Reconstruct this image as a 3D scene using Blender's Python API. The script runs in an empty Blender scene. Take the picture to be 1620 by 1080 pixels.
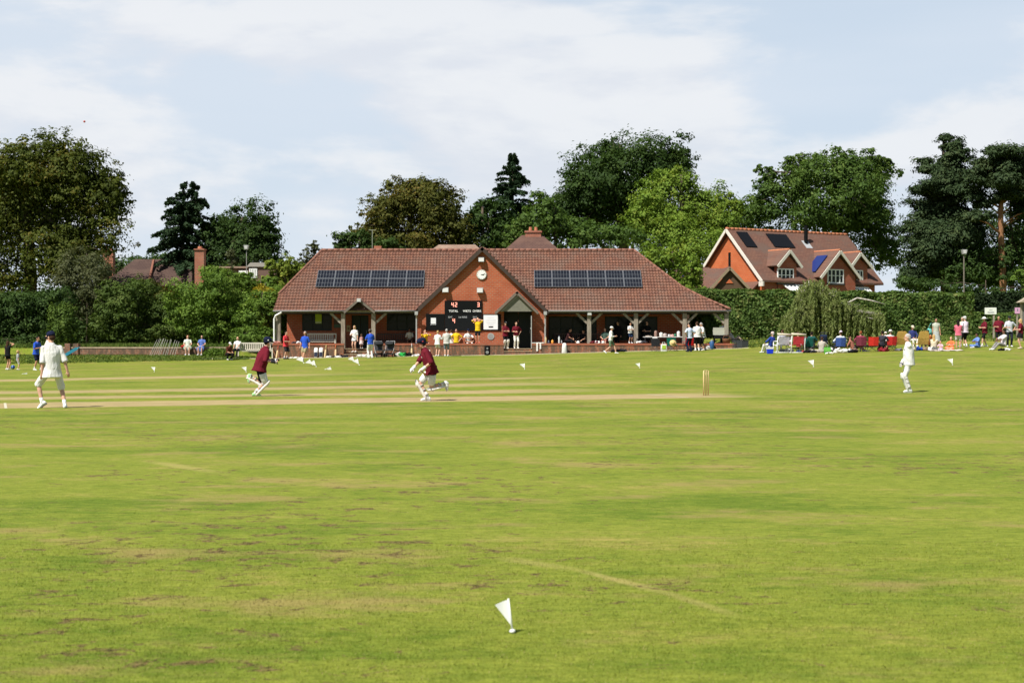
import bpy, bmesh, math, random
import numpy as np
from mathutils import Vector, Matrix
random.seed(7); RNG = np.random.default_rng(11)
SC = bpy.context.scene; COL = SC.collection
R = math.radians
F = 2250.0; CAMZ = 1.55            # 50 mm lens on a 36 mm sensor, eye height

# ---------------------------------------------------------------- terrain
TX = [-400, -60, -30, -18.2, -15.6, 0, 14.4, 15.2, 20, 35, 60, 400]
TY = [-400, 42, 60, 79, 88, 91, 91.95, 92.4, 102, 130, 500]
TZ = [[0]*12, [0]*12,
  [0, 0, 0, .07, .12, .26, .42, .42, .42, .42, .42, .42],
  [0, 0, .05, .24, .30, .50, .86, .88, .93, 1.13, 1.2, 1.2],
  [.1, .1, .1, .36, .42, .66, 1.05, 1.08, 1.3, 1.45, 1.5, 1.5],
  [.65, .65, .65, .62, .46, .71, 1.12, 1.16, 1.5, 1.7, 1.7, 1.7],
  [.68, .68, .68, .65, .48, .715, 1.12, 1.18, 1.53, 1.72, 1.72, 1.72],
  [1.12, 1.12, 1.12, 1.1, .5, .72, 1.12, 1.2, 1.6, 1.75, 1.75, 1.75],
  [1.3, 1.3, 1.3, 1.3, 1.2, 1.2, 1.2, 1.6, 2.0, 2.0, 2.0, 2.0],
  [1.4, 1.4, 1.4, 1.4, 1.4, 1.4, 1.5, 1.8, 2.2, 2.2, 2.2, 2.2],
  [1.4]*6 + [2.2]*6]
def gz(x, y):
    def loc(a, v):
        v = min(max(v, a[0]), a[-1] - 1e-6)
        for i in range(len(a) - 1):
            if v < a[i+1]: return i, (v - a[i]) / (a[i+1] - a[i])
    i, u = loc(TX, x); j, v = loc(TY, y)
    a = TZ[j][i]*(1-u) + TZ[j][i+1]*u; b = TZ[j+1][i]*(1-u) + TZ[j+1][i+1]*u
    return a*(1-v) + b*v
def W(px, py, y):                      # a measured point of the photo at depth y
    return Vector(((px-810)*y/F, y, CAMZ + (540-py)*y/F))
def G(px, py):                         # where that line of sight meets the ground
    y = 5.0; st = .5
    for k in range(2000):
        p = W(px, py, y)
        if p.z <= gz(p.x, p.y):
            if st < .004: break
            y -= st; st *= .4
        y += st
        if y > 400: break
    p = W(px, py, y); p.z = gz(p.x, p.y); return p
def X(px, y): return (px-810)*y/F
def Z(py, y): return CAMZ + (540-py)*y/F

# ---------------------------------------------------------------- mesh builder
class MB:
    def __init__(s): s.v = []; s.f = []; s.mi = []; s.cur = 0
    def add(s, vs, fs):
        o = len(s.v); s.v += [tuple(p) for p in vs]
        for f in fs: s.f.append(tuple(i+o for i in f)); s.mi.append(s.cur)
        return s
    def box(s, lo, hi):
        (a, b, c), (d, e, f) = lo, hi
        return s.add([(a,b,c),(d,b,c),(d,e,c),(a,e,c),(a,b,f),(d,b,f),(d,e,f),(a,e,f)],
              [(0,3,2,1),(4,5,6,7),(0,1,5,4),(1,2,6,5),(2,3,7,6),(3,0,4,7)])
    def obox(s, c, ax, ay, az, sx, sy, sz):       # oriented box, half sizes
        c = Vector(c); ax = Vector(ax).normalized()*sx; ay = Vector(ay).normalized()*sy; az = Vector(az).normalized()*sz
        vs = [c+ax*i+ay*j+az*k for k in (-1,1) for (i,j) in ((-1,-1),(1,-1),(1,1),(-1,1))]
        return s.add(vs, [(0,3,2,1),(4,5,6,7),(0,1,5,4),(1,2,6,5),(2,3,7,6),(3,0,4,7)])
    def bar(s, p0, p1, w, h=None, up=(0,0,1)):
        p0 = Vector(p0); p1 = Vector(p1); d = (p1-p0); u = Vector(up)
        if abs(d.normalized().dot(u.normalized())) > .98: u = Vector((0,1,0))
        a = d.cross(u).normalized(); b = a.cross(d).normalized()
        return s.obox((p0+p1)/2, d, a, b, d.length/2, w/2, (h or w)/2)
    def loft(s, rings, caps=True):
        n = len(rings[0]); o = len(s.v)
        vs = [p for r in rings for p in r]; fs = []
        for k in range(len(rings)-1):
            for i in range(n):
                j = (i+1) % n
                fs.append((k*n+i, k*n+j, (k+1)*n+j, (k+1)*n+i))
        if caps:
            fs.append(tuple(range(n-1, -1, -1))); fs.append(tuple((len(rings)-1)*n+i for i in range(n)))
        return s.add(vs, fs)
    def ring(s, c, a, b, n=10):
        c = Vector(c); a = Vector(a); b = Vector(b)
        return [c + a*math.cos(2*math.pi*i/n) + b*math.sin(2*math.pi*i/n) for i in range(n)]
    def tube(s, pts, rad, n=6):
        pts = [Vector(p) for p in pts]; rs = rad if isinstance(rad, (list, tuple)) else [rad]*len(pts)
        rings = []; a = None
        for k, p in enumerate(pts):
            d = (pts[min(k+1, len(pts)-1)] - pts[max(k-1, 0)]).normalized()
            if a is None: a = d.orthogonal().normalized()
            a = (a - d*a.dot(d)).normalized(); b = d.cross(a)
            rings.append(s.ring(p, a*rs[k], b*rs[k], n))
        return s.loft(rings)
    def capsule(s, p0, p1, r0, r1, n=10):
        p0 = Vector(p0); p1 = Vector(p1); d = p1-p0
        if d.length < 1e-6: d = Vector((0,0,1e-3)); p1 = p0+d
        d.normalize(); a = d.orthogonal().normalized(); b = d.cross(a); rings = []
        for t in (-80, -50, -20): rings.append(s.ring(p0+d*r0*math.sin(R(t)), a*r0*math.cos(R(t)), b*r0*math.cos(R(t)), n))
        for t in (20, 50, 80): rings.append(s.ring(p1+d*r1*math.sin(R(t)), a*r1*math.cos(R(t)), b*r1*math.cos(R(t)), n))
        return s.loft(rings)
    def ell(s, c, a, b, d, n=12, m=7):      # ellipsoid, three semi axis vectors
        c = Vector(c); a = Vector(a); b = Vector(b); d = Vector(d)
        rings = []
        for k in range(m):
            t = R(-86 + 172*k/(m-1)); rings.append(s.ring(c+d*math.sin(t), a*math.cos(t), b*math.cos(t), n))
        return s.loft(rings)
    def prism(s, pts, ext):                 # planar polygon pushed along a vector
        pts = [Vector(p) for p in pts]; e = Vector(ext); n = len(pts)
        return s.add(pts + [p+e for p in pts], [tuple(range(n-1,-1,-1)), tuple(range(n, 2*n))] +
              [(i, (i+1)%n, n+(i+1)%n, n+i) for i in range(n)])
    def disc(s, c, r, ext, n=24, ax=(1,0,0), ay=(0,0,1)):
        c = Vector(c); return s.prism([c+Vector(ax)*r*math.cos(2*math.pi*i/n)+Vector(ay)*r*math.sin(2*math.pi*i/n) for i in range(n)], ext)
    def scale(s, k): s.v = [(p[0]*k, p[1]*k, p[2]*k) for p in s.v]; return s
    def mesh(s, name):
        m = bpy.data.meshes.new(name); m.from_pydata(s.v, [], s.f)
        if any(s.mi): m.polygons.foreach_set('material_index', s.mi)
        bm = bmesh.new(); bm.from_mesh(m); bmesh.ops.recalc_face_normals(bm, faces=bm.faces); bm.to_mesh(m); bm.free()
        return m
def obj(name, mb, mat, parent=None, smooth=False, loc=None, bevel=0):
    m = mb if isinstance(mb, bpy.types.Mesh) else mb.mesh(name)
    for q in (mat if isinstance(mat, (list, tuple)) else [mat]): m.materials.append(q)
    if smooth: m.polygons.foreach_set('use_smooth', [True]*len(m.polygons))
    o = bpy.data.objects.new(name, m); COL.objects.link(o)
    if parent: o.parent = parent
    if loc is not None: o.location = loc
    if bevel:
        b = o.modifiers.new('bevel', 'BEVEL'); b.width = bevel; b.segments = 2; b.limit_method = 'ANGLE'
    return o
def tag(o, label=None, cat=None, group=None, kind=None):
    if label: o['label'] = label
    if cat: o['category'] = cat
    if group: o['group'] = group
    if kind: o['kind'] = kind
    return o
def thing(name, label, cat, loc=(0,0,0), rotz=0, group=None):
    o = bpy.data.objects.new(name, None); COL.objects.link(o); o.empty_display_size = .2
    o.location = loc; o.rotation_euler = (0, 0, rotz)
    return tag(o, label, cat, group)
def copy_tree(o, parent=None):
    c = o.copy(); COL.objects.link(c); c.parent = parent
    for ch in list(o.children): copy_tree(ch, c)
    return c
REM = []
CRUMPLE = dict(shirt=(.0045, 12), garment=(.022, 16), trousers=(.005, 15), shorts=(.005, 16), skirt=(.006, 15))
def remesh(name, mb, mat, parent, vox, it=3):
    o = obj(name, mb, mat, parent, True)
    m = o.modifiers.new('r', 'REMESH'); m.mode = 'VOXEL'; m.voxel_size = vox; m.use_smooth_shade = True
    if it: q = o.modifiers.new('s', 'SMOOTH'); q.iterations = it; q.factor = .5
    REM.append(o); return o
def bake_remeshes():
    dg = bpy.context.evaluated_depsgraph_get(); out = []
    for o in REM: out.append(bpy.data.meshes.new_from_object(o.evaluated_get(dg)))
    for o, m in zip(REM, out):
        if o.name.split('.')[0] in CRUMPLE:
            amp, fr = CRUMPLE[o.name.split('.')[0]]; n = len(m.vertices); co = np.empty(n*3, np.float32); nr = np.empty(n*3, np.float32); m.vertices.foreach_get('co', co); m.vertices.foreach_get('normal', nr); co = co.reshape(-1,3); nr = nr.reshape(-1,3); ph = (hash(o.name) % 97)*.37 if False else len(o.name)*.9 + co[:,:1].min()*3
            f = np.sin(co[:,0]*fr+ph+np.sin(co[:,2]*fr*.8)*1.7)*np.sin(co[:,2]*fr*.7+ph*2+np.sin(co[:,1]*fr)*1.5) + .6*np.sin(co[:,1]*fr*1.6+co[:,2]*fr*1.9+co[:,0]*fr*1.2+ph)
            co = co + nr*(f*amp)[:,None]; m.vertices.foreach_set('co', co.ravel()); m.update()
        m.polygons.foreach_set('use_smooth', [True]*len(m.polygons))
        o.modifiers.clear(); o.data = m
    REM.clear()

# ---------------------------------------------------------------- materials
class NT:
    def __init__(s, m): s.t = m.node_tree; s.n = s.t.nodes; s.l = s.t.links
    def a(s, typ, **kw):
        n = s.n.new(typ)
        for k, v in kw.items():
            if k.startswith('i_'): n.inputs[int(k[2:]) if k[2:].isdigit() else k[2:].replace('_', ' ')].default_value = v
            else: setattr(n, k, v)
        return n
    def ln(s, a, b): s.l.new(a, b)
    def math(s, op, a, b=None, c=None, clamp=False):
        n = s.n.new('ShaderNodeMath'); n.operation = op; n.use_clamp = clamp
        for i, q in enumerate((a, b, c)):
            if q is None: continue
            if isinstance(q, (int, float)): n.inputs[i].default_value = q
            else: s.l.new(q, n.inputs[i])
        return n.outputs[0]
    def mix(s, f, a, b, blend='MIX'):
        n = s.n.new('ShaderNodeMix'); n.data_type = 'RGBA'; n.blend_type = blend
        for i, q in ((0, f), (6, a), (7, b)):
            if isinstance(q, (int, float)): n.inputs[i].default_value = q
            elif isinstance(q, tuple): n.inputs[i].default_value = q if len(q) == 4 else (*q, 1)
            else: s.l.new(q, n.inputs[i])
        return n.outputs[2]
    def noise(s, vec, scale, detail=3, rough=.55, dist=0):
        n = s.n.new('ShaderNodeTexNoise'); n.inputs['Scale'].default_value = scale; n.inputs['Detail'].default_value = detail
        n.inputs['Roughness'].default_value = rough; n.inputs['Distortion'].default_value = dist
        if vec is not None: s.l.new(vec, n.inputs['Vector'])
        return n.outputs[0]
    def ramp(s, f, lo, hi):
        n = s.n.new('ShaderNodeMapRange'); n.clamp = True; n.interpolation_type = 'SMOOTHSTEP'
        n.inputs[1].default_value = lo; n.inputs[2].default_value = hi; s.l.new(f, n.inputs[0]); return n.outputs[0]
    def mapv(s, vec, sc=(1,1,1), rot=(0,0,0), loc=(0,0,0)):
        n = s.n.new('ShaderNodeMapping'); n.inputs['Scale'].default_value = sc; n.inputs['Rotation'].default_value = rot
        n.inputs['Location'].default_value = loc; s.l.new(vec, n.inputs['Vector']); return n.outputs[0]
    def bump(s, h, strength, dist=.02):
        n = s.n.new('ShaderNodeBump'); n.inputs['Strength'].default_value = strength; n.inputs['Distance'].default_value = dist
        s.l.new(h, n.inputs['Height']); return n.outputs[0]
def newmat(name):
    m = bpy.data.materials.new(name); m.use_nodes = True; t = NT(m)
    b = m.node_tree.nodes['Principled BSDF']; return m, t, b
CACHE = {}
def plain(name, col, rough=.6, var=.12, scale=8, spec=.3, metal=0, bump=0):
    k = (name, col, rough, var, scale)
    if k in CACHE: return CACHE[k]
    m, t, b = newmat(name); tc = t.a('ShaderNodeTexCoord').outputs['Object']
    n = t.noise(tc, scale, 4)
    c = t.mix(n, tuple(max(0, x*(1-var*1.6)) for x in col), tuple(min(1, x*(1+var*1.6)) for x in col))
    t.ln(c, b.inputs['Base Color']); b.inputs['Roughness'].default_value = rough
    b.inputs['Specular IOR Level'].default_value = spec; b.inputs['Metallic'].default_value = metal
    if bump: t.ln(t.bump(t.noise(tc, scale*3, 4), bump), b.inputs['Normal'])
    CACHE[k] = m; return m
def cloth(col):
    k = ('cl', tuple(col))
    if k not in CACHE:
        m, t, b = newmat('cloth'); tc = t.a('ShaderNodeTexCoord').outputs['Object']; n = t.noise(tc, 5, 4, .6); n2 = t.noise(t.mapv(tc, (1,1,.5)), 9, 3, .6, .6)
        t.ln(t.mix(n, tuple(x*.86 for x in col), tuple(min(1,x*1.12) for x in col)), b.inputs['Base Color']); b.inputs['Roughness'].default_value = .92; b.inputs['Specular IOR Level'].default_value = .08
        t.ln(t.bump(n2, .55, .05), b.inputs['Normal']); CACHE[k] = m
    return CACHE[k]
def brick(name, c1, c2, mortar=(.30,.22,.17), dirt=0, w=.3, h=.115):
    m, t, b = newmat(name); tc = t.a('ShaderNodeTexCoord').outputs['Object']
    sx = t.a('ShaderNodeSeparateXYZ'); t.ln(tc, sx.inputs[0]); cx = t.a('ShaderNodeCombineXYZ')
    t.ln(t.math('ADD', sx.outputs[0], sx.outputs[1]), cx.inputs[0]); t.ln(sx.outputs[2], cx.inputs[1])
    br = t.a('ShaderNodeTexBrick'); t.ln(cx.outputs[0], br.inputs['Vector'])
    for k, v in (('Color1', (*c1,1)), ('Color2', (*c2,1)), ('Mortar', (*mortar,1)), ('Scale', 1.0), ('Mortar Size', .016), ('Brick Width', w), ('Row Height', h), ('Bias', 0.0)):
        br.inputs[k].default_value = v
    c = t.mix(t.ramp(t.noise(tc, 1.1, 5), .3, .75), br.outputs[0], t.mix(.55, br.outputs[0], tuple(x*.62 for x in c1)))
    if dirt:
        d = t.ramp(t.math('ADD', t.noise(t.mapv(tc, (2,2,.6)), 1.6, 6, .7), t.math('MULTIPLY', t.noise(tc, 9, 3), .2)), .46, .68)
        c = t.mix(t.math('MULTIPLY', d, dirt), c, (.085,.068,.048))
    t.ln(c, b.inputs['Base Color']); b.inputs['Roughness'].default_value = .9; b.inputs['Specular IOR Level'].default_value = .15
    t.ln(t.bump(br.outputs[1], -.5, .01), b.inputs['Normal']); return m
def tiles(name, c1, c2, c3, tw=.2, th=.3, rows=True):
    m, t, b = newmat(name); tc = t.a('ShaderNodeTexCoord').outputs['Object']
    sx = t.a('ShaderNodeSeparateXYZ'); t.ln(tc, sx.inputs[0]); cx = t.a('ShaderNodeCombineXYZ')
    t.ln(t.math('ADD', sx.outputs[0], t.math('MULTIPLY', sx.outputs[1], .013)), cx.inputs[0])
    t.ln(t.math('MULTIPLY', sx.outputs[2], 1.55), cx.inputs[1])
    br = t.a('ShaderNodeTexBrick'); t.ln(cx.outputs[0], br.inputs['Vector'])
    for k, v in (('Color1', (*c1,1)), ('Color2', (*c2,1)), ('Mortar', (*[x*.35 for x in c1],1)), ('Scale', 1.0), ('Mortar Size', .012 if rows else 0), ('Brick Width', tw), ('Row Height', th)):
        br.inputs[k].default_value = v
    n = t.noise(tc, .7, 5, .65); n2 = t.noise(tc, 14, 3)
    c = t.mix(t.ramp(n, .42, .7), br.outputs[0], c3)
    c = t.mix(t.ramp(n2, .62, .72), c, (.30,.26,.21)) if not rows else t.mix(t.ramp(n2, .35, .75), c, t.mix(.5, c, c3))
    t.ln(c, b.inputs['Base Color']); b.inputs['Roughness'].default_value = .85; b.inputs['Specular IOR Level'].default_value = .2
    if rows: t.ln(t.bump(br.outputs[1], -.6, .02), b.inputs['Normal'])
    return m
def leafmat(name, a, b_, c, scale=.5, trans=.38):
    m, t, b = newmat(name); t.n.remove(b); out = t.n['Material Output']
    g = t.a('ShaderNodeNewGeometry'); tc = t.a('ShaderNodeTexCoord').outputs['Object']
    n = t.noise(tc, scale, 3)
    f = t.math('ADD', t.math('MULTIPLY', g.outputs['Random Per Island'], .55), t.math('MULTIPLY', t.ramp(n, .3, .7), .45))
    col = t.mix(t.ramp(f, .05, .55), a, b_); col = t.mix(t.ramp(f, .62, .98), col, c)
    d = t.a('ShaderNodeBsdfDiffuse'); tr = t.a('ShaderNodeBsdfTranslucent'); mx = t.a('ShaderNodeMixShader'); mx.inputs[0].default_value = trans
    gl = t.a('ShaderNodeBsdfGlossy'); gl.inputs['Roughness'].default_value = .7; m2 = t.a('ShaderNodeMixShader'); m2.inputs[0].default_value = .012
    t.ln(col, d.inputs[0]); t.ln(t.mix(.5, col, t.mix(1, col, (1.0,1.0,.45), 'MULTIPLY')), tr.inputs[0])
    t.ln(d.outputs[0], mx.inputs[1]); t.ln(tr.outputs[0], mx.inputs[2]); t.ln(mx.outputs[0], m2.inputs[1]); t.ln(gl.outputs[0], m2.inputs[2]); t.ln(m2.outputs[0], out.inputs[0])
    return m
def bark(name, a, b_):
    m, t, b = newmat(name); tc = t.a('ShaderNodeTexCoord').outputs['Object']
    n = t.noise(t.mapv(tc, (6,6,1.2)), 1.5, 5, .7); t.ln(t.mix(t.ramp(n, .3, .7), a, b_), b.inputs['Base Color'])
    b.inputs['Roughness'].default_value = .95; b.inputs['Specular IOR Level'].default_value = .1; t.ln(t.bump(n, .7, .05), b.inputs['Normal']); return m

# ---------------------------------------------------------------- camera, sun, sky
cam = bpy.data.cameras.new('camera'); co = bpy.data.objects.new('camera', cam); COL.objects.link(co)
co.location = (0, 0, CAMZ); co.rotation_euler = (R(90), 0, 0); cam.lens = 50; cam.sensor_width = 36; cam.clip_end = 3000; cam.clip_start = .1
cam.dof.use_dof = True; cam.dof.focus_distance = 42; cam.dof.aperture_fstop = 4.5
SC.camera = co
SUND = Vector((.5, .55, -1)).normalized()       # the way the light travels
sl = bpy.data.lights.new('sun', 'SUN'); sl.energy = 4.9; sl.angle = R(.53); sl.color = (1, .955, .88)
so = bpy.data.objects.new('sun', sl); COL.objects.link(so); so.rotation_euler = SUND.to_track_quat('-Z', 'Y').to_euler(); so.location = (-30, -20, 60)
wd = bpy.data.worlds.new('World'); SC.world = wd; wd.use_nodes = True; wt = NT(wd)
bg = wt.n['Background']; bg.inputs[1].default_value = .06
sk = wt.a('ShaderNodeTexSky'); sk.sky_type = 'NISHITA'; sk.sun_disc = False
sk.sun_elevation = math.asin(-SUND.z); sk.sun_rotation = math.atan2(-SUND.x, -SUND.y)
sk.air_density = 1.0; sk.dust_density = .7; sk.ozone_density = 1.2
CO1, CO2, CO3 = 5.6, 13.2, 8.8
tcw = wt.a('ShaderNodeTexCoord').outputs['Generated']
sp = wt.a('ShaderNodeSeparateXYZ'); wt.ln(tcw, sp.inputs[0])
iz = wt.math('DIVIDE', 1.0, wt.math('ADD', wt.math('MAXIMUM', sp.outputs[2], 0.0), .10))
cv = wt.a('ShaderNodeCombineXYZ'); wt.ln(wt.math('MULTIPLY', sp.outputs[0], iz), cv.inputs[0]); wt.ln(wt.math('MULTIPLY', sp.outputs[1], iz), cv.inputs[1])
wt.ln(wt.math('MULTIPLY', sp.outputs[2], 3.0), cv.inputs[2])
CLV = wt.mapv(tcw, (4.0,4.0,12.0), (0,0,0), (CO1, CO2, CO3))
n1 = wt.noise(CLV, 1.0, 10, .56, .15); n2 = wt.noise(wt.mapv(CLV, loc=(.03,0,.22)), 1.0, 10, .56, .15)
veil = wt.noise(wt.mapv(CLV, (.35,.35,.8), loc=(7,3,0)), 1.0, 4, .5)
low = wt.math('MULTIPLY', wt.math('SUBTRACT', 1.0, wt.ramp(sp.outputs[2], .33, .85)), wt.ramp(sp.outputs[1], -.25, .35))
mask = wt.ramp(n1, .44, .57); shade = wt.ramp(wt.math('SUBTRACT', n2, n1), -.07, .09)
sky = wt.mix(wt.math('MULTIPLY', low, .80), sk.outputs[0], (8.1,9.4,10.9))
sky = wt.mix(wt.math('MULTIPLY', wt.math('MULTIPLY', wt.ramp(veil, .30, .62), low), .5), sky, (9.0,9.7,10.7))
ccol = wt.mix(shade, (10.7,10.75,10.9), (9.1,9.4,10.1))
wt.ln(wt.mix(wt.math('MULTIPLY', wt.math('MULTIPLY', mask, low), .72), sky, ccol), bg.inputs[0])
SC.view_settings.view_transform = 'Standard'; SC.view_settings.look = 'None'; SC.view_settings.exposure = .5; SC.view_settings.gamma = 1
SC.cycles.max_bounces = 5; SC.cycles.transparent_max_bounces = 8; SC.cycles.use_denoising = True
SC.cycles.sample_clamp_indirect = 6
# ---------------------------------------------------------------- field
PDIR = Vector((.94, .342)); PN = Vector((-.342, .94))     # along and across the cricket square
PO = Vector((-3.9, 37.3))                                 # middle of the match pitch
def grass_color(t, vec=None):
    if vec is None:
        g = t.a('ShaderNodeNewGeometry'); vec = g.outputs['Position']
    v = t.mapv(vec, (1,1,0))
    big = t.noise(v, .16, 4, .6); mid = t.noise(t.mapv(v, (.55,1,1), (0,0,.12)), .62, 5, .62); fine = t.noise(t.mapv(v, (.6,1,1)), 3.6, 6, .72); tiny = t.noise(v, 55, 3, .7)
    band = t.noise(t.mapv(v, (.03,.42,1), (0,0,.02)), 1.0, 3, .6)
    f = t.math('ADD', t.math('ADD', t.math('MULTIPLY', big, .24), t.math('MULTIPLY', mid, .38)), t.math('ADD', t.math('MULTIPLY', fine, .30), t.math('MULTIPLY', band, .10)))
    c = t.mix(t.ramp(f, .41, .53), (.112,.162,.019), (.184,.216,.032))
    c = t.mix(t.ramp(f, .53, .64), c, (.295,.246,.078))
    c = t.mix(t.ramp(tiny, .25, .75), t.mix(1, c, (.78,.80,.70), 'MULTIPLY'), t.mix(1, c, (1.2,1.18,1.15), 'MULTIPLY'))
    g1 = t.noise(t.mapv(v, (.45,1,1)), 11, 4, .7); g2 = t.noise(t.mapv(v, (.5,1,1), loc=(3,3,0)), 26, 3, .7)
    c = t.mix(t.ramp(g1, .3, .7), t.mix(1, c, (.80,.84,.74), 'MULTIPLY'), t.mix(1, c, (1.16,1.13,1.14), 'MULTIPLY'))
    c = t.mix(t.ramp(g2, .3, .7), t.mix(1, c, (.84,.86,.80), 'MULTIPLY'), t.mix(1, c, (1.14,1.12,1.10), 'MULTIPLY'))
    # straw coloured thin turf and bare scuffs of soil
    st = t.noise(t.mapv(v, (.8,1.5,1), (0,0,.2), (4,2,0)), .55, 6, .66)
    c = t.mix(t.math('MULTIPLY', t.ramp(st, .52, .66), .6), c, (.30,.215,.085))
    zone = t.ramp(t.noise(t.mapv(v, loc=(9,5,0)), .20, 3), .44, .62)
    sc = t.noise(t.mapv(v, (1.5,2.2,1), loc=(2,7,0)), 2.1, 8, .76, .5)
    bare = t.math('MULTIPLY', t.ramp(t.math('ADD', sc, t.math('MULTIPLY', zone, .075)), .612, .648), .92)
    spk = t.math('MULTIPLY', t.ramp(t.noise(t.mapv(v, (1,1.4,1), loc=(1,3,0)), 5.5, 5, .6), .70, .735), t.ramp(zone, .1, .6))
    bare = t.math('MAXIMUM', bare, t.math('MULTIPLY', spk, .8))
    return c, v, bare
def soil(t, c, v, bare):
    return t.mix(bare, c, t.mix(t.ramp(t.noise(v, 24, 4, .7), .35, .62), (.036,.026,.010), (.19,.135,.055)))
def segmask(t, v, a, b, w):           # soft line between two ground points
    a = Vector((a[0], a[1])); b = Vector((b[0], b[1])); d = (b-a); L = d.length; d.normalize()
    s = t.a('ShaderNodeSeparateXYZ'); t.ln(v, s.inputs[0]); x = t.math('SUBTRACT', s.outputs[0], a.x); y = t.math('SUBTRACT', s.outputs[1], a.y)
    al = t.math('ADD', t.math('MULTIPLY', x, d.x), t.math('MULTIPLY', y, d.y))
    ac = t.math('ABSOLUTE', t.math('ADD', t.math('MULTIPLY', x, -d.y), t.math('MULTIPLY', y, d.x)))
    n = t.math('MULTIPLY', t.noise(v, 1.4, 3), w*.6)
    m = t.math('SUBTRACT', 1.0, t.ramp(t.math('ADD', ac, n), w*.45, w*1.25))
    return t.math('MULTIPLY', m, t.math('MULTIPLY', t.ramp(al, 0, L*.42), t.math('SUBTRACT', 1.0, t.ramp(al, L*.55, L))))
def strip_mask(t, v, off, half, l0, l1, soft, endsoft):
    s = t.a('ShaderNodeSeparateXYZ'); t.ln(v, s.inputs[0]); x = t.math('SUBTRACT', s.outputs[0], PO.x); y = t.math('SUBTRACT', s.outputs[1], PO.y)
    al = t.math('ADD', t.math('MULTIPLY', x, PDIR.x), t.math('MULTIPLY', y, PDIR.y))
    ac = t.math('ABSOLUTE', t.math('SUBTRACT', t.math('ADD', t.math('MULTIPLY', x, PN.x), t.math('MULTIPLY', y, PN.y)), off))
    n = t.math('MULTIPLY', t.math('SUBTRACT', t.noise(v, 1.2, 4), .5), soft*1.3)
    m = t.math('SUBTRACT', 1.0, t.ramp(t.math('ADD', ac, n), half-soft, half))
    e = t.math('MULTIPLY', t.ramp(al, l0, l0+endsoft), t.math('SUBTRACT', 1.0, t.ramp(al, l1-endsoft, l1)))
    return t.math('MULTIPLY', m, e), al, t.math('SUBTRACT', t.math('ADD', t.math('MULTIPLY', x, PN.x), t.math('MULTIPLY', y, PN.y)), off)
LINES = [((770, 878), (935, 905), .15, .34), ((880, 892), (1095, 948), .085, .5), ((1030, 929), (1190, 982), .085, .36), ((215, 726), (375, 752), .20, .42)]
def ground_material(name, strips=()):
    m, t, b = newmat(name); c, v, bare = grass_color(t)
    for (a, b2, w, am) in LINES:
        c = t.mix(t.math('MULTIPLY', segmask(t, v, G(*a), G(*b2), w), am), c, (.40,.32,.12))
    for (off, half, l0, l1, soft, es, amt, col) in strips:
        mk, al, ac = strip_mask(t, v, off, half, l0, l1, soft, es)
        wear = t.noise(t.mapv(v, (1,1,1)), 1.3, 5, .65)
        pc = t.mix(t.ramp(wear, .3, .7), col, tuple(x*.78 for x in col)); pc = t.mix(.22, pc, t.noise(v, 40, 2))if False else pc
        c = t.mix(t.math('MULTIPLY', mk, amt), c, pc)
    if not strips: c = soil(t, c, v, bare)
    t.ln(c, b.inputs['Base Color']); b.inputs['Roughness'].default_value = .95; b.inputs['Specular IOR Level'].default_value = .08
    h = t.math('ADD', t.math('MULTIPLY', t.noise(v, 38, 4, .7), .6), t.math('MULTIPLY', t.noise(v, 5, 3), .9))
    t.ln(t.bump(h, .55, .035), b.inputs['Normal']); return m
def sheet(name, xs, ys, mat, dz, rot=False):
    mb = MB(); nx = len(xs); vs = []; fs = []
    for y in ys:
        for x in xs:
            if rot: p = PO + PDIR*x + PN*y; vs.append((p.x, p.y, gz(p.x, p.y)+(dz if xs[0] < x < xs[-1] and ys[0] < y < ys[-1] else -.03)))
            else: vs.append((x, y, gz(x, y)+dz))
    for j in range(len(ys)-1):
        for i in range(nx-1): fs.append((j*nx+i, j*nx+i+1, (j+1)*nx+i+1, (j+1)*nx+i))
    mb.add(vs, fs); o = obj(name, mb, mat, smooth=True); tag(o, kind='structure'); return o
xs = sorted(set(TX + [-200,-100,-80,-45,-38] + [i*2.0 for i in range(-14, 18)])); ys = sorted(set(TY + [0, 20] + [36+i*1.5 for i in range(46)] + [89, 90, 90.4, 110, 120, 200, 300]))
xs = [-1500] + xs + [1500]; ys = [-400] + [y for y in ys if y > -400] + [1800]
sheet('ground', xs, ys, ground_material('turf'), 0)
TAN = (.39,.30,.145); TAN2 = (.30,.26,.085)
def lin(a, b, n): return [a + (b-a)*i/n for i in range(n+1)]
for off, half, l0, l1, soft, es, amt, col, nm in ((0, 1.75, -14.5, 12.0, .5, 2.6, .95, TAN, 'pitch_strip'), (4.35, 1.25, -16, 10, .55, 5, .86, TAN, 'worn_strip'),
        (8.9, 1.4, -16, 12, .8, 7, .82, TAN, 'worn_strip'), (21.5, 1.9, -24, 6, .9, 6, .85, TAN, 'worn_strip'), (13.6, 1.2, -4, 14, .8, 6, .55, TAN, 'worn_strip')):
    sheet(nm, lin(l0-.5, l1+.5, 30), [off-half-.6, off-half-.45] + lin(off-half-.3, off+half+.3, 6) + [off+half+.45, off+half+.6], ground_material(nm, [(off, half, l0, l1, soft, es, amt, col)]), .006 if nm == 'pitch_strip' else .012, True)
# chalk creases of the match pitch
chalk = plain('chalk', (.50,.46,.34), .95, .12, 3)
mb = MB()
for l, hw in ((8.84, 1.3), (-8.84, 1.5)):
    pts = [PO + PDIR*(l+sx*.03) + PN*(sy*hw) for sx, sy in ((-1,-1),(1,-1),(1,1),(-1,1))]
    mb.add([(p.x, p.y, gz(p.x, p.y)+.009) for p in pts], [(0,1,2,3)])
tag(obj('crease_marking', mb, chalk), kind='structure')

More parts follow.
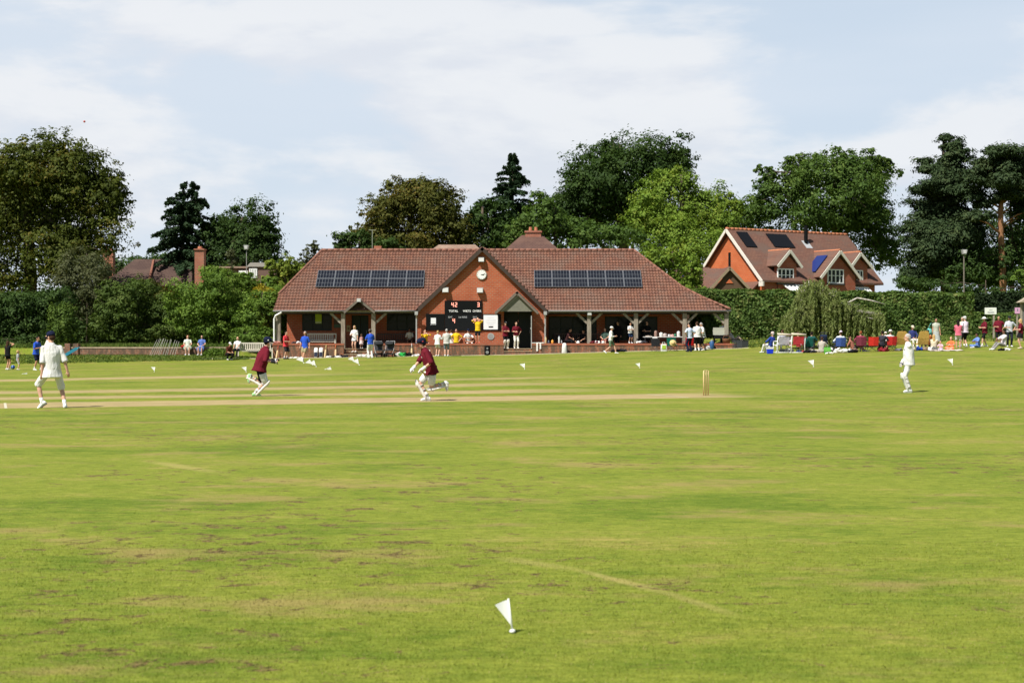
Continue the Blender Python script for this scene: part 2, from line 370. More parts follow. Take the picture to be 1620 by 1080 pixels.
# short mown blades on the near part of the field
def blades():
    P = []
    for (y0, y1, dens, w, h) in ((5.2, 8, 5200, .0034, .011), (8, 11, 3000, .0046, .011), (11, 16, 900, .006, .009)):
        wd0 = .46*y1 + 1.2; n = int((y1-y0)*2*wd0*dens)
        x = RNG.uniform(-wd0, wd0, n); y = RNG.uniform(y0, y1, n)
        k = (np.abs(x) < .46*y + .9) & ((y < 8) | (RNG.uniform(0, 1, n) < np.clip((16-y)/8, 0, 1)**1.2)); x = x[k]; y = y[k]; n = len(x)
        a = RNG.uniform(0, 2*np.pi, n); hh = h*RNG.uniform(.5, 1.25, n); ww = w*RNG.uniform(.7, 1.3, n)/2
        lx = RNG.normal(.12, .35, n)*hh; ly = RNG.normal(.1, .35, n)*hh
        A = np.stack([x-np.cos(a)*ww, y-np.sin(a)*ww, np.zeros(n)-.002], 1); B = np.stack([x+np.cos(a)*ww, y+np.sin(a)*ww, np.zeros(n)-.002], 1)
        T = np.stack([x+lx, y+ly, hh], 1); P.append(np.stack([A, B, T], 1).reshape(-1, 3))
    V = np.concatenate(P).astype(np.float32); n = len(V)
    m = bpy.data.meshes.new('grass'); m.vertices.add(n); m.vertices.foreach_set('co', V.ravel()); m.loops.add(n)
    m.loops.foreach_set('vertex_index', np.arange(n, dtype=np.int32)); m.polygons.add(n//3)
    m.polygons.foreach_set('loop_start', np.arange(0, n, 3, dtype=np.int32)); m.update()
    mt, t, b = newmat('blade'); t.n.remove(b); c, v, bare = grass_color(t)
    for (a, b2, w, am) in LINES: c = t.mix(t.math('MULTIPLY', segmask(t, v, G(*a), G(*b2), w), am), c, (.40,.32,.12))
    g = t.a('ShaderNodeNewGeometry'); rp = g.outputs['Random Per Island']
    c = t.mix(1, c, t.mix(rp, (.94,.95,.92), (1.14,1.12,1.1)), 'MULTIPLY'); c = t.mix(t.ramp(rp, .93, .97), c, (.42,.34,.15)); c = soil(t, c, v, bare)
    d = t.a('ShaderNodeBsdfDiffuse'); tr = t.a('ShaderNodeBsdfTranslucent'); mx = t.a('ShaderNodeMixShader'); mx.inputs[0].default_value = .25
    vm = t.a('ShaderNodeVectorMath', operation='MULTIPLY_ADD'); t.ln(g.outputs['Normal'], vm.inputs[0]); vm.inputs[1].default_value = (.2,.2,.2); vm.inputs[2].default_value = (0,0,.9); t.ln(vm.outputs[0], d.inputs['Normal'])
    t.ln(c, d.inputs[0]); t.ln(c, tr.inputs[0]); t.ln(d.outputs[0], mx.inputs[1]); t.ln(tr.outputs[0], mx.inputs[2]); t.ln(mx.outputs[0], t.n['Material Output'].inputs[0])
    m.materials.append(mt); o = bpy.data.objects.new('grass', m); COL.objects.link(o); tag(o, 'short mown grass of the near outfield', 'grass', kind='stuff')
blades()
# ---------------------------------------------------------------- cricket pavilion
YT, YE, YG, YW, YR = 90.6, 91.4, 91.75, 94.5, 96.5
TZP = 1.41; TZF = 1.10                                              # terrace level
BR = brick('red_brick', (.45,.106,.045), (.36,.078,.036), (.33,.2,.13)); BRW = brick('weathered_brick', (.40,.135,.06), (.27,.09,.045), (.28,.22,.17), .85)
BRC = brick('coping_brick', (.44,.10,.045), (.37,.075,.035), (.3,.2,.14), .15, .075, .3)
TILE = tiles('clay_pantile', (.196,.090,.058), (.136,.062,.044), (.158,.094,.070), .2, .31, False)
TILE2 = tiles('clay_tile', (.20,.088,.060), (.15,.062,.045), (.165,.092,.068), .2, .28)
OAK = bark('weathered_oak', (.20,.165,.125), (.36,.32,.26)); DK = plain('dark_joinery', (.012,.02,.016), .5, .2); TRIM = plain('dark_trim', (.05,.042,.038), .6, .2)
GUT = plain('gutter_paint', (.36,.36,.35), .45, .06); WHITE = plain('white_paint', (.80,.80,.78), .5, .05); CONC = plain('concrete', (.24,.21,.17), .9, .16, 5)
def glass(name, col=(.012,.016,.016)):
    m, t, b = newmat(name); b.inputs['Base Color'].default_value = (*col, 1); b.inputs['Roughness'].default_value = .12; b.inputs['Specular IOR Level'].default_value = .16
    tc = t.a('ShaderNodeTexCoord').outputs['Object']; t.ln(t.bump(t.noise(tc, 1.3, 2), .06, .05), b.inputs['Normal']); return m
GLASS = glass('dark_glass')
pav = thing('pavilion', 'long brick cricket pavilion with red tiled roof and central gable', 'pavilion', (0, YE, 0))
O = Vector((0, YE, 0))
def pb(name, fn, mat, parent=pav, **k):
    mb = MB(); fn(mb); mb.v = [(a, b-YE, c) for a, b, c in mb.v] if parent is pav else mb.v
    return obj(name, mb, mat, parent, **k)
def rz(y): return 3.58 + (7.69-3.58)*(y-YE)/(YR-YE)      # front roof plane
PN3 = Vector((0, -(7.69-3.58), YR-YE)).normalized()
def pantile(name, parent, o, u, v, nrm, U0, U1, V1, cuts, tw=.2, th=.31, amp=.052, step=.042):
    o = Vector(o); u = Vector(u).normalized(); v = Vector(v).normalized(); nrm = Vector(nrm).normalized()
    prof = (0, .35, 1, .35); nu = int(round((U1-U0)/tw))*4; nv = int(V1/th)+1; vs = []; fs = []
    for j in range(nv):
        v0 = j*th; v1 = min((j+1)*th, V1); jit = random.uniform(-.004, .004)
        for (vv, lift) in ((v0, step), (v1, 0)):
            for i in range(nu+1): vs.append(o + u*(U0+i*tw/4) + v*vv + nrm*(prof[i % 4]*amp + lift + jit))
        a = 2*j*(nu+1)
        for i in range(nu):
            fs.append((a+i, a+i+1, a+nu+1+i+1, a+nu+1+i))
            if j: fs.append((a-nu-1+i, a-nu-1+i+1, a+i+1, a+i))
    mb = MB(); mb.add(vs, fs); m = bpy.data.meshes.new(name); m.from_pydata(mb.v, [], mb.f)
    bm = bmesh.new(); bm.from_mesh(m)
    for (p, q, keep) in cuts:           # keep the side of the line p-q holding keep
        p = Vector(p); d = Vector(q)-p; n = nrm.cross(d).normalized()
        if (Vector(keep)-p).dot(n) > 0: n = -n
        bmesh.ops.bisect_plane(bm, geom=bm.verts[:]+bm.edges[:]+bm.faces[:], plane_co=p, plane_no=n, clear_outer=True)
    bm.to_mesh(m); bm.free(); return obj(name, m, TILE, parent)
S = lambda p: Vector(p) - O
RL, RR = (-12.9, YR, 7.69), (8.28, YR, 7.69); HL = (-15.2, 92.65, rz(92.65)); EL = (-15.32, YE, 3.58)
MR = (11.15, 93.35, rz(93.35)-.06); M2 = (12.4, 92.4, rz(92.4)-.03); ER = (14.05, YE, 3.58)
sv = Vector((0, YR-YE, 7.69-3.58)); VL = sv.length
keep = S((-2, 94, rz(94)))
def onroof(x, z): return S((x, YE + (z-3.58)/(7.69-3.58)*(YR-YE), z))
AX, AZ = X(763, YG), 7.62; GL, GR = X(658, YG), X(866, YG); GEZ = 3.55
VLa, VLb, VRa, VRb = onroof(GL-.1, GEZ-.12), onroof(AX, AZ+.05), onroof(GR+.1, GEZ-.12), onroof(AX, AZ+.05)
ro = pantile('roof', pav, S((0, YE-.12, 3.49)), (1,0,0), sv, PN3, -15.4, 2.0, VL+.1, [(S(EL), S(HL), keep), (S(HL), S(RL), keep), (VLa, VLb, S((-14, 92, rz(92)))), (onroof(AX, 3.6), onroof(AX, 7.6), S((-14, 92, rz(92))))])
pantile('roof', pav, S((0, YE-.12, 3.49)), (1,0,0), sv, PN3, -4.0, 14.4, VL+.1, [(S(RR), S(MR), keep), (VRa, VRb, S((8, 92, rz(92)))), (onroof(AX, 3.6), onroof(AX, 7.6), S((8, 92, rz(92))))])
def below(a, b, kp): return (S(a), S(b), S(kp))
for a, b_ in ((MR, M2), (M2, ER)):
    pass
pantile('roof', pav, S((0, YE-.12, 3.49)), (1,0,0), sv, PN3, 7.0, 14.4, 2.6, [(S(RR), S(MR), S((14, 93, rz(93)))), (S(MR), S(M2), S((9, YE, 3.58))), (S(M2), S(ER), S((9, YE, 3.58)))])
def roof_rest(mb):
    yb = lambda y: 2*YR - y
    hb = (HL[0], yb(HL[1]), HL[2]); mr = (MR[0], yb(MR[1]), MR[2]); er = (ER[0], yb(ER[1]), ER[2]); el = (EL[0], yb(EL[1]), EL[2]); m2 = (M2[0], yb(M2[1]), M2[2])
    mb.add([RL, HL, hb], [(0,1,2)]); mb.add([RR, MR, mr], [(0,1,2)]); mb.add([MR, M2, m2, mr], [(0,1,2,3)]); mb.add([M2, ER, er, m2], [(0,1,2,3)])
    mb.add([RL, RR, mr, m2, er, el, hb], [(0,1,2,3,4,5,6)])
pb('roof', roof_rest, TILE2)
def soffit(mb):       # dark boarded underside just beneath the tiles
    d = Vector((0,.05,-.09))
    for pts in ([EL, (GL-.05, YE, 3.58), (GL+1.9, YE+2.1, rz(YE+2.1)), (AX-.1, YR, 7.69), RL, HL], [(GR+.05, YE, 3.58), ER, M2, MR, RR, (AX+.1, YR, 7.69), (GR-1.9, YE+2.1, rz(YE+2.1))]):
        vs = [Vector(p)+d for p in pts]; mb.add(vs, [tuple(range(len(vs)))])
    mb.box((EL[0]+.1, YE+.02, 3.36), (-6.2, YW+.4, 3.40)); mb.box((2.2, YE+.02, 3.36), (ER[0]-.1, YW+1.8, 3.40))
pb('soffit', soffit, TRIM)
def ridge(mb):
    def run(a, b, r=.11):
        a = Vector(a); b = Vector(b); n = max(2, int((b-a).length/.4))
        for i in range(n):
            p = a+(b-a)*(i/n); q = a+(b-a)*((i+.97)/n); mb.tube([p, q], [r, r*.93], 7)
    up = Vector((0,0,.05)); run(Vector(RL)+up, Vector(RR)+up)
    for a, b_ in ((RL, HL), (RR, MR), (MR, M2), (M2, ER)): run(Vector(a)+up, Vector(b_)+up, .09)
pb('ridge_tile', ridge, plain('ridge_clay', (.22,.10,.068), .85, .25, 4), smooth=True)
# gable in the middle
AX, AZ = X(763, YG), 7.62; GL, GR = X(658, YG), X(866, YG); GEZ = 3.55
def gable_wall(mb):
    dl, dr = X(797, YG), X(842, YG); dt = 3.62
    a = GL+.1; b = GR-.08; sl_ = (AZ-GEZ)/(AX-GL)
    pts = [(a, .9), (dl, .9), (dl, dt), (dr, dt), (dr, .9), (b, .9), (b, GEZ), (AX, AZ-.16), (a, GEZ)]
    mb.prism([(x, YG, z) for x, z in pts], (0, .3, 0))
pb('gable_wall', gable_wall, BR)
for sgn, gx in ((1, GL), (-1, GR)):
    u = Vector((0, -1, 0)) if sgn > 0 else Vector((0, 1, 0)); vv = Vector((AX-gx, 0, AZ-GEZ)); n = Vector((-(AZ-GEZ)*sgn, 0, abs(AX-gx)))
    y0 = YG-.22
    pantile('gable_roof', pav, S((gx, y0 if sgn < 0 else y0, GEZ)), (0,1,0), vv, n, 0, 5.0, vv.length, [])
def barge(mb):
    for gx in (GL, GR):
        d = Vector((AX-gx, 0, AZ-GEZ)).normalized(); n = Vector((-d.z, 0, d.x)); n = n if n.z > 0 else -n
        a = Vector((gx, YG-.25, GEZ)) - d*.22 - n*.09; b = Vector((AX, YG-.25, AZ)) - n*.09
        mb.bar(a, b, .06, .22, up=n)
pb('bargeboard', barge, plain('dark_barge', (.052,.036,.028), .7, .2))
def barge2(mb, gx):
    if 1:
        d = Vector((AX-gx, 0, AZ-GEZ)).normalized(); n = Vector((-d.z, 0, d.x)); n = n if n.z > 0 else -n
        k = int((Vector((AX, 0, AZ))-Vector((gx, 0, GEZ))).length/.3)
        for i in range(k):
            p = Vector((gx, YG-.22, GEZ)) + d*(i*.3) + n*.05; mb.tube([p, p+d*.3], [.075, .06], 6)
for gx in (GL, GR): pb('verge_tile', lambda mb: barge2(mb, gx), plain('verge_clay', (.17,.08,.06), .85, .25, 4), smooth=True)
# walls
def wall_left(mb):
    xa, xb = -14.95, GL+.1; door = (X(556, YW), X(583, YW)); w1 = (X(478, YW), X(525, YW)); w2 = (X(612, YW), X(659, YW)); zb, zt = Z(523, YW), Z(493, YW)
    for a, b in ((xa, w1[0]), (w1[1], door[0]), (door[1], w2[0]), (w2[1], xb)): mb.box((a, YW, .9), (b, YW+.3, 3.39))
    for a, b in (w1, w2): mb.box((a, YW, .9), (b, YW+.3, zb)); mb.box((a, YW, zt), (b, YW+.3, 3.39))
    mb.box((door[0], YW, 3.30), (door[1], YW+.3, 3.39)); mb.box((xa, YW+.3, .4), (xa+.3, 2*YR-YW, 5.0)); mb.box((xa+.3, 2*YR-YW-.3, .4), (11.2, 2*YR-YW, 3.5))
pb('wall', wall_left, BR)
def wall_right(mb):
    xa = GR-.08; yw = YW
    w = [(X(868, yw), X(944, yw)), (X(957, yw), X(1040, yw))]; xe = X(1080, yw)
    for a, b in ((xa, w[0][0]), (w[0][1], w[1][0]), (w[1][1], xe)): mb.box((a, yw, .9), (b, yw+.3, 3.39))
    for a, b in w: mb.box((a, yw, .9), (b, yw+.3, 1.62)); mb.box((a, yw, 3.2), (b, yw+.3, 3.39))
    mb.box((xe-.3, yw+.3, .9), (xe, 2*YR-yw, 3.5))
pb('wall', wall_right, BR)
def window(x0, x1, z0, z1, cols, parent=pav, rows=2):
    f = MB(); y = YW-.02-YE
    for a, b, c, d in ((x0, x0+.08, z0, z1), (x1-.08, x1, z0, z1), (x0+.08, x1-.08, z0, z0+.08), (x0+.08, x1-.08, z1-.08, z1)): f.box((a, y, c), (b, y+.16, d))
    for i in range(1, cols): xx = x0+(x1-x0)*i/cols; f.box((xx-.035, y+.01, z0+.08), (xx+.035, y+.15, z1-.08))
    for i in range(1, rows): zz = z0+(z1-z0)*i/rows; f.box((x0+.08, y+.02, zz-.03), (x1-.08, y+.14, zz+.03))
    w = obj('window', f, DK, parent); g = MB(); g.box((x0+.07, y+.07, z0+.07), (x1-.07, y+.09, z1-.07)); obj('pane', g, GLASS, w); return w
zb, zt = Z(523, YW), Z(493, YW)
window(X(478, YW), X(525, YW), zb, zt, 3); window(X(612, YW), X(659, YW), zb, zt, 3)
window(X(868, YW), X(944, YW), 1.62, 3.2, 4); window(X(957, YW), X(1040, YW), 1.62, 3.2, 4)
def door(x0, x1, z0, z1, y, nm='door'):
    f = MB(); f.box((x0, y-YE, z0), (x1, y+.06-YE, z1)); d = obj(nm, f, DK, pav)
    h = MB(); h.capsule((x1-.12, y-.05-YE, z0+1.0), (x1-.12, y-.05-YE, z0+1.18), .02, .02, 6); obj('handle', h, GUT, d); return d
door(X(556, YW)+.02, X(570, YW)-.01, TZF, 3.30, YW+.12); door(X(570, YW)+.01, X(583, YW)-.02, TZF, 3.30, YW+.12)
door(X(797, YG)+.02, X(820, YG)-.01, TZF, 3.6, YG+1.4); door(X(820, YG)+.01, X(842, YG)-.02, TZF, 3.6, YG+1.4)
def cheeks(mb):
    for a in (X(797, YG)-.3, X(842, YG)): mb.box((a, YG+.3, .9), (a+.3, YG+1.5, 3.62))
    mb.box((X(797, YG)-.3, YG+.3, 3.62), (X(842, YG)+.3, YG+1.5, 3.75))
pb('lobby_wall', cheeks, BR)
# the open leaf with the white edge
f = MB(); xx = X(841, YG); f.box((xx-.05, YG-.72-YE, TZF), (xx, YG-.02-YE, 3.2)); d = obj('door', f, DK, pav)
f = MB(); f.box((xx-.052, YG-.76-YE, TZF), (xx+.002, YG-.72-YE, 3.2)); f.box((xx-.10, YG-.74-YE, 2.35), (xx-.05, YG-.70-YE, 2.42)); obj('door_edge', f, GUT, d)
# porches: small gables with oak posts
def porch(px0, px1, apx, y, post, board, zap, zf):
    x0, x1, xa = X(px0, y), X(px1, y), X(apx, y)
    za, ze = Z(zap, y), Z(zf, y)
    for gx, sg in ((x0, 1), (x1, -1)):
        v = Vector((xa-gx, 0, za-ze)); n = Vector((-(za-ze)*sg, 0, abs(xa-gx)))
        pantile('porch_roof', pav, S((gx, y, ze)), (0,1,0), v, n, 0, 2.6, v.length, [], .2, .25, .035, .02)
    def bb(mb):
        for gx in (x0, x1):
            d = Vector((xa-gx, 0, za-ze)).normalized(); n = Vector((-d.z, 0, d.x)); n = n if n.z > 0 else -n
            mb.bar(Vector((gx, y-.03, ze))-d*.1-n*.07, Vector((xa, y-.03, za))-n*.07, .05, .14, up=n)
    pb('bargeboard', bb, plain('porch_barge', (.15,.125,.10), .7, .2))
    def gb(mb): mb.prism([(x0+.25, y+.12, ze+.02), (x1-.25, y+.12, ze+.02), (xa, y+.12, za-.22)] if board else [(x0+.1, y+.5, ze-.15), (x1-.1, y+.5, ze-.15), (xa, y+.5, za-.22)], (0, .05, 0))
    pb('gable_board', gb, plain('boarding', (.17,.165,.13) if board else (.06,.035,.028), .8, .2, 6))
porch(545, 592, 567.5, 91.0, True, False, 472, 491.5); porch(784, 851, 818, 90.95, True, True, 461, 493)
def posts(pxs, y, z0=TZF, z1=3.44, w=.26):
    for px in pxs:
        f = MB(); x = X(px, y); f.box((x-w/2, y-w/2-YE, z0), (x+w/2, y+w/2-YE, z1)); p = obj('post', f, OAK, pav, bevel=.012)
        for s in (-1, 1):
            if (px, s) in ((1149, 1), (543, 1), (591, -1)) or px < 500: continue
            g = MB(); g.bar((x+s*w*.45, y-YE, z1-.72), (x+s*.82, y-YE, z1-.06), .12, .15); obj('brace', g, OAK, p)
posts((543, 591, 932, 1006, 1083, 1149), 91.55); posts((440.5,), 91.6, TZF, 3.4, .3)
posts((1149,), 2*YR-91.5)
for a, b in ((EL[0]+.15, GL-.05), (GR+.05, ER[0]-.15)): pb('eaves_beam', lambda mb: mb.box((a, 91.45, 3.405), (b, 91.68, 3.53)), OAK)
for a, b in ((EL[0], X(546, YE)), (X(592, YE), GL-.05), (GR+.05, ER[0])): pb('gutter', lambda mb: mb.tube([(a, YE-.2, 3.50), (b, YE-.2, 3.50)], .055, 8), plain('gutter_grey', (.19,.185,.18), .5), smooth=True)
for px in (659, 862.5):
    f = MB(); x = X(px, YE); f.tube([(x, -.2, 3.45), (x, -.2, 3.2), (x, -.02, 3.05), (x, -.02, TZF)], .05, 8); f.box((x-.1, -.3, 3.25), (x+.1, -.12, 3.48)); obj('downpipe', f, GUT, pav)
f = MB(); x = EL[0]+.05; f.tube([(x+.5, -.2, 3.42), (x+.1, -.15, 3.2), (x, -.1, 3.0), (x, -.05, .6)], .06, 8); obj('downpipe', f, WHITE, pav)
# solar panels
def panel_mats():
    m, t, b = newmat('solar_cell'); tc = t.a('ShaderNodeTexCoord').outputs['Object']; sx = t.a('ShaderNodeSeparateXYZ'); t.ln(tc, sx.inputs[0])
    cx = t.a('ShaderNodeCombineXYZ'); t.ln(sx.outputs[0], cx.inputs[0]); t.ln(sx.outputs[1], cx.inputs[1])
    br = t.a('ShaderNodeTexBrick'); br.offset = 0; t.ln(cx.outputs[0], br.inputs['Vector'])
    for k, v in (('Color1', (.010,.012,.018,1)), ('Color2', (.012,.015,.022,1)), ('Mortar', (.15,.158,.172,1)), ('Scale', 1), ('Mortar Size', .009), ('Brick Width', 1.15/6), ('Row Height', .455)): br.inputs[k].default_value = v
    t.ln(br.outputs[0], b.inputs['Base Color']); b.inputs['Roughness'].default_value = .3; b.inputs['Specular IOR Level'].default_value = .08; return m
CELL = panel_mats(); ALU = plain('aluminium', (.20,.21,.225), .35, .05, 8, .5, .3)
slope = math.atan2(7.69-3.58, YR-YE); pw = 1.18; ph = .93
pr = None
def panels(x0, zc, skew=0):
    global pr
    for r in range(2):
        for c in range(6):
            cx = x0 + (c+.5)*pw; k = (r-.5)*ph
            base = Vector((cx, 0, 0)); y = YE + (zc-3.58)/(7.69-3.58)*(YR-YE)
            p = Vector((cx, y-YE, zc)) + sv.normalized()*k + PN3*.16
            if pr is None:
                f = MB(); a, b2 = pw/2-.008, ph/2-.008
                for q in (((-a,-b2,-.02),(a,-b2+.03,.02)), ((-a,b2-.03,-.02),(a,b2,.02)), ((-a,-b2+.03,-.02),(-a+.03,b2-.03,.02)), ((a-.03,-b2+.03,-.02),(a,b2-.03,.02))): f.box(*q)
                o = obj('solar_panel', f, ALU, pav); g = MB(); g.box((-a+.02,-b2+.02,-.012),(a-.02,b2-.02,.010)); obj('cell_sheet', g, CELL, o); pr = o
            else: o = copy_tree(pr, pav)
            o.location = p; o.rotation_euler = (slope, 0, 0)
zc = Z(443.5, 93.6)
panels(X(500.5, 93.55), zc); panels(X(845, 93.55), zc)
f = MB(); f.box((-9.4, YR+.3-YE, 7.6), (-8.9, YR+.8-YE, 8.05)); obj('vent_stack', f, plain('vent_clay', (.36,.14,.08), .85, .2), pav)
f = MB(); f.tube([(X(589, YR+.6), YR+.6-YE, 7.0), (X(589, YR+.6), YR+.6-YE, Z(364, YR+.6))], .025, 6); xx = X(589, YR+.6); zz = Z(364, YR+.6); f.bar((xx-.25, YR+.6-YE, zz), (xx+.25, YR+.6-YE, zz), .03); obj('aerial', f, plain('aerial_metal', (.3,.33,.25), .5), pav)

# terrace, retaining wall and steps
f = MB(); f.box((-15.15, YT+.34, .2), (X(543.5, YT), YW+.25, TZF-.004)); f.box((X(583, YT), YT+.34, .2), (X(797, YT), YW+.25, TZF-.004)); f.box((X(842, YT), YT+.34, .2), (14.2, 2*YR-YW, TZF-.004))
f.box((X(543.5, YT), YT+1.25, .2), (X(583, YT), YW+.25, TZF-.006)); f.box((X(797, YT), YT+1.1, .2), (X(842, YT), YG+1.6, TZF-.006))
tag(obj('terrace', f, CONC), kind='structure')
tw = thing('terrace_wall', 'low weathered brick retaining wall along the front of the pavilion terrace', 'wall', (0, YT, 0))
def seg(nm, x0, x1, z1, mat, y0=0, y1=.34, z0=.1): f = MB(); f.box((x0, y0, z0), (x1, y1, z1)); return obj(nm, f, mat, tw)
runs = ((-15.25, X(543.5, YT)), (X(583, YT), X(797, YT)), (X(842, YT), 14.3))
for a, b in runs: seg('wall', a, b, TZP-.1, BRW); seg('coping', a-.02, b+.02, TZP+.02, BRC, -.03, .36, TZP-.1)
seg('end_wall', 13.96, 14.3, TZP-.1, BRW, .34, 3.0); seg('end_wall', -15.25, -14.9, TZP-.1, BRW, .34, 3.0)
STONE = plain('step_stone', (.46,.36,.23), .9, .22, 6)
for a, b, g, dep, nm in ((X(543.5, YT), X(583, YT), .55, 1.2, 'stone steps between the oak posts of the open porch'), (X(797, YT), X(842, YT), .78, 1.05, 'stone steps under the gabled porch beside the scoreboard')):
    st = thing('entrance_steps', nm, 'steps', ((a+b)/2, YT, 0)); n = 3 if g < .6 else 2; h = (TZF-g)/n; w = (b-a)/2-.01
    for i in range(n):
        f = MB(); f.box((-w, .02+i*dep/n, .1), (w, dep-.002, g+h*(i+1)-.03-.002*i)); obj('riser', f, BRW, st)
        f = MB(); f.box((-w, i*dep/n-.02, g+h*(i+1)-.03), (w, (i+1)*dep/n+.02 if i < n-1 else dep, g+h*(i+1))); obj('tread', f, STONE, st)
xs2 = lin(-19.5, 15.0, 40); mbp = MB(); vs = []
for x in xs2:
    k = .9*min(1, max(0, (-15.5-x)/3))
    for yy, dz in ((89.95, -.03), (90.05, .02), (90.62 if x > -15.5 else 90.4, .02), (90.7 if x > -15.5 else 90.5, -.03)): vs.append((x, yy-k, gz(x, yy-k)+dz))
mbp.add(vs, [(4*i+j, 4*i+4+j, 4*i+5+j, 4*i+1+j) for i in range(len(xs2)-1) for j in range(3)])
tag(obj('path', mbp, plain('path_concrete', (.34,.31,.20), .95, .2, 2)), kind='structure')

# things on the gable
FONTS = []
def text(parent, s, size, loc, mat, name='lettering', al='CENTER'):
    c = bpy.data.curves.new(name, 'FONT'); c.body = s; c.size = size; c.align_x = al; c.extrude = .004; c.offset = .022*size
    o = bpy.data.objects.new(name, c); COL.objects.link(o); o.parent = parent; o.location = loc; o.rotation_euler = (R(90), 0, 0); c.materials.append(mat); FONTS.append(o); return o
BLK = plain('matt_black', (.007,.008,.008), .85, .2, 8, .08); WTXT = plain('white_lettering', (.75,.75,.74), .7, .05)
def emit(name, col, s):
    m, t, b = newmat(name); b.inputs['Base Color'].default_value = (*col, 1); b.inputs['Emission Color'].default_value = (*col, 1); b.inputs['Emission Strength'].default_value = s; return m
LED = emit('led_digit', (1, .36, .27), .85)
ys = YG
sb = thing('scoreboard', 'black electronic scoreboard with red figures and white headings', 'scoreboard', (X(733, ys), ys, 0))
bx = X(733, ys); lx = lambda px: X(px, ys)-bx; zz = lambda py: Z(py, ys)
f = MB(); f.box((lx(703.5), -.09, zz(497)), (lx(762.5), -.002, zz(475.5))); obj('upper_board', f, BLK, sb)
f = MB(); f.box((lx(704), -.08, zz(523)), (lx(762), -.002, zz(497.3))); obj('lower_board', f, plain('board_charcoal', (.010,.011,.012), .8, .2, 8, .08), sb)
def digit(parent, ch, x, z, w, h, y=-.10):
    on = {'4': 'bcfg', '2': 'abged', '3': 'abgcd', '1': 'bc'}[ch]; f = MB(); t = h*.13
    segs = {'a': (x-w/2, z+h/2-t, x+w/2, z+h/2), 'g': (x-w/2, z-t/2, x+w/2, z+t/2), 'd': (x-w/2, z-h/2, x+w/2, z-h/2+t), 'f': (x-w/2, z, x-w/2+t, z+h/2), 'b': (x+w/2-t, z, x+w/2, z+h/2), 'e': (x-w/2, z-h/2, x-w/2+t, z), 'c': (x+w/2-t, z-h/2, x+w/2, z)}
    for k, c in enumerate(on): a, b, d, e = segs[c]; f.box((a, y-.001*k, b), (d, y+.02, e))
    obj('led_figure', f, LED, parent)
for ch, px, py in (('4', 716, 482), ('2', 721.5, 482), ('3', 756.8, 482), ('4', 718, 507.5), ('3', 750.5, 507.5), ('3', 756.5, 507.5)): digit(sb, ch, lx(px), zz(py), .145, .28)
for s, px, py in (('TOTAL', 717.5, 493.5), ('WKTS', 738.8, 493.5), ('OVERS', 754.5, 493.5)): text(sb, s, .185, (lx(px), -.093, zz(py)), WTXT)
GTX = plain('grey_lettering', (.34,.35,.36), .7, .05)
for s, px, py in (('BAT', 712.5, 502.8), ('1st INNS', 732, 502.8), ('BAT', 751.5, 502.8)): text(sb, s, .15, (lx(px), -.084, zz(py)), GTX)
nb = thing('notice_board', 'black notice board with one small white sheet pinned to it', 'notice board', (X(689, ys), ys, 0), group='boards on the gable wall')
f = MB(); f.box((X(674, ys)-X(689, ys), -.06, zz(522.5)), (X(703.3, ys)-X(689, ys), -.002, zz(496.5))); obj('board', f, BLK, nb)
f = MB(); f.box((-.30, -.068, zz(514)), (.03, -.061, zz(502.8))); obj('paper', f, plain('paper', (.72,.74,.76), .8, .05), nb); f = MB(); f.box((-.28, -.072, zz(513.6)), (.01, -.069, zz(512.2))); obj('printed_bar', f, BLK, nb)
nb = thing('notice_board', 'large white printed board in a black frame beside the porch', 'notice board', (X(777, ys), ys, 0), group='boards on the gable wall')
f = MB(); f.box((lx(763.2)+bx-X(777, ys), -.055, zz(523)), (X(792.5, ys)-X(777, ys), -.002, zz(496.8))); obj('frame', f, BLK, nb)
f = MB(); f.box((X(765, ys)-X(777, ys), -.065, zz(521)), (X(787.5, ys)-X(777, ys), -.056, zz(498.3))); obj('sheet', f, plain('white_sheet', (.80,.80,.82), .7, .03), nb)
f = MB()
for py, w in ((503, .22), (506, .34), (508.3, .34), (511, .30), (513, .2), (514.8, .16)): f.box((-.02-w, -.069, zz(py)-.012), (-.02+w, -.066, zz(py)+.012))
obj('printed_lines', f, plain('print_grey', (.55,.56,.62), .8), nb); f = MB(); f.box((-.16, -.069, zz(517.2)-.04), (.14, -.066, zz(517.2)+.04)); obj('printed_bar', f, BLK, nb)
ck = thing('wall_clock', 'round white clock face high on the brick gable', 'clock', (X(762, ys), ys, Z(434.5, ys)))
f = MB(); f.disc((0,-.05,0), .34, (0,.048,0), 28); obj('surround', f, plain('stone_ring', (.34,.28,.21), .85), ck); f = MB(); f.disc((0,-.09,0), .295, (0,.035,0), 28); obj('dial', f, WHITE, ck)
f = MB()
for i in range(12): a = i*math.pi/6; f.bar((math.sin(a)*.235, -.094, math.cos(a)*.235), (math.sin(a)*.275, -.094, math.cos(a)*.275), .02, .006, up=(0,1,0))
obj('hour_marks', f, BLK, ck)
for nm, ang, L, w in (('hour_hand', 100, .15, .035), ('minute_hand', 78, .23, .025)):
    f = MB(); a = R(ang); f.bar((-math.sin(a)*.05, -.10, -math.cos(a)*.05), (math.sin(a)*L, -.10, math.cos(a)*L), w, .006, up=(0,1,0)); obj(nm, f, BLK, ck)
LAMPW = plain('lamp_glass', (.52,.52,.49), .4, .05)
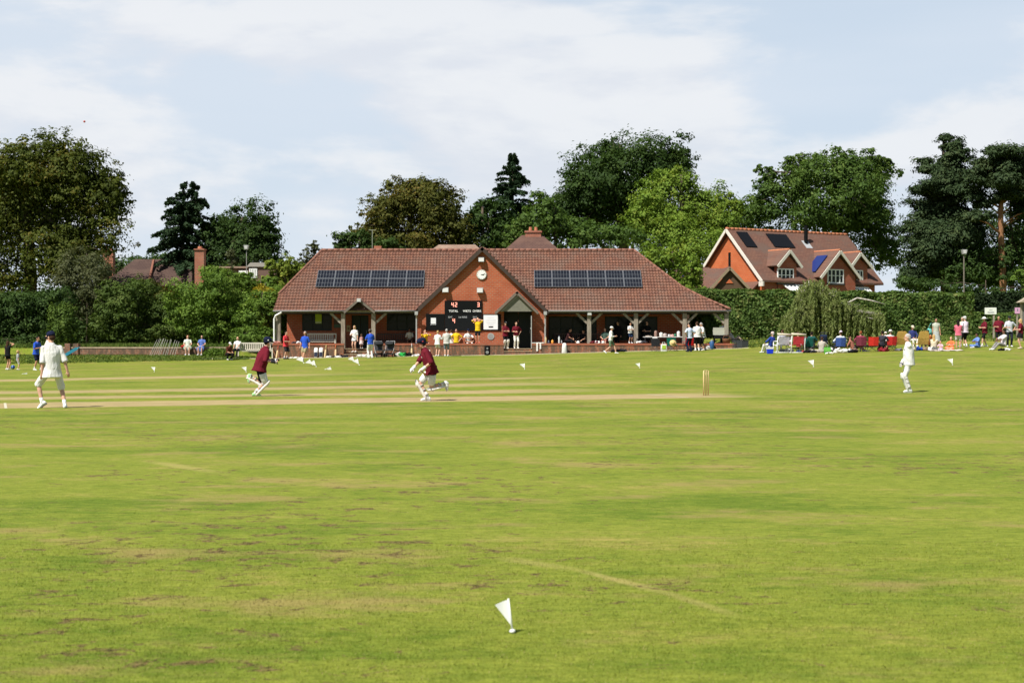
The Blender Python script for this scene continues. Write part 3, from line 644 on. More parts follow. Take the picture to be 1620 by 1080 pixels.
for px, py, l in ((761.5, 411, 'floodlight under the gable peak above the clock'), (705, 459, 'square floodlight on the gable above the scoreboard corner near the left eave'), (759.5, 459.5, 'square floodlight on the gable directly below the clock')):
    fl = thing('floodlight', l, 'floodlight', (X(px, ys), ys, Z(py, ys)), group='floodlights on the gable')
    f = MB(); f.prism([(-.2, -.05, -.16), (-.2, -.32, -.16), (-.2, -.24, .17), (-.2, -.05, .17)], (.4, 0, 0)); obj('housing', f, GUT if py > 430 else TRIM, fl, bevel=.015)
    f = MB(); f.prism([(-.17, -.318, -.13), (-.17, -.331, -.13), (-.17, -.27, .12), (-.17, -.257, .12)], (.34, 0, 0)); obj('lens', f, LAMPW, fl); f = MB(); f.box((-.05, -.05, -.05), (.05, -.002, .05)); obj('bracket', f, TRIM, fl)
for px, y, l in ((568, 90.93, 'square lamp at the peak of the small open porch'), (932.5, 91.36, 'square lamp on the oak post next to the walking woman')):
    fl = thing('porch_lamp', l, 'lamp', (X(px, y), y, Z(474.5 if px < 700 else 495.5, y)), group='lamps on the eaves')
    f = MB(); f.prism([(-.13, 0, -.1), (-.13, -.16, -.12), (-.13, -.12, .1), (-.13, 0, .1)], (.26, 0, 0)); obj('housing', f, GUT, fl); f = MB(); f.box((-.1, -.152, -.09), (.1, -.138, .06)); obj('lens', f, LAMPW, fl)
wp = thing('wall_plate', 'round grey disc on the brickwork below the white printed board', 'disc', (X(776.5, ys), ys, Z(532, ys)))
f = MB(); f.disc((0,-.03,0), .22, (0,.028,0), 24); obj('disc', f, plain('grey_stone', (.34,.34,.32), .8, .1), wp); f = MB(); f.disc((0,-.036,0), .15, (0,.006,0), 24); obj('inner_disc', f, plain('grey_stone2', (.27,.27,.26), .8, .1), wp)
ps = thing('poster', 'lime green poster hanging in the veranda window', 'poster', (X(504, YW), YW-.06, Z(503, YW))); f = MB(); f.box((-.21, -.02, -.36), (.21, 0, .36)); obj('sheet', f, plain('lime_poster', (.42,.56,.05), .7, .05), ps); f = MB(); f.box((-.2, -.024, -.34), (.2, -.021, -.24)); obj('footer_band', f, plain('pale_band', (.55,.6,.4), .7), ps)
ps = thing('notice_sign', 'dark wooden honours sign with green strip left of the porch post', 'sign', (X(535, YW), YW, Z(512, YW))); f = MB(); f.box((-.28, -.05, -.28), (.28, -.002, .34)); obj('board', f, plain('sign_wood', (.09,.06,.045), .7), ps); f = MB(); f.box((-.26, -.06, -.24), (.26, -.051, -.05)); obj('green_strip', f, plain('sign_green', (.08,.13,.085), .7), ps)
ps = thing('notice_sign', 'small pale yellow notice right of the porch post', 'sign', (X(551.5, YW), YW, Z(519.5, YW))); f = MB(); f.box((-.12, -.04, -.2), (.12, -.002, .2)); obj('board', f, plain('sign_cream', (.45,.36,.18), .7), ps); f = MB(); f.box((-.06, -.045, -.08), (.06, -.041, .08)); obj('printed_mark', f, plain('sign_brown', (.2,.12,.06), .7), ps)

dgf = bpy.context.evaluated_depsgraph_get()
for o in FONTS:
    m = bpy.data.meshes.new_from_object(o.evaluated_get(dgf)); n = bpy.data.objects.new('lettering', m); COL.objects.link(n)
    n.parent = o.parent; n.location = o.location.copy(); n.rotation_euler = o.rotation_euler.copy(); bpy.data.objects.remove(o)
# ---------------------------------------------------------------- houses behind
OBR = brick('orange_brick', (.56,.135,.043), (.50,.11,.037), (.4,.2,.11), 0, .30, .16)       # hung clay tiles
DBR = brick('house_brick', (.42,.10,.05), (.36,.08,.04)); CREAM = plain('cream_paint', (.66,.62,.54), .6, .06)
HT = tiles('house_tile', (.188,.092,.062), (.145,.068,.050), (.125,.082,.064), .35, .22)
DT = tiles('dark_tile', (.085,.05,.042), (.065,.04,.036), (.10,.065,.05), .25, .2)
HP = R(30); HO = Vector((X(1205, 118), 118, 0)); HU = Vector((math.cos(HP), math.sin(HP), 0)); HV = Vector((-math.sin(HP), math.cos(HP), 0))
hs = thing('brick_house', 'large orange brick house with white gables and rooftop solar panels', 'house', HO, HP)
def hu(px, v=0.0):      # photo column -> place along the front wall
    k = (px-810)/F; b = HO + HV*v; return (k*b.y - b.x)/(HU.x - k*HU.y)
def hz(py, px, v=0.0): return Z(py, (HO+HV*v+HU*hu(px, v)).y)
def hx(u, v, z): return Vector((u, v, z))
def po(nm, fn, mat, par=hs, **k): mb = MB(); fn(mb); return obj(nm, mb, mat, par, **k)
HW = 8.5; HL2 = hu(1388); EZ = hz(435, 1205); AZ2 = Z(362, (HO+HV*HW/2).y); UR0 = -.35
rl = hu(1340, HW/2)        # ridge ends before the right hip
po('wall', lambda m: m.prism([(0.02,0.02,1.8),(0.02,HW,1.8),(0.02,HW,EZ),(0.02,HW/2,AZ2-.35),(0.02,.02,EZ)], (.3,0,0)), OBR)
po('wall', lambda m: (m.box((.32,0,1.8),(HL2-.3,.3,EZ)), m.box((HL2-.6,.3,1.8),(HL2-.3,HW-.3,EZ)), m.box((.32,HW-.3,1.8),(HL2-.3,HW,EZ))), DBR)
sl2 = (AZ2-EZ)/(HW/2)
def froof(v): return EZ + sl2*v
def mroof(m):
    e = -.45; z0 = froof(e)
    a = [hx(UR0,e,z0), hx(HL2+.3,e,z0), hx(rl,HW/2,AZ2), hx(UR0,HW/2,AZ2)]
    b = [hx(UR0,HW-e,z0), hx(HL2+.3,HW-e,z0), hx(rl,HW/2,AZ2), hx(UR0,HW/2,AZ2)]
    for q in (a, b): m.prism(q, (0,0,-.16))
    m.prism([a[1], b[1], a[2]], (0,0,-.16))
po('roof', mroof, HT)
def ridg(m):
    n = 30
    for i in range(n): u0 = UR0+(rl-UR0)*i/n; m.tube([(u0,HW/2,AZ2),(u0+(rl-UR0)/n*.96,HW/2,AZ2)], [.13,.12], 6)
po('ridge_tile', ridg, plain('ridge_orange', (.42,.16,.08), .85, .25, 4), smooth=True)
def barges(m, par=None):
    for s, v in ((1, -.45), (-1, HW+.45)): m.bar((UR0-.02, v, froof(-.45)-.12), (UR0-.02, HW/2, AZ2-.12), .08, .25, up=(0,-s*.7,.7))
    m.box((UR0-.06, -.62, froof(-.45)-.5), (UR0+.1, -.1, froof(-.45)-.1))
po('bargeboard', barges, CREAM)
po('slit_window', lambda m: m.box((-.05,HW*.48,hz(420,1180)-.2),(.02,HW*.48+.24,hz(420,1180)+1.35)), BLK)
po('flue', lambda m: (m.tube([(hu(1275,3.2),3.2,froof(3.2)-.2),(hu(1275,3.2),3.2,hz(357,1275,3.2))], .17, 10)), BLK)
po('flashing', lambda m: m.obox((hu(1275,3.2),3.05,froof(3.0)+.05),(1,0,0),(0,1,sl2),(0,-sl2,1),.35,.5,.03), plain('lead', (.4,.41,.42), .5))
def rpanel(px0, px1, py0, py1, v0, v1, mat):
    u0, u1 = hu(px0, v0), hu(px1, v0); n = Vector((0,-sl2,1)).normalized()*.08
    f = MB(); f.prism([hx(u0,v0,froof(v0)), hx(u1,v0,froof(v0)), hx(u1,v1,froof(v1)), hx(u0,v1,froof(v1))], n); obj('solar_panel', f, mat, hs)
RP = glass('roof_panel', (.008,.008,.009)); BP = glass('blue_panel', (.016,.03,.14))
rpanel(1181, 1198, 0, 0, 2.55, 3.95, RP); rpanel(1226, 1258, 0, 0, 2.65, 3.9, RP)
def hwindow(px0, px1, py0, py1, v, cols, par):
    u0, u1 = hu(px0, v), hu(px1, v); z0, z1 = hz(py1, px0, v), hz(py0, px0, v)
    f = MB(); t = .09
    f.box((u0,v-.08,z0),(u0+t,v+.02,z1)); f.box((u1-t,v-.08,z0),(u1,v+.02,z1)); f.box((u0+t,v-.08,z0),(u1-t,v+.02,z0+t)); f.box((u0+t,v-.08,z1-t),(u1-t,v+.02,z1))
    for i in range(1, cols): x = u0+(u1-u0)*i/cols; f.box((x-.055,v-.075,z0+t),(x+.055,v+.02,z1-t))
    f.box((u0+t,v-.07,(z0*.45+z1*.55)-.025),(u1-t,v+.015,(z0*.45+z1*.55)+.025))
    w = obj('window', f, WHITE, hs); g = MB(); g.box((u0+t,v-.04,z0+t),(u1-t,v-.02,z1-t)); obj('pane', g, GLASS, w)
    g = MB(); g.box((u0-.08,v-.14,z0-.14),(u1+.08,v+.02,z0-.003)); obj('sill', g, TRIM, w)
def dormer(pxl, pxr, pxa, pya, pyl, win, v=-.12, depth=6):
    ul, ur = hu(pxl, v), hu(pxr, v); ua = hu(pxa, v); za = hz(pya, pxa, v); ze = hz(pyl, pxl, v)
    po('dormer_wall', lambda m: m.prism([hx(ul+.35,v,2.0), hx(ur-.35,v,2.0), hx(ur-.35,v,ze+.25), hx(ua,v,za-.3), hx(ul+.35,v,ze+.25)], (0,.5,0)), DBR)
    vb = (za-EZ)/sl2 + .3          # where the little ridge meets the main roof
    for ue in (ul, ur):
        vv = max(v, (ze-EZ)/sl2 + .3)
        q = [hx(ue,v-.3,ze), hx(ua,v-.3,za), hx(ua,vb,za), hx(ue,vv,ze)]
        n = (q[1]-q[0]).cross(Vector((0,1,0))).normalized(); n = n if n.z > 0 else -n
        f = MB(); f.prism(q, n*.14); obj('dormer_roof', f, HT, hs)
        f = MB(); f.bar(q[0]+Vector((0,-.05,-.02)), q[1]+Vector((0,-.05,-.02)), .07, .24, up=n); obj('bargeboard', f, CREAM, hs)
    f = MB(); f.tube([hx(ua,v-.3,za+.1), hx(ua,vb,za+.1)], .12, 6); obj('ridge_tile', f, bpy.data.materials['ridge_orange'], hs)
    hwindow(*win, v, 3 if win[1]-win[0] < 20 else 4, hs)
    return ul, ur, ua, za, ze
dormer(1226, 1265, 1246, 397, 422, (1229.5, 1255, 424.5, 447.5))
d2 = dormer(1294, 1358, 1325.5, 398, 440, (1308.5, 1334, 425.5, 448), -.5)
dormer(1341, 1377, 1357.5, 401, 424, (1350, 1364.5, 427, 450))
ul, ur, ua, za, ze = d2           # blue panel on the big dormer's left slope
dv = Vector((ua-ul,0,za-ze)); f = MB(); n = Vector((-dv.z,0,dv.x)).normalized()
p0 = hx(ul,.1,ze)+dv*.18+n*.2; p1 = hx(ul,.1,ze)+dv*.8+n*.2; f.prism([p0, p1, p1+Vector((0,1.3,0)), p0+Vector((0,1.3,0))], n*.07); obj('solar_panel', f, BP, hs)
# low wing behind on the left with a blue panel, and the lean-to in front of the gable
def wing(m):
    z0 = hz(432, 1095, HW); m.prism([hx(-.4,HW-2.0,AZ2-3.2), hx(-4.2,HW-2.0,AZ2-3.2), hx(-5.4,HW-4.6,AZ2-6.0), hx(-.4,HW-4.6,AZ2-6.0)], (0,0,-.15)); m.box((-5.0,HW-4.4,1.8),(-.05,HW-1.5,AZ2-6.2))
po('side_wing', wing, HT)
f = MB(); a = hx(-4.0,HW-2.9,AZ2-4.1); f.prism([a, a+Vector((1.7,0,0)), a+Vector((1.5,-1.2,-1.29)), a+Vector((-.3,-1.2,-1.29))], (0,-.04,.08)); obj('solar_panel', f, BP, hs)
po('lean_to_roof', lambda m: m.prism([hx(-.02,.2,hz(443,1205)-.1), hx(-.02,6.5,hz(443,1205)-.1), hx(-3.2,6.5,hz(443,1205)-2.2), hx(-3.2,-.6,hz(443,1205)-2.2)], (0,0,-.15)), HT)
def conserv(par, px0, px1, pya, pyb, depth, nm):
    u0, u1 = hu(px0,-.2), hu(px1,-.2); za = hz(pya, px0); f = MB()
    for i in range(7): u = u0+(u1-u0)*i/6; f.bar((u,-.15,za),(u-.0,-.15-depth,za-1.0), .09)
    f.bar((u0,-.15,za),(u1,-.15,za), .12); f.bar((u0,-.15-depth,za-1),(u1,-.15-depth,za-1), .14)
    c = obj(nm, f, WHITE, hs); g = MB(); g.prism([hx(u0,-.2,za-.06), hx(u1,-.2,za-.06), hx(u1,-.1-depth,za-1.04), hx(u0,-.1-depth,za-1.04)], (0,0,-.03)); obj('pane', g, plain('frosted_roof', (.5,.53,.54), .25, .1), c)
    g = MB(); g.box((u0,-.1-depth,1.9),(u1,-.2-depth+.2,za-1.1)); obj('base', g, WHITE, c)
conserv(hs, 1240, 1275, 450.5, 462, 2.0, 'conservatory_roof'); conserv(hs, 1350, 1374, 455, 464, 1.2, 'conservatory_roof')
# garage in front
gy = 113; gt = thing('garage', 'low tiled outbuilding with weatherboarded gable in front of the orange house', 'outbuilding', (X(1160, gy), gy, 0))
gx = lambda px: X(px, gy)-X(1160, gy)
zr, zf = Z(424, gy), Z(463, gy)
f = MB(); f.prism([(gx(1128)+.2,0,1.8),(gx(1188)-.2,0,1.8),(gx(1188)-.2,0,zf),(gx(1154),0,zr-.2),(gx(1120)+.2,0,zf)], (0,.2,0)); obj('gable_wall', f, brick('weatherboard', (.13,.085,.05), (.10,.065,.04), (.05,.03,.02), 0, 4, .16), gt)
for s, pe in ((1, 1118), (-1, 1190)):
    f = MB(); q = [(gx(pe),-.25,zf),(gx(1154),-.25,zr),(gx(1154)-(0 if s<0 else 0),7,zr),(gx(pe),7,zf)]; n = (0,0,.14); f.prism(q, n); obj('roof', f, HT, gt)
    f = MB(); f.bar((gx(pe),-.28,zf),(gx(1154),-.28,zr), .06, .2, up=(0,0,1)); obj('bargeboard', f, plain('oak_barge', (.25,.19,.12), .8), gt)
f = MB(); f.prism([(gx(1154),3.0,zr+.02),(gx(1093),3.0,zr+.02),(gx(1075),.6,zf),(gx(1124),.6,zf)], (0,.05,.12)); obj('side_roof', f, HT, gt)
f = MB(); f.prism([(gx(1148),-.06,zf+.75),(gx(1160),-.06,zf+.75),(gx(1154),-.06,zf+1.1)], (0,.05,0)); obj('red_emblem', f, OBR, gt)
# roofs that rise over the pavilion ridge
def hip_house(nm, lab, pxl, pxr, pxa0, pxa1, pyt, pyb, y, mat, chim=None, dep=8):
    cx = X((pxl+pxr)/2, y); h = thing(nm, lab, 'house', (cx, y, 0)); x = lambda px: X(px, y)-cx; zt, zb = Z(pyt, y+dep/2), Z(pyb, y)
    f = MB(); A, B, C, D = (x(pxl),0,zb),(x(pxr),0,zb),(x(pxr),dep,zb),(x(pxl),dep,zb); E, K = (x(pxa0),dep/2,zt),(x(pxa1),dep/2,zt)
    f.add([A,B,C,D,E,K], [(0,1,5,4),(1,2,5),(2,3,4,5),(3,0,4),(0,3,2,1)]); obj('roof', f, mat, h)
    f = MB(); f.box((x(pxl)+.4,.4,1.0),(x(pxr)-.4,dep-.4,zb-.003)); obj('wall', f, DBR, h)
    if chim:
        for (pc, w, pt, pb_) in chim:
            f = MB(); yy = dep/2; c = X(pc, y+yy)-cx; z0, z1 = Z(pb_, y+yy), Z(pt, y+yy); f.box((c-w/2,yy-.35,z0-4),(c+w/2,yy+.35,z1-.35)); f.box((c-w/2-.07,yy-.42,z1-.35),(c+w/2+.07,yy+.42,z1-.2)); ch = obj('chimney', f, brick('chimney_brick', (.42,.15,.09), (.34,.11,.07)), h)
            for d in (-.22, .22) if w > .8 else (0,): f = MB(); f.tube([(c+d,yy,z1-.2),(c+d,yy,z1+.12)], [.14,.11], 8); obj('chimney_pot', f, plain('pot_clay', (.42,.16,.09), .85), ch)
    return h
hip_house('hip_roof_house', 'brown hipped roof with a brick chimney rising behind the pavilion ridge', 786, 896, 826, 860, 372, 405, 110, tiles('brown_tile', (.115,.062,.048), (.09,.05,.042), (.13,.075,.055), .25, .2), [(843.5, 1.25, 361.5, 378)])
hip_house('bungalow', 'pale tiled bungalow roof just showing over the pavilion ridge', 668, 772, 690, 750, 387, 405, 112, tiles('sandy_tile', (.27,.17,.12), (.21,.13,.10), (.30,.21,.15), .25, .2))
# houses behind the shrubs on the left
cot = hip_house('cottage', 'dark brown tiled cottage roof above the shrubs on the left', 158, 303, 196, 291, 410, 452, 122, DT, [(172, .95, 392, 430)], 7)
cx = cot.location.x
f = MB(); f.tube([(X(245,125)-cx, 2.6, Z(412,125)),(X(238,123)-cx, .6, Z(446,123))], .12, 6); obj('ridge_tile', f, plain('old_ridge', (.24,.10,.065), .85), cot)
fh = thing('flat_roof_house', 'flat roofed brick house with tall chimney and white barred window', 'house', (X(380,119),119,0)); fx = lambda px, y=119: X(px,y)-X(380,119)
f = MB(); f.box((fx(315),.2,1.2),(fx(452),6,Z(424,119))); obj('wall', f, brick('brown_brick', (.17,.085,.055), (.13,.065,.045)), fh); f = MB(); f.box((fx(324),-.1,Z(424,119)),(fx(400),6.2,Z(421.5,119))); obj('roof', f, plain('felt', (.30,.2,.15), .8), fh)
f = MB(); f.prism([(fx(392),-.6,Z(422.5,119)),(fx(398),-.6,Z(416,119)),(fx(440),-.6,Z(416,119)),(fx(446),-.6,Z(422.5,119))], (0,3,0)); obj('bay_roof', f, plain('lead_roof', (.33,.30,.27), .7), fh)
f = MB(); f.box((fx(394),-.45,Z(447,119)),(fx(444),.19,Z(422.6,119))); obj('bay_wall', f, plain('bay_brown', (.15,.09,.07), .8), fh)
f = MB(); a, b, c, d = fx(396), fx(408.5), Z(440,119), Z(425,119)
f.box((a,-.52,c),(b,-.455,c+.08)); f.box((a,-.52,d-.08),(b,-.455,d))
for i in range(5): u = a+.05+(b-a-.1)*i/4; f.box((u-.05,-.515,c+.08),(u+.05,-.46,d-.08))
w = obj('window', f, WHITE, fh); g = MB(); g.box((a+.05,-.475,c+.05),(b-.05,-.452,d-.05)); obj('pane', g, GLASS, w)
f = MB(); f.box((fx(378),-.06,Z(437,119)),(fx(392),.1,Z(428,119))); obj('white_panel', f, WHITE, fh)
f = MB(); f.box((fx(310),-.5,2),(fx(324.5),.3,Z(396,119))); f.box((fx(309),-.6,Z(396,119)),(fx(325.5),.4,Z(394,119))); ch = obj('chimney', f, bpy.data.materials['chimney_brick'], fh); f = MB(); f.tube([(fx(317),-.1,Z(394,119)),(fx(317),-.1,Z(390,119))], [.22,.17], 8); obj('chimney_pot', f, bpy.data.materials['pot_clay'], ch)
def lamp_post(lab, px, y, pyt, tall):
    z0 = gz(X(px,y), y); z1 = Z(pyt, y); t = thing('lamp_post', lab, 'lamp post', (X(px,y), y, z0))
    f = MB(); f.tube([(0,0,0),(0,0,z1-z0)], [.07,.05] if tall else [.04,.03], 8); obj('pole', f, plain('pole_wood', (.16,.14,.11), .8) if tall else plain('pole_grey', (.30,.29,.27), .6), t)
    f = MB(); f.prism([(-.12,-.25,z1-z0-.3),(.12,-.25,z1-z0-.3),(.2,-.25,z1-z0+.05),(-.2,-.25,z1-z0+.05)], (0,.4,0)); obj('lamp_head', f, GUT, t); f = MB(); f.box((-.1,-.27,z1-z0-.26),(.1,-.252,z1-z0)); obj('lens', f, LAMPW, t)
lamp_post('slim grey lamp post rising beside the flat roofed house', 390, 115, 389, 0)
lamp_post('tall wooden lamp post with small lantern before the dark pines', 1525, 112, 396, 1)
# garden wall on the left
gw = thing('garden_wall', 'low mossy brick garden wall below the shrub bank', 'wall', (0, 91.9, 0)); f = MB()
n = 24; x0, x1 = X(92, 92), X(362, 92); ms = []
f.box((x0,0,.3),(x1,.3,1.1)); obj('wall', f, brick('mossy_brick', (.34,.15,.09), (.24,.10,.065), (.3,.24,.18), .8), gw)
f = MB(); f.box((x0-.03,-.03,1.1),(x1+.03,.33,1.19)); obj('coping', f, plain('coping_stone', (.40,.30,.21), .9, .35, 3), gw)
for px in (108, 121): f = MB(); f.box((X(px,92)-.17,-.1,.3),(X(px,92)+.17,.40,1.42)); obj('pier', f, bpy.data.materials['mossy_brick'], gw)
# ---------------------------------------------------------------- trees, shrubs and hedges
def leafmesh(name, C, N, size, asp=.55, fold=.15):
    n = len(C); N = N/(np.linalg.norm(N, axis=1, keepdims=True)+1e-9)
    A = RNG.normal(size=(n,3)); A -= N*(A*N).sum(1, keepdims=True); A /= np.linalg.norm(A, axis=1, keepdims=True)+1e-9
    B = np.cross(N, A); s = size[:, None]
    V = np.stack([C+A*s*.5, C+B*s*asp*.5+N*s*fold, C-A*s*.5, C-B*s*asp*.5+N*s*fold], 1).reshape(-1,3).astype(np.float32)
    return rawmesh(name, V, 4)
def rawmesh(name, V, k):
    n = len(V); m = bpy.data.meshes.new(name); m.vertices.add(n); m.vertices.foreach_set('co', np.ascontiguousarray(V, dtype=np.float32).ravel()); m.loops.add(n)
    m.loops.foreach_set('vertex_index', np.arange(n, dtype=np.int32)); m.polygons.add(n//k); m.polygons.foreach_set('loop_start', np.arange(0, n, k, dtype=np.int32)); m.update(); return m
def sph(n):
    d = RNG.normal(size=(n,3)); return d/np.linalg.norm(d, axis=1, keepdims=True)
def crown_pts(blobs, n, cl=.22, per=26, inner=.22, shell=(.62,1.0), flat=.7, up=.35, low=False):
    """leaf positions and normals: clusters over the skin of every lump, a thinner filling inside"""
    ar = np.array([b[3]*b[4]+b[4]*b[5]+b[3]*b[5] for b in blobs]); ar = ar/ar.sum(); CC = []; NN = []
    for b, w in zip(blobs, ar):
        c = np.array(b[:3]); r = np.array(b[3:6]); k = max(3, int(n*w*(1-inner)/per))
        d = sph(k); d[:,2] = d[:,2] if low else np.where(d[:,2] < -.5, -d[:,2], d[:,2]); cc = c + d*r*RNG.uniform(shell[0], shell[1], (k,1))
        cs = cl*r.mean()*RNG.uniform(.6, 1.5, (k,1))
        o = RNG.normal(size=(k,per,3))*np.array([1,1,flat])*.62; P = cc[:,None,:] + o*cs[:,None,:]
        nr = d[:,None,:]*.7 + o*.5 + RNG.normal(size=(k,per,3))*.28 + np.array([0,0,up])
        CC.append(P.reshape(-1,3)); NN.append(nr.reshape(-1,3))
        q = int(n*w*inner); dd = sph(q); P = c + dd*r*(RNG.uniform(0, 1, (q,1))**.5)*.82; CC.append(P); NN.append(RNG.normal(size=(q,3))+np.array([0,0,.4]))
    return np.concatenate(CC), np.concatenate(NN)
def trunk_mesh(base, top, r0, limbs, blobs):
    mb = MB(); base = Vector(base); top = Vector(top); k = 6; pts = []
    for i in range(k+1): t = i/k; pts.append(base.lerp(top, t) + Vector((math.sin(t*5+base.x)*r0*.5, math.cos(t*4+base.x)*r0*.4, 0))*(t*(1.6-t)))
    mb.tube(pts, [r0*(1.25 if i == 0 else 1)*(1-.72*i/k) for i in range(k+1)], 8)
    for b in random.sample(list(blobs), min(limbs, len(blobs))):
        t = random.uniform(.35, .9); s = base.lerp(top, t); e = Vector(b[:3]) + Vector((random.uniform(-.3,.3)*b[3], random.uniform(-.3,.3)*b[4], b[5]*.3)); m = s.lerp(e, .5)+Vector((0,0,.06*(e-s).length))
        mb.tube([s, m, e], [r0*.42*(1-t*.5), r0*.24, r0*.08], 6)
        for q in range(3):
            e2 = e.lerp(m, random.uniform(.1,.6)) ; e3 = Vector(b[:3])+Vector(sph(1)[0]*np.array(b[3:6])*.85); mb.tube([e2, e2.lerp(e3,.5)+Vector((0,0,.1)), e3], [r0*.14, r0*.09, r0*.03], 5)
    return mb
BARK = bark('tree_bark', (.045,.034,.024), (.12,.095,.07)); PBARK = bark('pine_bark', (.15,.07,.035), (.34,.18,.095)); WBARK = bark('pale_bark', (.25,.22,.18), (.55,.52,.46))
def pxblobs(y, L, dr=.8, jit=.12):
    out = []
    for (px, py, rx, ry) in L:
        k = y/F; e = 1.07 if y > 110 else 1.0; out.append((X(px,y), y + random.uniform(-jit, jit)*rx*k*4, Z(py,y), rx*k*e, max(rx, ry)*k*dr, ry*k*e))
    return out
def lumps(blobs, m, f=(.42,.62)):
    """break every big lump into smaller ones over its surface for an uneven outline"""
    out = []
    for b in blobs:
        c = np.array(b[:3]); r = np.array(b[3:6]); out.append((*(c), *(r*.80)))
        for d in sph(m):
            if d[2] < -.75: d[2] *= -.5
            k = random.uniform(*f); out.append((*(c + d*r*random.uniform(.55,.78)), *(r*k)))
    return out
def tree(name, lab, y, L, mat, n, size, trunk=None, r0=.35, m=9, barkm=None, dr=.8, cat='tree', per=34, cl=.21, asp=.6, limbs=6, group=None, inner=.25, flat=.7, f=(.42,.62), sub=True):
    bl0 = pxblobs(y, L, dr); bl = lumps(bl0, m, f) if sub else bl0
    bx = trunk if trunk is not None else sum(b[0]*b[3] for b in bl0)/sum(b[3] for b in bl0); bz = gz(bx, y)
    t = thing(name, lab, cat, (bx, y, bz), 0, group)
    top = max(b[2]+b[5]*.6 for b in bl0); tm = trunk_mesh((0,0,-.15), (0,0,top-bz), r0, limbs, [(b[0]-bx, b[1]-y, b[2]-bz, *b[3:6]) for b in bl0])
    obj('trunk', tm, barkm or BARK, t, True)
    C, N = crown_pts(bl, n, cl, per, inner, flat=flat, low=(cat == 'shrub')); C = C - np.array([bx, y, bz]); keep = C[:,2] > .05; C, N = C[keep], N[keep]
    mm = leafmesh('crown', C, N, RNG.uniform(size*.6, size*1.35, len(C)), asp); mm.materials.append(mat)
    o = bpy.data.objects.new('crown', mm); COL.objects.link(o); o.parent = t; return t
LG = dict(
 yew=leafmat('yew_leaf', (.009,.020,.006), (.018,.034,.009), (.030,.050,.014), .8, .15),  # shade under the pines put into the leaf colour of the back hedge
 mid=leafmat('bramble_leaf', (0.048, 0.0864, 0.0156), (0.084, 0.132, 0.024), (0.138, 0.18, 0.0384), .6),
 beech=leafmat('beech_leaf', (0.044, 0.0651, 0.0088), (0.081, 0.1038, 0.0123), (0.1628, 0.132, 0.0194), .40),
 oak=leafmat('oak_leaf', (0.0241, 0.0522, 0.0101), (0.0422, 0.0824, 0.015), (0.0703, 0.1105, 0.0221), .35),
 maple=leafmat('maple_leaf', (0.0998, 0.1733, 0.0189), (0.1733, 0.2678, 0.0315), (0.2835, 0.3255, 0.0473), .5, .38),
 ash=leafmat('ash_leaf', (0.0458, 0.0915, 0.0166), (0.0838, 0.1462, 0.0254), (0.1397, 0.197, 0.0381), .35),
 autumn=leafmat('autumn_leaf', (0.0587, 0.0769, 0.0142), (0.1012, 0.1063, 0.0172), (0.1822, 0.1265, 0.0223), .35),
 conifer=leafmat('conifer_leaf', (0.0157, 0.0382, 0.0157), (0.0292, 0.0583, 0.0235), (0.0471, 0.0807, 0.0315), .5, .12),
 pine=leafmat('pine_leaf', (0.0215, 0.0429, 0.0166), (0.039, 0.0644, 0.0234), (0.0634, 0.0858, 0.0292), .4, .12),
 dark=leafmat('dark_leaf', (0.0261, 0.0554, 0.0114), (0.0521, 0.0978, 0.0196), (0.0945, 0.15, 0.0327), .6),
 bush=leafmat('bush_leaf', (0.0655, 0.1281, 0.0175), (0.131, 0.2184, 0.0291), (0.2111, 0.2912, 0.0495), .6),
 lime=leafmat('lime_leaf', (.11,.165,.018), (.20,.26,.034), (.33,.33,.05), .7, .38),
 grey=leafmat('grey_leaf', (0.0605, 0.0748, 0.0308), (0.099, 0.1122, 0.0462), (0.165, 0.1705, 0.0825), .7),
 hedge=leafmat('hedge_leaf', (0.0569, 0.1093, 0.0218), (0.1093, 0.1792, 0.035), (0.2843, 0.2951, 0.0983), 1.3),
 willow=leafmat('willow_leaf', (.135,.180,.046), (.205,.25,.075), (.30,.31,.12), .9, .42),
 gold=leafmat('gold_leaf', (.22,.22,.02), (.42,.34,.03), (.55,.44,.06), .9, .35),
 cyp=leafmat('cypress_leaf', (0.066, 0.1176, 0.0216), (0.108, 0.174, 0.03), (0.156, 0.216, 0.042), .9))
tree('beech_tree', 'huge bronze green beech tree filling the left edge of the picture', 114, [(60,345,120,105),(120,300,75,70),(20,290,70,55),(150,375,62,70),(-30,360,80,110),(60,270,75,48),(110,420,85,55),(175,320,35,40),(20,440,60,40)], LG['beech'], 95000, .25, X(45,114), .7, 10, flat=.5, inner=.35)
tree('oak_tree', 'broad dark oak tree tallest behind the pavilion roof', 146, [(985,290,85,72),(935,310,58,55),(1040,265,50,45),(905,335,40,50),(990,345,95,55),(965,250,40,32),(1065,275,32,40),(880,360,50,42)], LG['oak'], 60000, .30, X(985,146), .8, 10, limbs=8)
tree('maple_tree', 'bright light green maple tree behind the right end of the pavilion', 138, [(1065,335,72,62),(1125,345,48,58),(1035,365,46,55),(1090,400,75,50),(1060,295,42,28),(1145,385,30,45),(1158,355,26,42)], LG['maple'], 54000, .25, X(1080,138), .5, 10)
tree('garden_tree', 'small leafy light green tree beside the right hip of the pavilion roof', 104, [(1048,420,34,32),(1080,440,32,32),(1030,402,22,18),(1095,455,20,28),(1060,450,32,24)], LG['maple'], 9000, .22, X(1065,104), .18, 8)
tree('ash_tree', 'large spreading tree with open sunlit foliage above the brick house', 146, [(1310,310,95,62),(1245,320,55,50),(1375,330,50,70),(1350,275,52,38),(1270,270,42,30),(1215,320,32,45),(1400,390,38,55),(1310,370,100,50),(1400,275,20,25),(1210,280,22,22)], LG['ash'], 56000, .30, X(1320,146), .6, 12, limbs=9, f=(.28,.5))
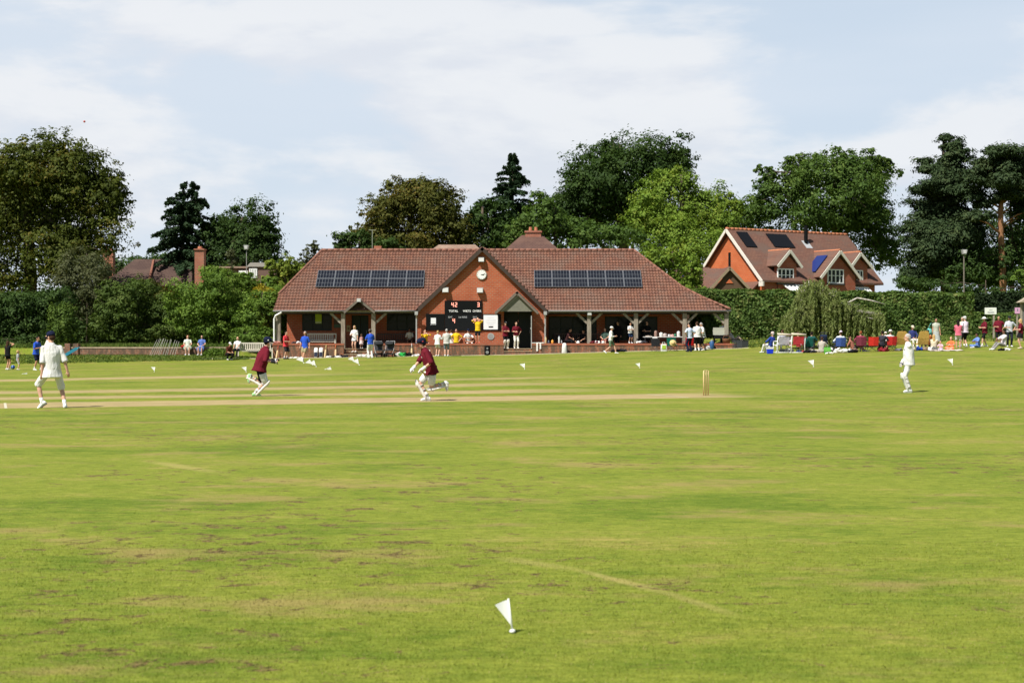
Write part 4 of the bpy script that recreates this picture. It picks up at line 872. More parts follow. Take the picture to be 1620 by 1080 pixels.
tree('low_tree', 'mid green tree closing the gap between the maple and the spreading tree', 150, [(1185,360,40,52),(1165,390,40,40),(1200,400,40,40)], LG['ash'], 12000, .30, X(1185,150), .35, 9)
tree('round_tree', 'rounded olive and rust tinted tree behind the left half of the roof', 130, [(650,340,75,50),(690,330,48,42),(610,350,45,42),(650,310,45,28),(595,375,35,28),(700,365,45,36),(600,388,55,26),(660,395,85,26),(580,370,30,24)], LG['autumn'], 50000, .25, X(650,130), .5, 10)
tree('low_tree', 'mid green tree filling the gap right of the rust tinted tree', 131, [(755,355,38,42),(785,350,36,36),(735,370,35,35),(815,370,45,36),(770,380,45,26)], LG['oak'], 10000, .32, X(765,131), .35, 9)
tree('low_tree', 'dim green tree below the big oak behind the ridge', 126, [(850,350,45,40),(900,375,55,30),(960,378,60,26),(835,375,40,28)], LG['ash'], 12000, .30, X(880,126), .35, 9)
tree('low_tree', 'dark low foliage peeping over the roof below the rust tinted tree', 127, [(560,385,32,18),(600,390,40,16),(545,392,18,12)], LG['dark'], 5000, .26, X(570,127), .2, 6)
tree('chestnut_tree', 'dense dark green round tree beyond the flat roofed house', 128, [(385,375,58,48),(350,385,40,44),(420,385,32,40),(380,400,65,30)], LG['oak'], 24000, .27, X(385,128), .45, 10)
def conifer(name, lab, y, px, pyt, pyb, hw, n, tiers, mat=None, lean=0, twin=0):
    x0 = X(px, y); z0 = gz(x0, y); zt = Z(pyt, y) - z0; zb = Z(pyb, y) - z0; w = hw*y/F
    t = thing(name, lab, 'tree', (x0, y, z0)); mb = MB(); mb.tube([(0,0,-.1),(lean*.5,0,zt*.5),(lean,0,zt)], [.38,.24,.03], 8); C = []; N = []
    tops = [(lean, 0, zt)] + ([(lean+twin, 0, zt-.15)] if twin else [])
    if twin: mb.tube([(lean*.7,0,zt*.7),(lean+twin,0,zt-.2)], [.16,.03], 6)
    for i in range(tiers):
        for j in range(10 if i < tiers*.85 else 6):
            f = min(.985, (i+random.random()*1.15)/tiers); z = zb + (zt-zb)*f; L = w*(1-f)**.9*random.uniform(.62,1.12)+.25
            a = random.uniform(0, 6.283); l = L*random.uniform(.6,1.12); d = np.array([math.cos(a), math.sin(a), 0]); tx = lean*z/zt + (twin if twin and f > .72 and random.random() < .5 else 0)
            p0 = np.array([tx, 0, z]); tip = p0 + d*l + np.array([0,0,-l*.16 + .3*(f > .55)]); q = max(14, int(n/(tiers*9)*(.35+l/w)))
            mb.tube([tuple(p0), tuple((p0+tip)/2+np.array([0,0,.08*l])), tuple(tip)], [.05,.03,.012], 4)
            s = RNG.uniform(.12, 1.05, (q,1)); P = p0 + (tip-p0)*s + np.array([0,0,1])*(.09*l*np.sin(s*3.14)); side = np.array([-d[1], d[0], 0])
            P = P + side*RNG.normal(0, .20*l*.5, (q,1))*(1.15-s) + np.array([0,0,-1])*np.abs(RNG.normal(0,.16,(q,1))); C.append(P); N.append(RNG.normal(size=(q,3))*.5+np.array([0,0,.8])+d*.3)
    obj('trunk', mb, BARK, t, True); C = np.concatenate(C); N = np.concatenate(N)
    mm = leafmesh('crown', C, N, RNG.uniform(.22,.5,len(C)), .42); mm.materials.append(mat or LG['conifer']); o = bpy.data.objects.new('crown', mm); COL.objects.link(o); o.parent = t
tree('woodland_tree', 'dim woodland tree filling the gap under the beech and fir', 134, [(215,425,50,30),(260,425,60,25),(180,440,60,30)], LG['dark'], 9000, .3, X(225,134), .3, 8)
tree('woodland_tree', 'dark woodland tree low behind the flat roofed house and lime bush', 136, [(430,440,50,26),(350,430,60,25),(470,455,40,20)], LG['dark'], 8000, .3, X(410,136), .3, 8)
conifer('fir_tree', 'dark pointed fir tree right of the big beech', 126, 289, 290, 445, 90, 32000, 17, twin=1.1)
conifer('fir_tree', 'dark pointed fir tree left of the big oak behind the pavilion', 134, 811, 245, 430, 92, 30000, 16)
def pine(name, lab, y, px, L, pyr, n, bk=None):
    bl = pxblobs(y, L, .9, .25); x0 = X(px, y); z0 = gz(x0, y); t = thing(name, lab, 'tree', (x0, y, z0)); zt = Z(pyr, y)-z0
    mb = MB(); mb.tube([(0,0,-.2),(.1,0,zt*.3),(-.12,0,zt*.62),(.05,0,zt)], [.34,.30,.24,.10], 10)
    for b in bl:
        e = Vector((b[0]-x0, b[1]-y, b[2]-z0-b[5]*.3)); s = Vector((0,0,max(zt*.4, e.z-abs(e.x)*.35-.4))); mb.tube([s, s.lerp(e,.55)+Vector((0,0,.25)), e], [.10,.07,.03], 6)
    obj('trunk', mb, bk or PBARK, t, True); bl2 = []
    for b in bl:
        for d in sph(6): bl2.append((b[0]+d[0]*b[3]*.6, b[1]+d[1]*b[4]*.6, b[2]+d[2]*b[5]*.5, b[3]*.5, b[4]*.5, b[5]*.42))
    C, N = crown_pts(bl2, n, .40, 30, .3, (.35,1.05), .5, .7); C = C - np.array([x0,y,z0]); mm = leafmesh('crown', C, N, RNG.uniform(.2,.42,len(C)), .4); mm.materials.append(LG['pine']); o = bpy.data.objects.new('crown', mm); COL.objects.link(o); o.parent = t
pine('pine_tree', 'tall dense dark pine tree with tiered foliage to the ground', 132, 1492, [(1492,228,26,16),(1508,248,26,16),(1480,262,36,17),(1500,282,40,18),(1474,300,44,18),(1510,312,40,20),(1466,330,42,20),(1495,345,56,24),(1462,366,38,24),(1500,380,58,28),(1472,402,46,26),(1510,418,52,28),(1478,436,50,26),(1528,350,32,22),(1490,400,56,30),(1492,312,30,24),(1496,300,44,66),(1490,395,62,62),(1500,250,22,30),(1450,448,30,18)], 218, 110000, BARK)
pine('pine_tree', 'tall flat topped pine tree with bare orange trunk', 126, 1585, [(1582,246,46,16),(1612,258,44,18),(1558,266,34,16),(1600,278,52,18),(1562,292,40,17),(1632,292,46,22),(1595,306,40,15),(1552,318,30,15),(1645,325,40,24),(1532,300,26,15),(1540,345,26,14),(1625,330,26,16),(1590,272,52,34),(1640,300,40,36)], 236, 60000)
tree('dark_thicket', 'deep green trees filling the space behind the flat topped pine', 140, [(1545,390,45,55),(1640,380,60,70),(1600,420,60,45),(1560,440,60,36),(1690,380,60,80),(1470,440,50,25)], LG['dark'], 26000, .3, X(1625,140), .35, 9)
tree('dark_thicket', 'deep green thicket below the flat topped pine at the right edge', 127, [(1560,420,55,50),(1620,400,50,60),(1655,350,50,70),(1530,440,40,32),(1600,450,70,30)], LG['dark'], 14000, .3, X(1600,127), .3, 9)
tree('boundary_shrub', 'rounded dark shrubs behind the clipped hedge at the right', 113, [(1560,470,45,20),(1610,478,40,26),(1490,455,38,16),(1440,452,30,14),(1650,470,40,40),(1530,462,30,18)], LG['dark'], 10000, .22, X(1560,113), .12, 8, cat='shrub')
tree('boundary_shrub', 'small sunlit yellow green bush beside the bare pine trunk', 116, [(1612,440,20,14),(1630,450,20,16)], LG['bush'], 2200, .2, X(1615,116), .08, 6, cat='shrub')
# shrub border on the left, each bush its own
def shrub(lab, y, L, mat, n, size, name='shrub', m=8, **k): return tree(name, lab, y, L, LG[mat], int(n*1.7), size*.88, None, .09, m, cat='shrub', group=k.pop('group', 'shrubs on the left bank'), **k)
shrub('wide dark evergreen shrub at the left edge of the bank', 98, [(30,500,62,42),(85,490,45,38),(-30,495,60,45),(20,530,60,26)], 'dark', 20000, .22)
shrub('dark low bush in front of the left evergreen', 95, [(45,545,40,16),(0,545,40,18),(-40,545,30,18)], 'dark', 5000, .18)
shrub('upright soft green cypress bush on the left bank', 95, [(104,505,22,26),(106,525,25,22),(104,490,15,16)], 'cyp', 7000, .16, 'cypress_bush', flat=1.6)
shrub('loose grey green straggling shrub below the beech', 101, [(135,425,52,40),(165,450,42,45),(110,450,40,40),(140,480,55,40)], 'grey', 9000, .20, 'straggling_shrub', limbs=9, inner=.12)
shrub('dark bramble mass left of the pale bush in the middle of the bank', 99, [(200,480,50,42),(240,500,48,42),(185,520,50,26),(250,530,45,20),(215,464,38,24)], 'mid', 13000, .2)
shrub('olive shrub in front of the cottage roof', 103, [(235,464,38,22),(265,472,35,22),(215,474,30,20)], 'autumn', 6000, .2)
shrub('large fresh green bush in front of the flat roofed house', 98, [(340,475,58,46),(385,490,48,45),(305,490,42,42),(345,440,38,20),(350,520,65,28)], 'bush', 20000, .19)
shrub('yellow flowering bush left of the pavilion eave', 100, [(415,462,22,10),(440,470,20,10),(400,452,14,8)], 'gold', 2600, .17)
shrub('mixed olive bush hiding the wall below the barred window', 100.5, [(388,448,26,18),(418,458,24,20),(440,462,20,18)], 'bush', 6000, .2)
shrub('bright lime green bush against the left hip of the roof', 103, [(455,435,26,30),(430,450,24,22),(480,440,25,30),(430,420,14,12)], 'lime', 8000, .2)
shrub('mixed green bush beside the left end of the pavilion', 97, [(405,505,36,30),(425,480,28,30),(420,520,25,25)], 'bush', 8000, .18)
shrub('trimmed light green box bush behind the white slatted bench', 93.5, [(378,528,18,10),(402,526,22,10),(427,528,18,10),(400,536,40,9)], 'bush', 7000, .13, 'box_bush', m=6)
shrub('twiggy half bare shrub above the left hip of the roof', 106, [(486,405,15,20),(475,415,12,12),(500,395,10,14)], 'grey', 500, .16, 'twiggy_shrub', limbs=9)
shrub('slim variegated sapling before the flat roofed house', 112, [(367,400,8,10),(368,415,9,10)], 'grey', 900, .2, 'sapling')
def weeds(lab, pts, mat, n, name, h=.4):
    p0 = pts[0]; t = thing(name, lab, 'plant', (p0[0], p0[1], gz(p0[0], p0[1]))); C = []
    for (x, y, r) in pts: q = int(n*r); a = RNG.uniform(0,6.28,q); rr = r*np.sqrt(RNG.uniform(0,1,q)); z = gz(x,y); C.append(np.stack([x+rr*np.cos(a), y+rr*np.sin(a)*.6, z+RNG.uniform(0,h,q)*(1-(rr/r)**2*.7)],1))
    C = np.concatenate(C)-np.array([p0[0],p0[1],gz(p0[0],p0[1])]); mm = leafmesh('foliage', C, RNG.normal(size=(len(C),3))+np.array([0,0,.6]), RNG.uniform(.08,.2,len(C)), .5); mm.materials.append(LG[mat]); o = bpy.data.objects.new('foliage', mm); COL.objects.link(o); o.parent = t
weeds('leafy weeds at the foot of the garden wall near the bench', [(X(px,90.9),90.9,.6) for px in (335,343,352)], 'bush', 900, 'weed_clump', .55)
# rough grass on the bank
def rough(n, xr, yr, hr, nm, lab, mat):
    x = RNG.uniform(*xr, n); y = RNG.uniform(*yr, n); z = np.array([gz(a,b) for a,b in zip(x,y)]); h = RNG.uniform(*hr, n); w = .045; a = RNG.uniform(0,6.28,n)
    A = np.stack([x-np.cos(a)*w, y-np.sin(a)*w, z-.02],1); B = np.stack([x+np.cos(a)*w, y+np.sin(a)*w, z-.02],1); T = np.stack([x+RNG.normal(0,.08,n), y+RNG.normal(0,.08,n), z+h],1)
    m = rawmesh(nm, np.stack([A,B,T],1).reshape(-1,3), 3); m.materials.append(mat); o = bpy.data.objects.new(nm, m); COL.objects.link(o); tag(o, lab, 'grass', kind='stuff')
RG = leafmat('rough_grass', (.060,.105,.016), (.11,.165,.028), (.19,.205,.05), .5, .25)
rough(16000, (-40,-16.5), (88.3,91.6), (.03,.11), 'long_grass', 'uncut grass on the bank below the garden wall', RG)
rough(16000, (-40,-15.6), (92.4,97), (.08,.34), 'long_grass', 'uncut grass behind the garden wall', RG)
rough(14000, (15.2,44), (90,101), (.05,.16), 'long_grass', 'lawn before the tall hedge', RG)
# hedges
def hedge(lab, x0, x1, y0, y1, ztl, ztr, n, mat='hedge', name='hedge', dz=.12, zb=None, sz=.24):
    cx = (x0+x1)/2; zb = gz(cx, y0)-.1 if zb is None else zb; t = thing(name, lab, 'hedge', (cx, y0, zb)); wx = x1-x0
    u = RNG.uniform(0,1,n); face = RNG.uniform(0,1,n); zt = lambda q: ztl+(ztr-ztl)*q-zb; x = u*wx; Y = np.zeros(n); Zz = np.zeros(n); N = RNG.normal(size=(n,3))*.5
    dy = y1-y0; H = zt(u); w1 = H.mean(); tot = w1+dy; fr = face < w1/tot
    Y[fr] = RNG.normal(0,.07,fr.sum()); Zz[fr] = RNG.uniform(0,1,fr.sum())*H[fr]; N[fr] += np.array([0,-.8,.35])
    tp = ~fr; Y[tp] = RNG.uniform(0,dy,tp.sum()); Zz[tp] = H[tp]+RNG.normal(0,.05,tp.sum()); N[tp] += np.array([0,0,.9])
    bulge = .16*np.sin(x*1.7)*np.sin(Zz*1.9+x)+.08*np.sin(x*5.1+Zz*4); Y -= np.where(fr, bulge, 0); Zz += np.where(tp, .06*np.sin(x*2.3), 0)
    C = np.stack([x-wx/2, Y, Zz],1); e = int(n*.08)
    for xe, sx in ((-wx/2,-1),(wx/2,1)):
        z = RNG.uniform(0, H.mean(), e); C = np.concatenate([C, np.stack([xe+RNG.normal(0,.06,e), RNG.uniform(0,dy,e), z],1)]); N = np.concatenate([N, RNG.normal(size=(e,3))*.5+np.array([sx*.8,0,.3])])
    mm = leafmesh('foliage', C, N, RNG.uniform(sz*.6,sz*1.3,len(C)), .6); mm.materials.append(LG[mat]); o = bpy.data.objects.new('foliage', mm); COL.objects.link(o); o.parent = t
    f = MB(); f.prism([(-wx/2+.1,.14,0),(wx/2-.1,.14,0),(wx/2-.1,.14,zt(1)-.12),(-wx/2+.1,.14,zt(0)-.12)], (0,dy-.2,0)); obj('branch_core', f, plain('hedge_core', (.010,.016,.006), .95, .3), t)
yh = 100.0
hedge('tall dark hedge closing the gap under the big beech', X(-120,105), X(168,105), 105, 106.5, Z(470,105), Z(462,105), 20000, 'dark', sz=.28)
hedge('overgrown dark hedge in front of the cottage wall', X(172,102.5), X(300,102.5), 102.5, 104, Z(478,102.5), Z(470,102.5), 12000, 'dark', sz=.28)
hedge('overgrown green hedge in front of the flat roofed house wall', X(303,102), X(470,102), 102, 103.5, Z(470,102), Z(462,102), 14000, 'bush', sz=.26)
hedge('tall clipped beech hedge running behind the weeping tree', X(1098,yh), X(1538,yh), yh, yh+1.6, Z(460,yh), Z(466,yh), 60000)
hedge('low clipped hedge behind the white sign post', X(1535,104), X(1700,104), 104, 105, Z(497,104), Z(497,104), 7000, sz=.2)
hedge('dark high hedge with shade coloured leaves beyond the low clipped hedge', X(1530,109), X(1720,109), 109, 110.5, Z(468,109), Z(462,109), 12000, 'yew')  # 'yew' is hedge leaf with the shade under the pines in its colour
# weeping tree
def weeping(lab, y):
    bx = X(1283,y); bz = gz(bx,y); t = thing('weeping_tree', lab, 'tree', (bx,y,bz)); mb = MB(); k = y/F
    mb.tube([(0,0,-.1),(.1,.05,1.2),(-.1,0,2.2),(.25,0,3.2)], [.24,.2,.16,.07], 8); arms = []
    for px, py in ((1296,448),(1284,446),(1276,452),(1275,475),(1312,470),(1258,490),(1330,478),(1345,480),(1365,490),(1385,498),(1245,505),(1300,465),(1282,460),(1322,460),(1375,494),(1355,484),(1268,482),(1252,497),(1270,460),(1304,458),(1318,468),(1262,472),(1290,453),(1250,508),(1395,505)):
        for r in range(5):
            e = Vector((X(px,y)-bx+random.uniform(-.25,.25), random.uniform(-1.5,1.5), Z(py,y)-bz+random.uniform(-.15,.08))); s = Vector((0,0,2.0)); m = s.lerp(e,.55)+Vector((0,0,.30)); 
            mb.tube([s,m,e], [.07,.045,.018], 5); arms += [(m,e)]
    mb.tube([(1.4,-.5,2.35),(2.6,-.8,3.0),(3.4,-.9,2.85),(4.3,-.8,2.62)], [.05,.06,.05,.02], 6); obj('trunk', mb, WBARK, t, True); C = []; N = []
    for (m,e) in arms:
        for q in range(15):
            u = random.uniform(.25,1.08); p = m.lerp(e,u); L = random.uniform(.7, max(.9, p.z-.1)); n = int(L*22); s = np.sort(RNG.uniform(0,1,n)); 
            dx, dy = random.uniform(-.34,.34), random.uniform(-.34,.34); x = p.x+dx*(1-np.exp(-3*s))+RNG.normal(0,.035,n)+.10*np.sin(s*3+q); C.append(np.stack([x, p.y+dy*(1-np.exp(-3*s))+RNG.normal(0,.035,n), p.z+.12-L*s],1)); N.append(RNG.normal(size=(n,3))*np.array([1,1,.35])+np.array([0,-.3,.5]))
    C = np.concatenate(C); N = np.concatenate(N); n = len(C); Nn = N/np.linalg.norm(N,axis=1,keepdims=True); A = np.array([0,0,-1.0])+RNG.normal(size=(n,3))*.35; A -= Nn*(A*Nn).sum(1,keepdims=True); A /= np.linalg.norm(A,axis=1,keepdims=True); B = np.cross(Nn,A); s = RNG.uniform(.12,.24,n)[:,None]
    mm = rawmesh('crown', np.stack([C+A*s*.6, C+B*s*.16, C-A*s*.6, C-B*s*.16],1).reshape(-1,3), 4); mm.materials.append(LG['willow']); o = bpy.data.objects.new('crown', mm); COL.objects.link(o); o.parent = t
weeping('low weeping tree with trailing olive branches in front of the hedge', 86)
# ---------------------------------------------------------------- people
SKIN = [plain('skin_fair', (.58,.33,.23), .6, .06, 6), plain('skin_tan', (.46,.24,.15), .6, .06, 6), plain('skin_brown', (.16,.075,.045), .6, .06, 6)]
HAIRC = dict(brown=(.055,.03,.018), dark=(.015,.011,.01), blond=(.46,.31,.13), grey=(.38,.36,.34), red=(.22,.07,.025))
def ik(a, t, l1, l2, hint):
    a = Vector(a); t = Vector(t); d = t-a; L = d.length; M = (l1+l2)*.995
    if L > M: t = a + d*(M/L); d = t-a; L = M
    L = max(L, abs(l1-l2)+.02); u = d.normalized(); h = Vector(hint); h = h-u*h.dot(u)
    if h.length < 1e-4: h = u.orthogonal()
    h.normalize(); x = (L*L+l1*l1-l2*l2)/(2*L); y = math.sqrt(max(0, l1*l1-x*x)); return a+u*x+h*y, t
POSES = dict(
 stand=dict(), 
 hips=dict(hl=(.23,-.02,1.02), hr=(-.23,-.02,1.02), el=(1,.5,0), er=(-1,.5,0)),
 fold=dict(hl=(-.06,-.27,1.16), hr=(.06,-.25,1.13), el=(1,0,-.6), er=(-1,0,-.6)),
 hold=dict(hl=(.10,-.30,1.14), hr=(-.10,-.30,1.18), el=(.8,.2,-1), er=(-.8,.2,-1)),
 phone=dict(hr=(-.08,-.28,1.20), er=(-.7,.2,-1)),
 onehip=dict(hl=(.23,-.02,1.0), el=(1,.5,0), hr=(-.10,-.28,1.12), er=(-.8,.2,-1)),
 headup=dict(hl=(.12,-.16,1.62), hr=(-.12,-.16,1.62), el=(1,-.2,.1), er=(-1,-.2,.1)),
 walk=dict(fl=(.08,-.34,.09), fr=(-.08,.36,.17), hl=(.22,.16,.92), hr=(-.2,-.26,1.02), lean=(0,-.07,1), pel=(0,0,.90), pr=-35),
 sit=dict(pel=(0,0,.54), fl=(.11,-.46,.08), fr=(-.11,-.46,.08), kl=(.1,-1,.6), kr=(-.1,-1,.6), hl=(.12,-.30,.66), hr=(-.12,-.32,.66), el=(1,.3,-.5), er=(-1,.3,-.5), lean=(0,.05,1)),
 sitfwd=dict(pel=(0,0,.54), fl=(.13,-.44,.08), fr=(-.13,-.44,.08), kl=(.1,-1,.6), kr=(-.1,-1,.6), hl=(.06,-.46,.62), hr=(-.06,-.46,.62), el=(1,0,-.6), er=(-1,0,-.6), lean=(0,-.35,1), head=(0,18)),
 lounge=dict(pel=(0,0,.42), fl=(.1,-.62,.08), fr=(-.1,-.58,.08), kl=(.1,-1,.9), kr=(-.1,-1,.9), hl=(.26,-.22,.56), hr=(-.26,-.22,.56), el=(1,.3,-.4), er=(-1,.3,-.4), lean=(0,.30,1), head=(0,10)),
 ground=dict(pel=(0,.05,.13), fl=(.12,-.60,.07), fr=(-.10,-.56,.07), kl=(.15,-.2,1), kr=(-.15,-.2,1), hl=(.10,-.40,.44), hr=(-.10,-.40,.46), el=(1,.2,-.3), er=(-1,.2,-.3), lean=(0,.08,1)),
 cross=dict(pel=(0,.05,.13), fl=(-.16,-.30,.07), fr=(.16,-.36,.07), kl=(1,-.5,.25), kr=(-1,-.5,.25), hl=(.08,-.34,.38), hr=(-.08,-.32,.42), el=(1,.2,-.3), er=(-1,.2,-.3), lean=(0,-.12,1)),
 kneel=dict(pel=(0,.1,.30), fl=(.10,.30,.07), fr=(-.10,.32,.07), kl=(.1,-1,-.2), kr=(-.1,-1,-.2), hl=(.12,-.34,.62), hr=(-.12,-.34,.62), lean=(0,-.22,1), pl=-50, pr=-50),
 crouch=dict(pel=(0,.12,.42), fl=(.14,-.02,.09), fr=(-.14,-.06,.09), kl=(.25,-1,.4), kr=(-.25,-1,.4), hl=(.1,-.38,.5), hr=(-.1,-.38,.5), lean=(0,-.45,1), head=(0,10)),
)
PCOUNT = [0]
def person(label, base, rot=0, H=1.75, pose='stand', skin=0, shirt=None, legs=None, shoe=(.7,.7,.7), sock=None, hair=('short','brown'), hat=None, pads=None, gloves=None, fit=1.0, strapc=None, hs=1.0, detail=False, name='person', **ov):
    P = dict(pel=(0,0,.935), lean=(0,-.02,1), twist=0, head=(0,4), hl=(.245,-.05,.84), hr=(-.245,-.05,.84), el=(.3,1,0), er=(-.3,1,0),
             fl=(.10,-.02,.085), fr=(-.10,.03,.085), kl=(.08,-1,0), kr=(-.08,-1,0), tl=None, tr=None, pl=0, pr=0, yaw=0)
    P.update(POSES[pose]); P.update(ov); PCOUNT[0] += 1; rr = random.Random(PCOUNT[0]*17)
    root = thing(name, label, 'person', base, rot); k = H/1.78; vox = .0105 if detail else .0155
    V3 = Vector; pel = V3(P['pel']); up = V3(P['lean']).normalized(); tw = R(P['twist']); hipx = V3((math.cos(R(P['yaw'])), math.sin(R(P['yaw'])), 0))
    sx = V3((math.cos(tw+R(P['yaw'])), math.sin(tw+R(P['yaw'])), 0)); sx = (sx-up*sx.dot(up)).normalized(); fw = up.cross(sx).normalized()*-1   # shoulder axis, forward
    hf = V3((0,0,1)).cross(hipx)*-1
    sh = pel + up*.475; nk = pel + up*.575; hd = nk + (up*.8+V3((0,0,.35))).normalized()*.145 + fw*.02
    hy, hp = R(P['head'][0]), R(P['head'][1]); hF = (fw*math.cos(hy)+sx*math.sin(hy)); hF = (V3((hF.x,hF.y,0)).normalized()*math.cos(hp)-V3((0,0,1))*math.sin(hp)).normalized(); hX = hF.cross(V3((0,0,1))).normalized()*-1; hU = hX.cross(hF).normalized(); hU = hU if hU.z > 0 else -hU
    J = {}
    for s, c in ((1,'l'), (-1,'r')):
        S0 = sh + sx*(.175*s*fit**.5); E, Wr = ik(S0, P['h'+c], .30, .265, P['e'+c]); H0 = pel + hipx*(.095*s) - V3((0,0,.03)); K, A = ik(H0, P['f'+c], .435, .43, P['k'+c])
        td = P['t'+c]; td = V3(td).normalized() if td else (hf + hipx*(.18*s)).normalized()
        J[c] = (S0, E, Wr, H0, K, A, td)
    def torso(m, inf=0.0, drop=0.0, top=True, fl=1.0):
        rings = []; f = fit
        prof = [(-.10-drop, .150, .105), (-.02, .172*(.5+.5*f), .118*f), (.10, .158*f, .115*f), (.24, .160*f, .115*f), (.36, .178*(.6+.4*f), .118*(.6+.4*f)), (.45, .182, .102), (.52, .135, .078), (.575, .062, .060)]
        if drop: prof[0] = (-.04-drop, .185*fl*(.5+.5*f), .135*fl*f)
        for (h, a, b) in prof if top else prof[:-1]:
            q = max(0, min(1, h/.4)); ax = hipx.lerp(sx, q).normalized(); d = up if h > 0 else (up*.6+V3((0,0,1))*.4).normalized(); c = pel+d*h; fy = d.cross(ax).normalized()
            rings.append(m.ring(c, ax*(a+inf), fy*(b+inf), 16))
        m.loft(rings)
    b = MB(); torso(b)
    for c in 'lr':
        S0, E, Wr, H0, K, A, td = J[c]; s = 1 if c == 'l' else -1
        b.capsule(nk-up*.045+sx*(.03*s), S0, .050, .054); b.capsule(S0, E, .054, .042); b.capsule(E, E.lerp(Wr,.3), .042, .043); b.capsule(E.lerp(Wr,.3), Wr, .043, .028)
        b.capsule(H0, K, .088, .056); b.capsule(K, K.lerp(A,.32)+(K-H0).normalized()*.0, .055, .058); b.capsule(K.lerp(A,.32), A, .058, .037); pit_ = R(P['p'+c]); d_ = (td*math.cos(pit_)+V3((0,0,1))*math.sin(pit_)).normalized(); u_ = td.cross(V3((0,0,1))).cross(d_).normalized(); b.capsule(A-u_*.03, A-u_*.03+d_*.11, .036, .028)
        hdv = (Wr-E).normalized(); side = hdv.cross(fw if abs(hdv.dot(fw)) < .8 else V3((0,0,1))).normalized(); pn = side.cross(hdv).normalized(); pn = pn if pn.dot(-sx*s) > 0 else -pn   # palm faces inward
        th = fw if fw.dot(side) > 0 else fw; thd = side if side.dot(fw) > 0 else -side
        pc = Wr + hdv*.05; b.ell(pc, thd*.040, hdv*.058, pn*.020, 10, 6)
        fr_ = .0088 if detail else .010
        for i, (o, L) in enumerate(((.030,.070), (.010,.080), (-.010,.075), (-.029,.058))):
            r0 = Wr + hdv*.088 + thd*o; r1 = r0 + (hdv*.85+pn*.35).normalized()*L*.5; r2 = r1 + (hdv*.45+pn*.8).normalized()*L*.5; b.capsule(r0-hdv*.01, r1, fr_, fr_*.95, 6); b.capsule(r1, r2, fr_*.95, fr_*.8, 6)
        t0 = Wr + hdv*.03 + thd*.032; t1 = t0 + (thd*.8+hdv*.6).normalized()*.035; t2 = t1 + (hdv*.9+thd*.2+pn*.3).normalized()*.032; b.capsule(t0, t1, .012, .010, 6); b.capsule(t1, t2, .010, .008, 6)
    q = hs; b.capsule(nk-up*.05, hd-hU*.05, .056, .052); b.ell(hd+hU*.035*q-hF*.008, hX*.076*q, hF*.096*q, hU*.098*q, 14, 9); b.ell(hd-hU*.045*q+hF*.022*q, hX*.056*q, hF*.066*q, hU*.072*q, 12, 8)
    b.capsule(hd+hF*.092*q+hU*.022*q, hd+hF*.108*q-hU*.016*q, .010*q, .016*q, 6); b.ell(hd+hF*.080*q-hU*.050*q, hX*.022*q, hF*.012*q, hU*.010*q, 8, 5)
    for s in (1,-1): b.ell(hd+hX*.078*s*q+hU*.005-hF*.01, hX*.013*q, hF*.02*q, hU*.032*q, 8, 5)
    b.scale(k); remesh('body', b, SKIN[skin], root, vox)
    # clothes
    if shirt:
        col, sl, drop = shirt[:3]; m = MB(); torso(m, .022, drop, False if len(shirt) < 4 else True, shirt[4] if len(shirt) > 4 else 1.08)
        m.loft([m.ring(pel+up*h, sx*a, fw*bb, 14) for h, a, bb in ((.50,.15,.095), (.555,.085,.080), (.585,.072,.070))])
        for c in 'lr':
            S0, E, Wr = J[c][:3]
            e1 = S0.lerp(E, min(1, sl)); s_ = 1 if c == 'l' else -1; m.capsule(nk-up*.06+sx*(.03*s_), S0, .062, .070); m.capsule(S0, e1, .072, .064 if sl > 1 else .074)
            if sl > 1: m.capsule(E, E.lerp(Wr, sl-1), .064, .046)
        m.scale(k); remesh('shirt', m, cloth(col), root, vox, 5)
        if sl <= 1 or True: pass
    if shirt and detail:
        so_ = [o for o in root.children if o.name.startswith('shirt')][0]; dk = tuple(c*.62 for c in col)
        m = MB(); m.loft([m.ring(nk-up*.012+fw*.006, sx*.078, fw*.076, 16), m.ring(nk+up*.028+fw*.004, sx*.071, fw*.070, 16)]); m.scale(k); obj('collar', m, cloth(tuple(min(.8, c*1.05) for c in col)), so_, True)
        for c in 'lr':
            S0, E = J[c][:2]; e1 = S0.lerp(E, min(1, sl)); d = (E-S0).normalized(); a_ = d.orthogonal().normalized(); m = MB(); m.loft([m.ring(e1+d*.030, a_*.072, d.cross(a_)*.072, 14), m.ring(e1+d*.060, a_*.066, d.cross(a_)*.066, 14)]); m.scale(k); obj('sleeve_hem', m, cloth(dk), so_, True)
        m = MB(); m.ell(sh-up*.09+fw*.128*fit**.5+sx*.08, sx*.030, fw*.010, up*.030, 10, 5); m.scale(k); obj('chest_badge', m, cloth((.55,.53,.5) if col[0] < .4 else (.25,.25,.32)), so_, True)
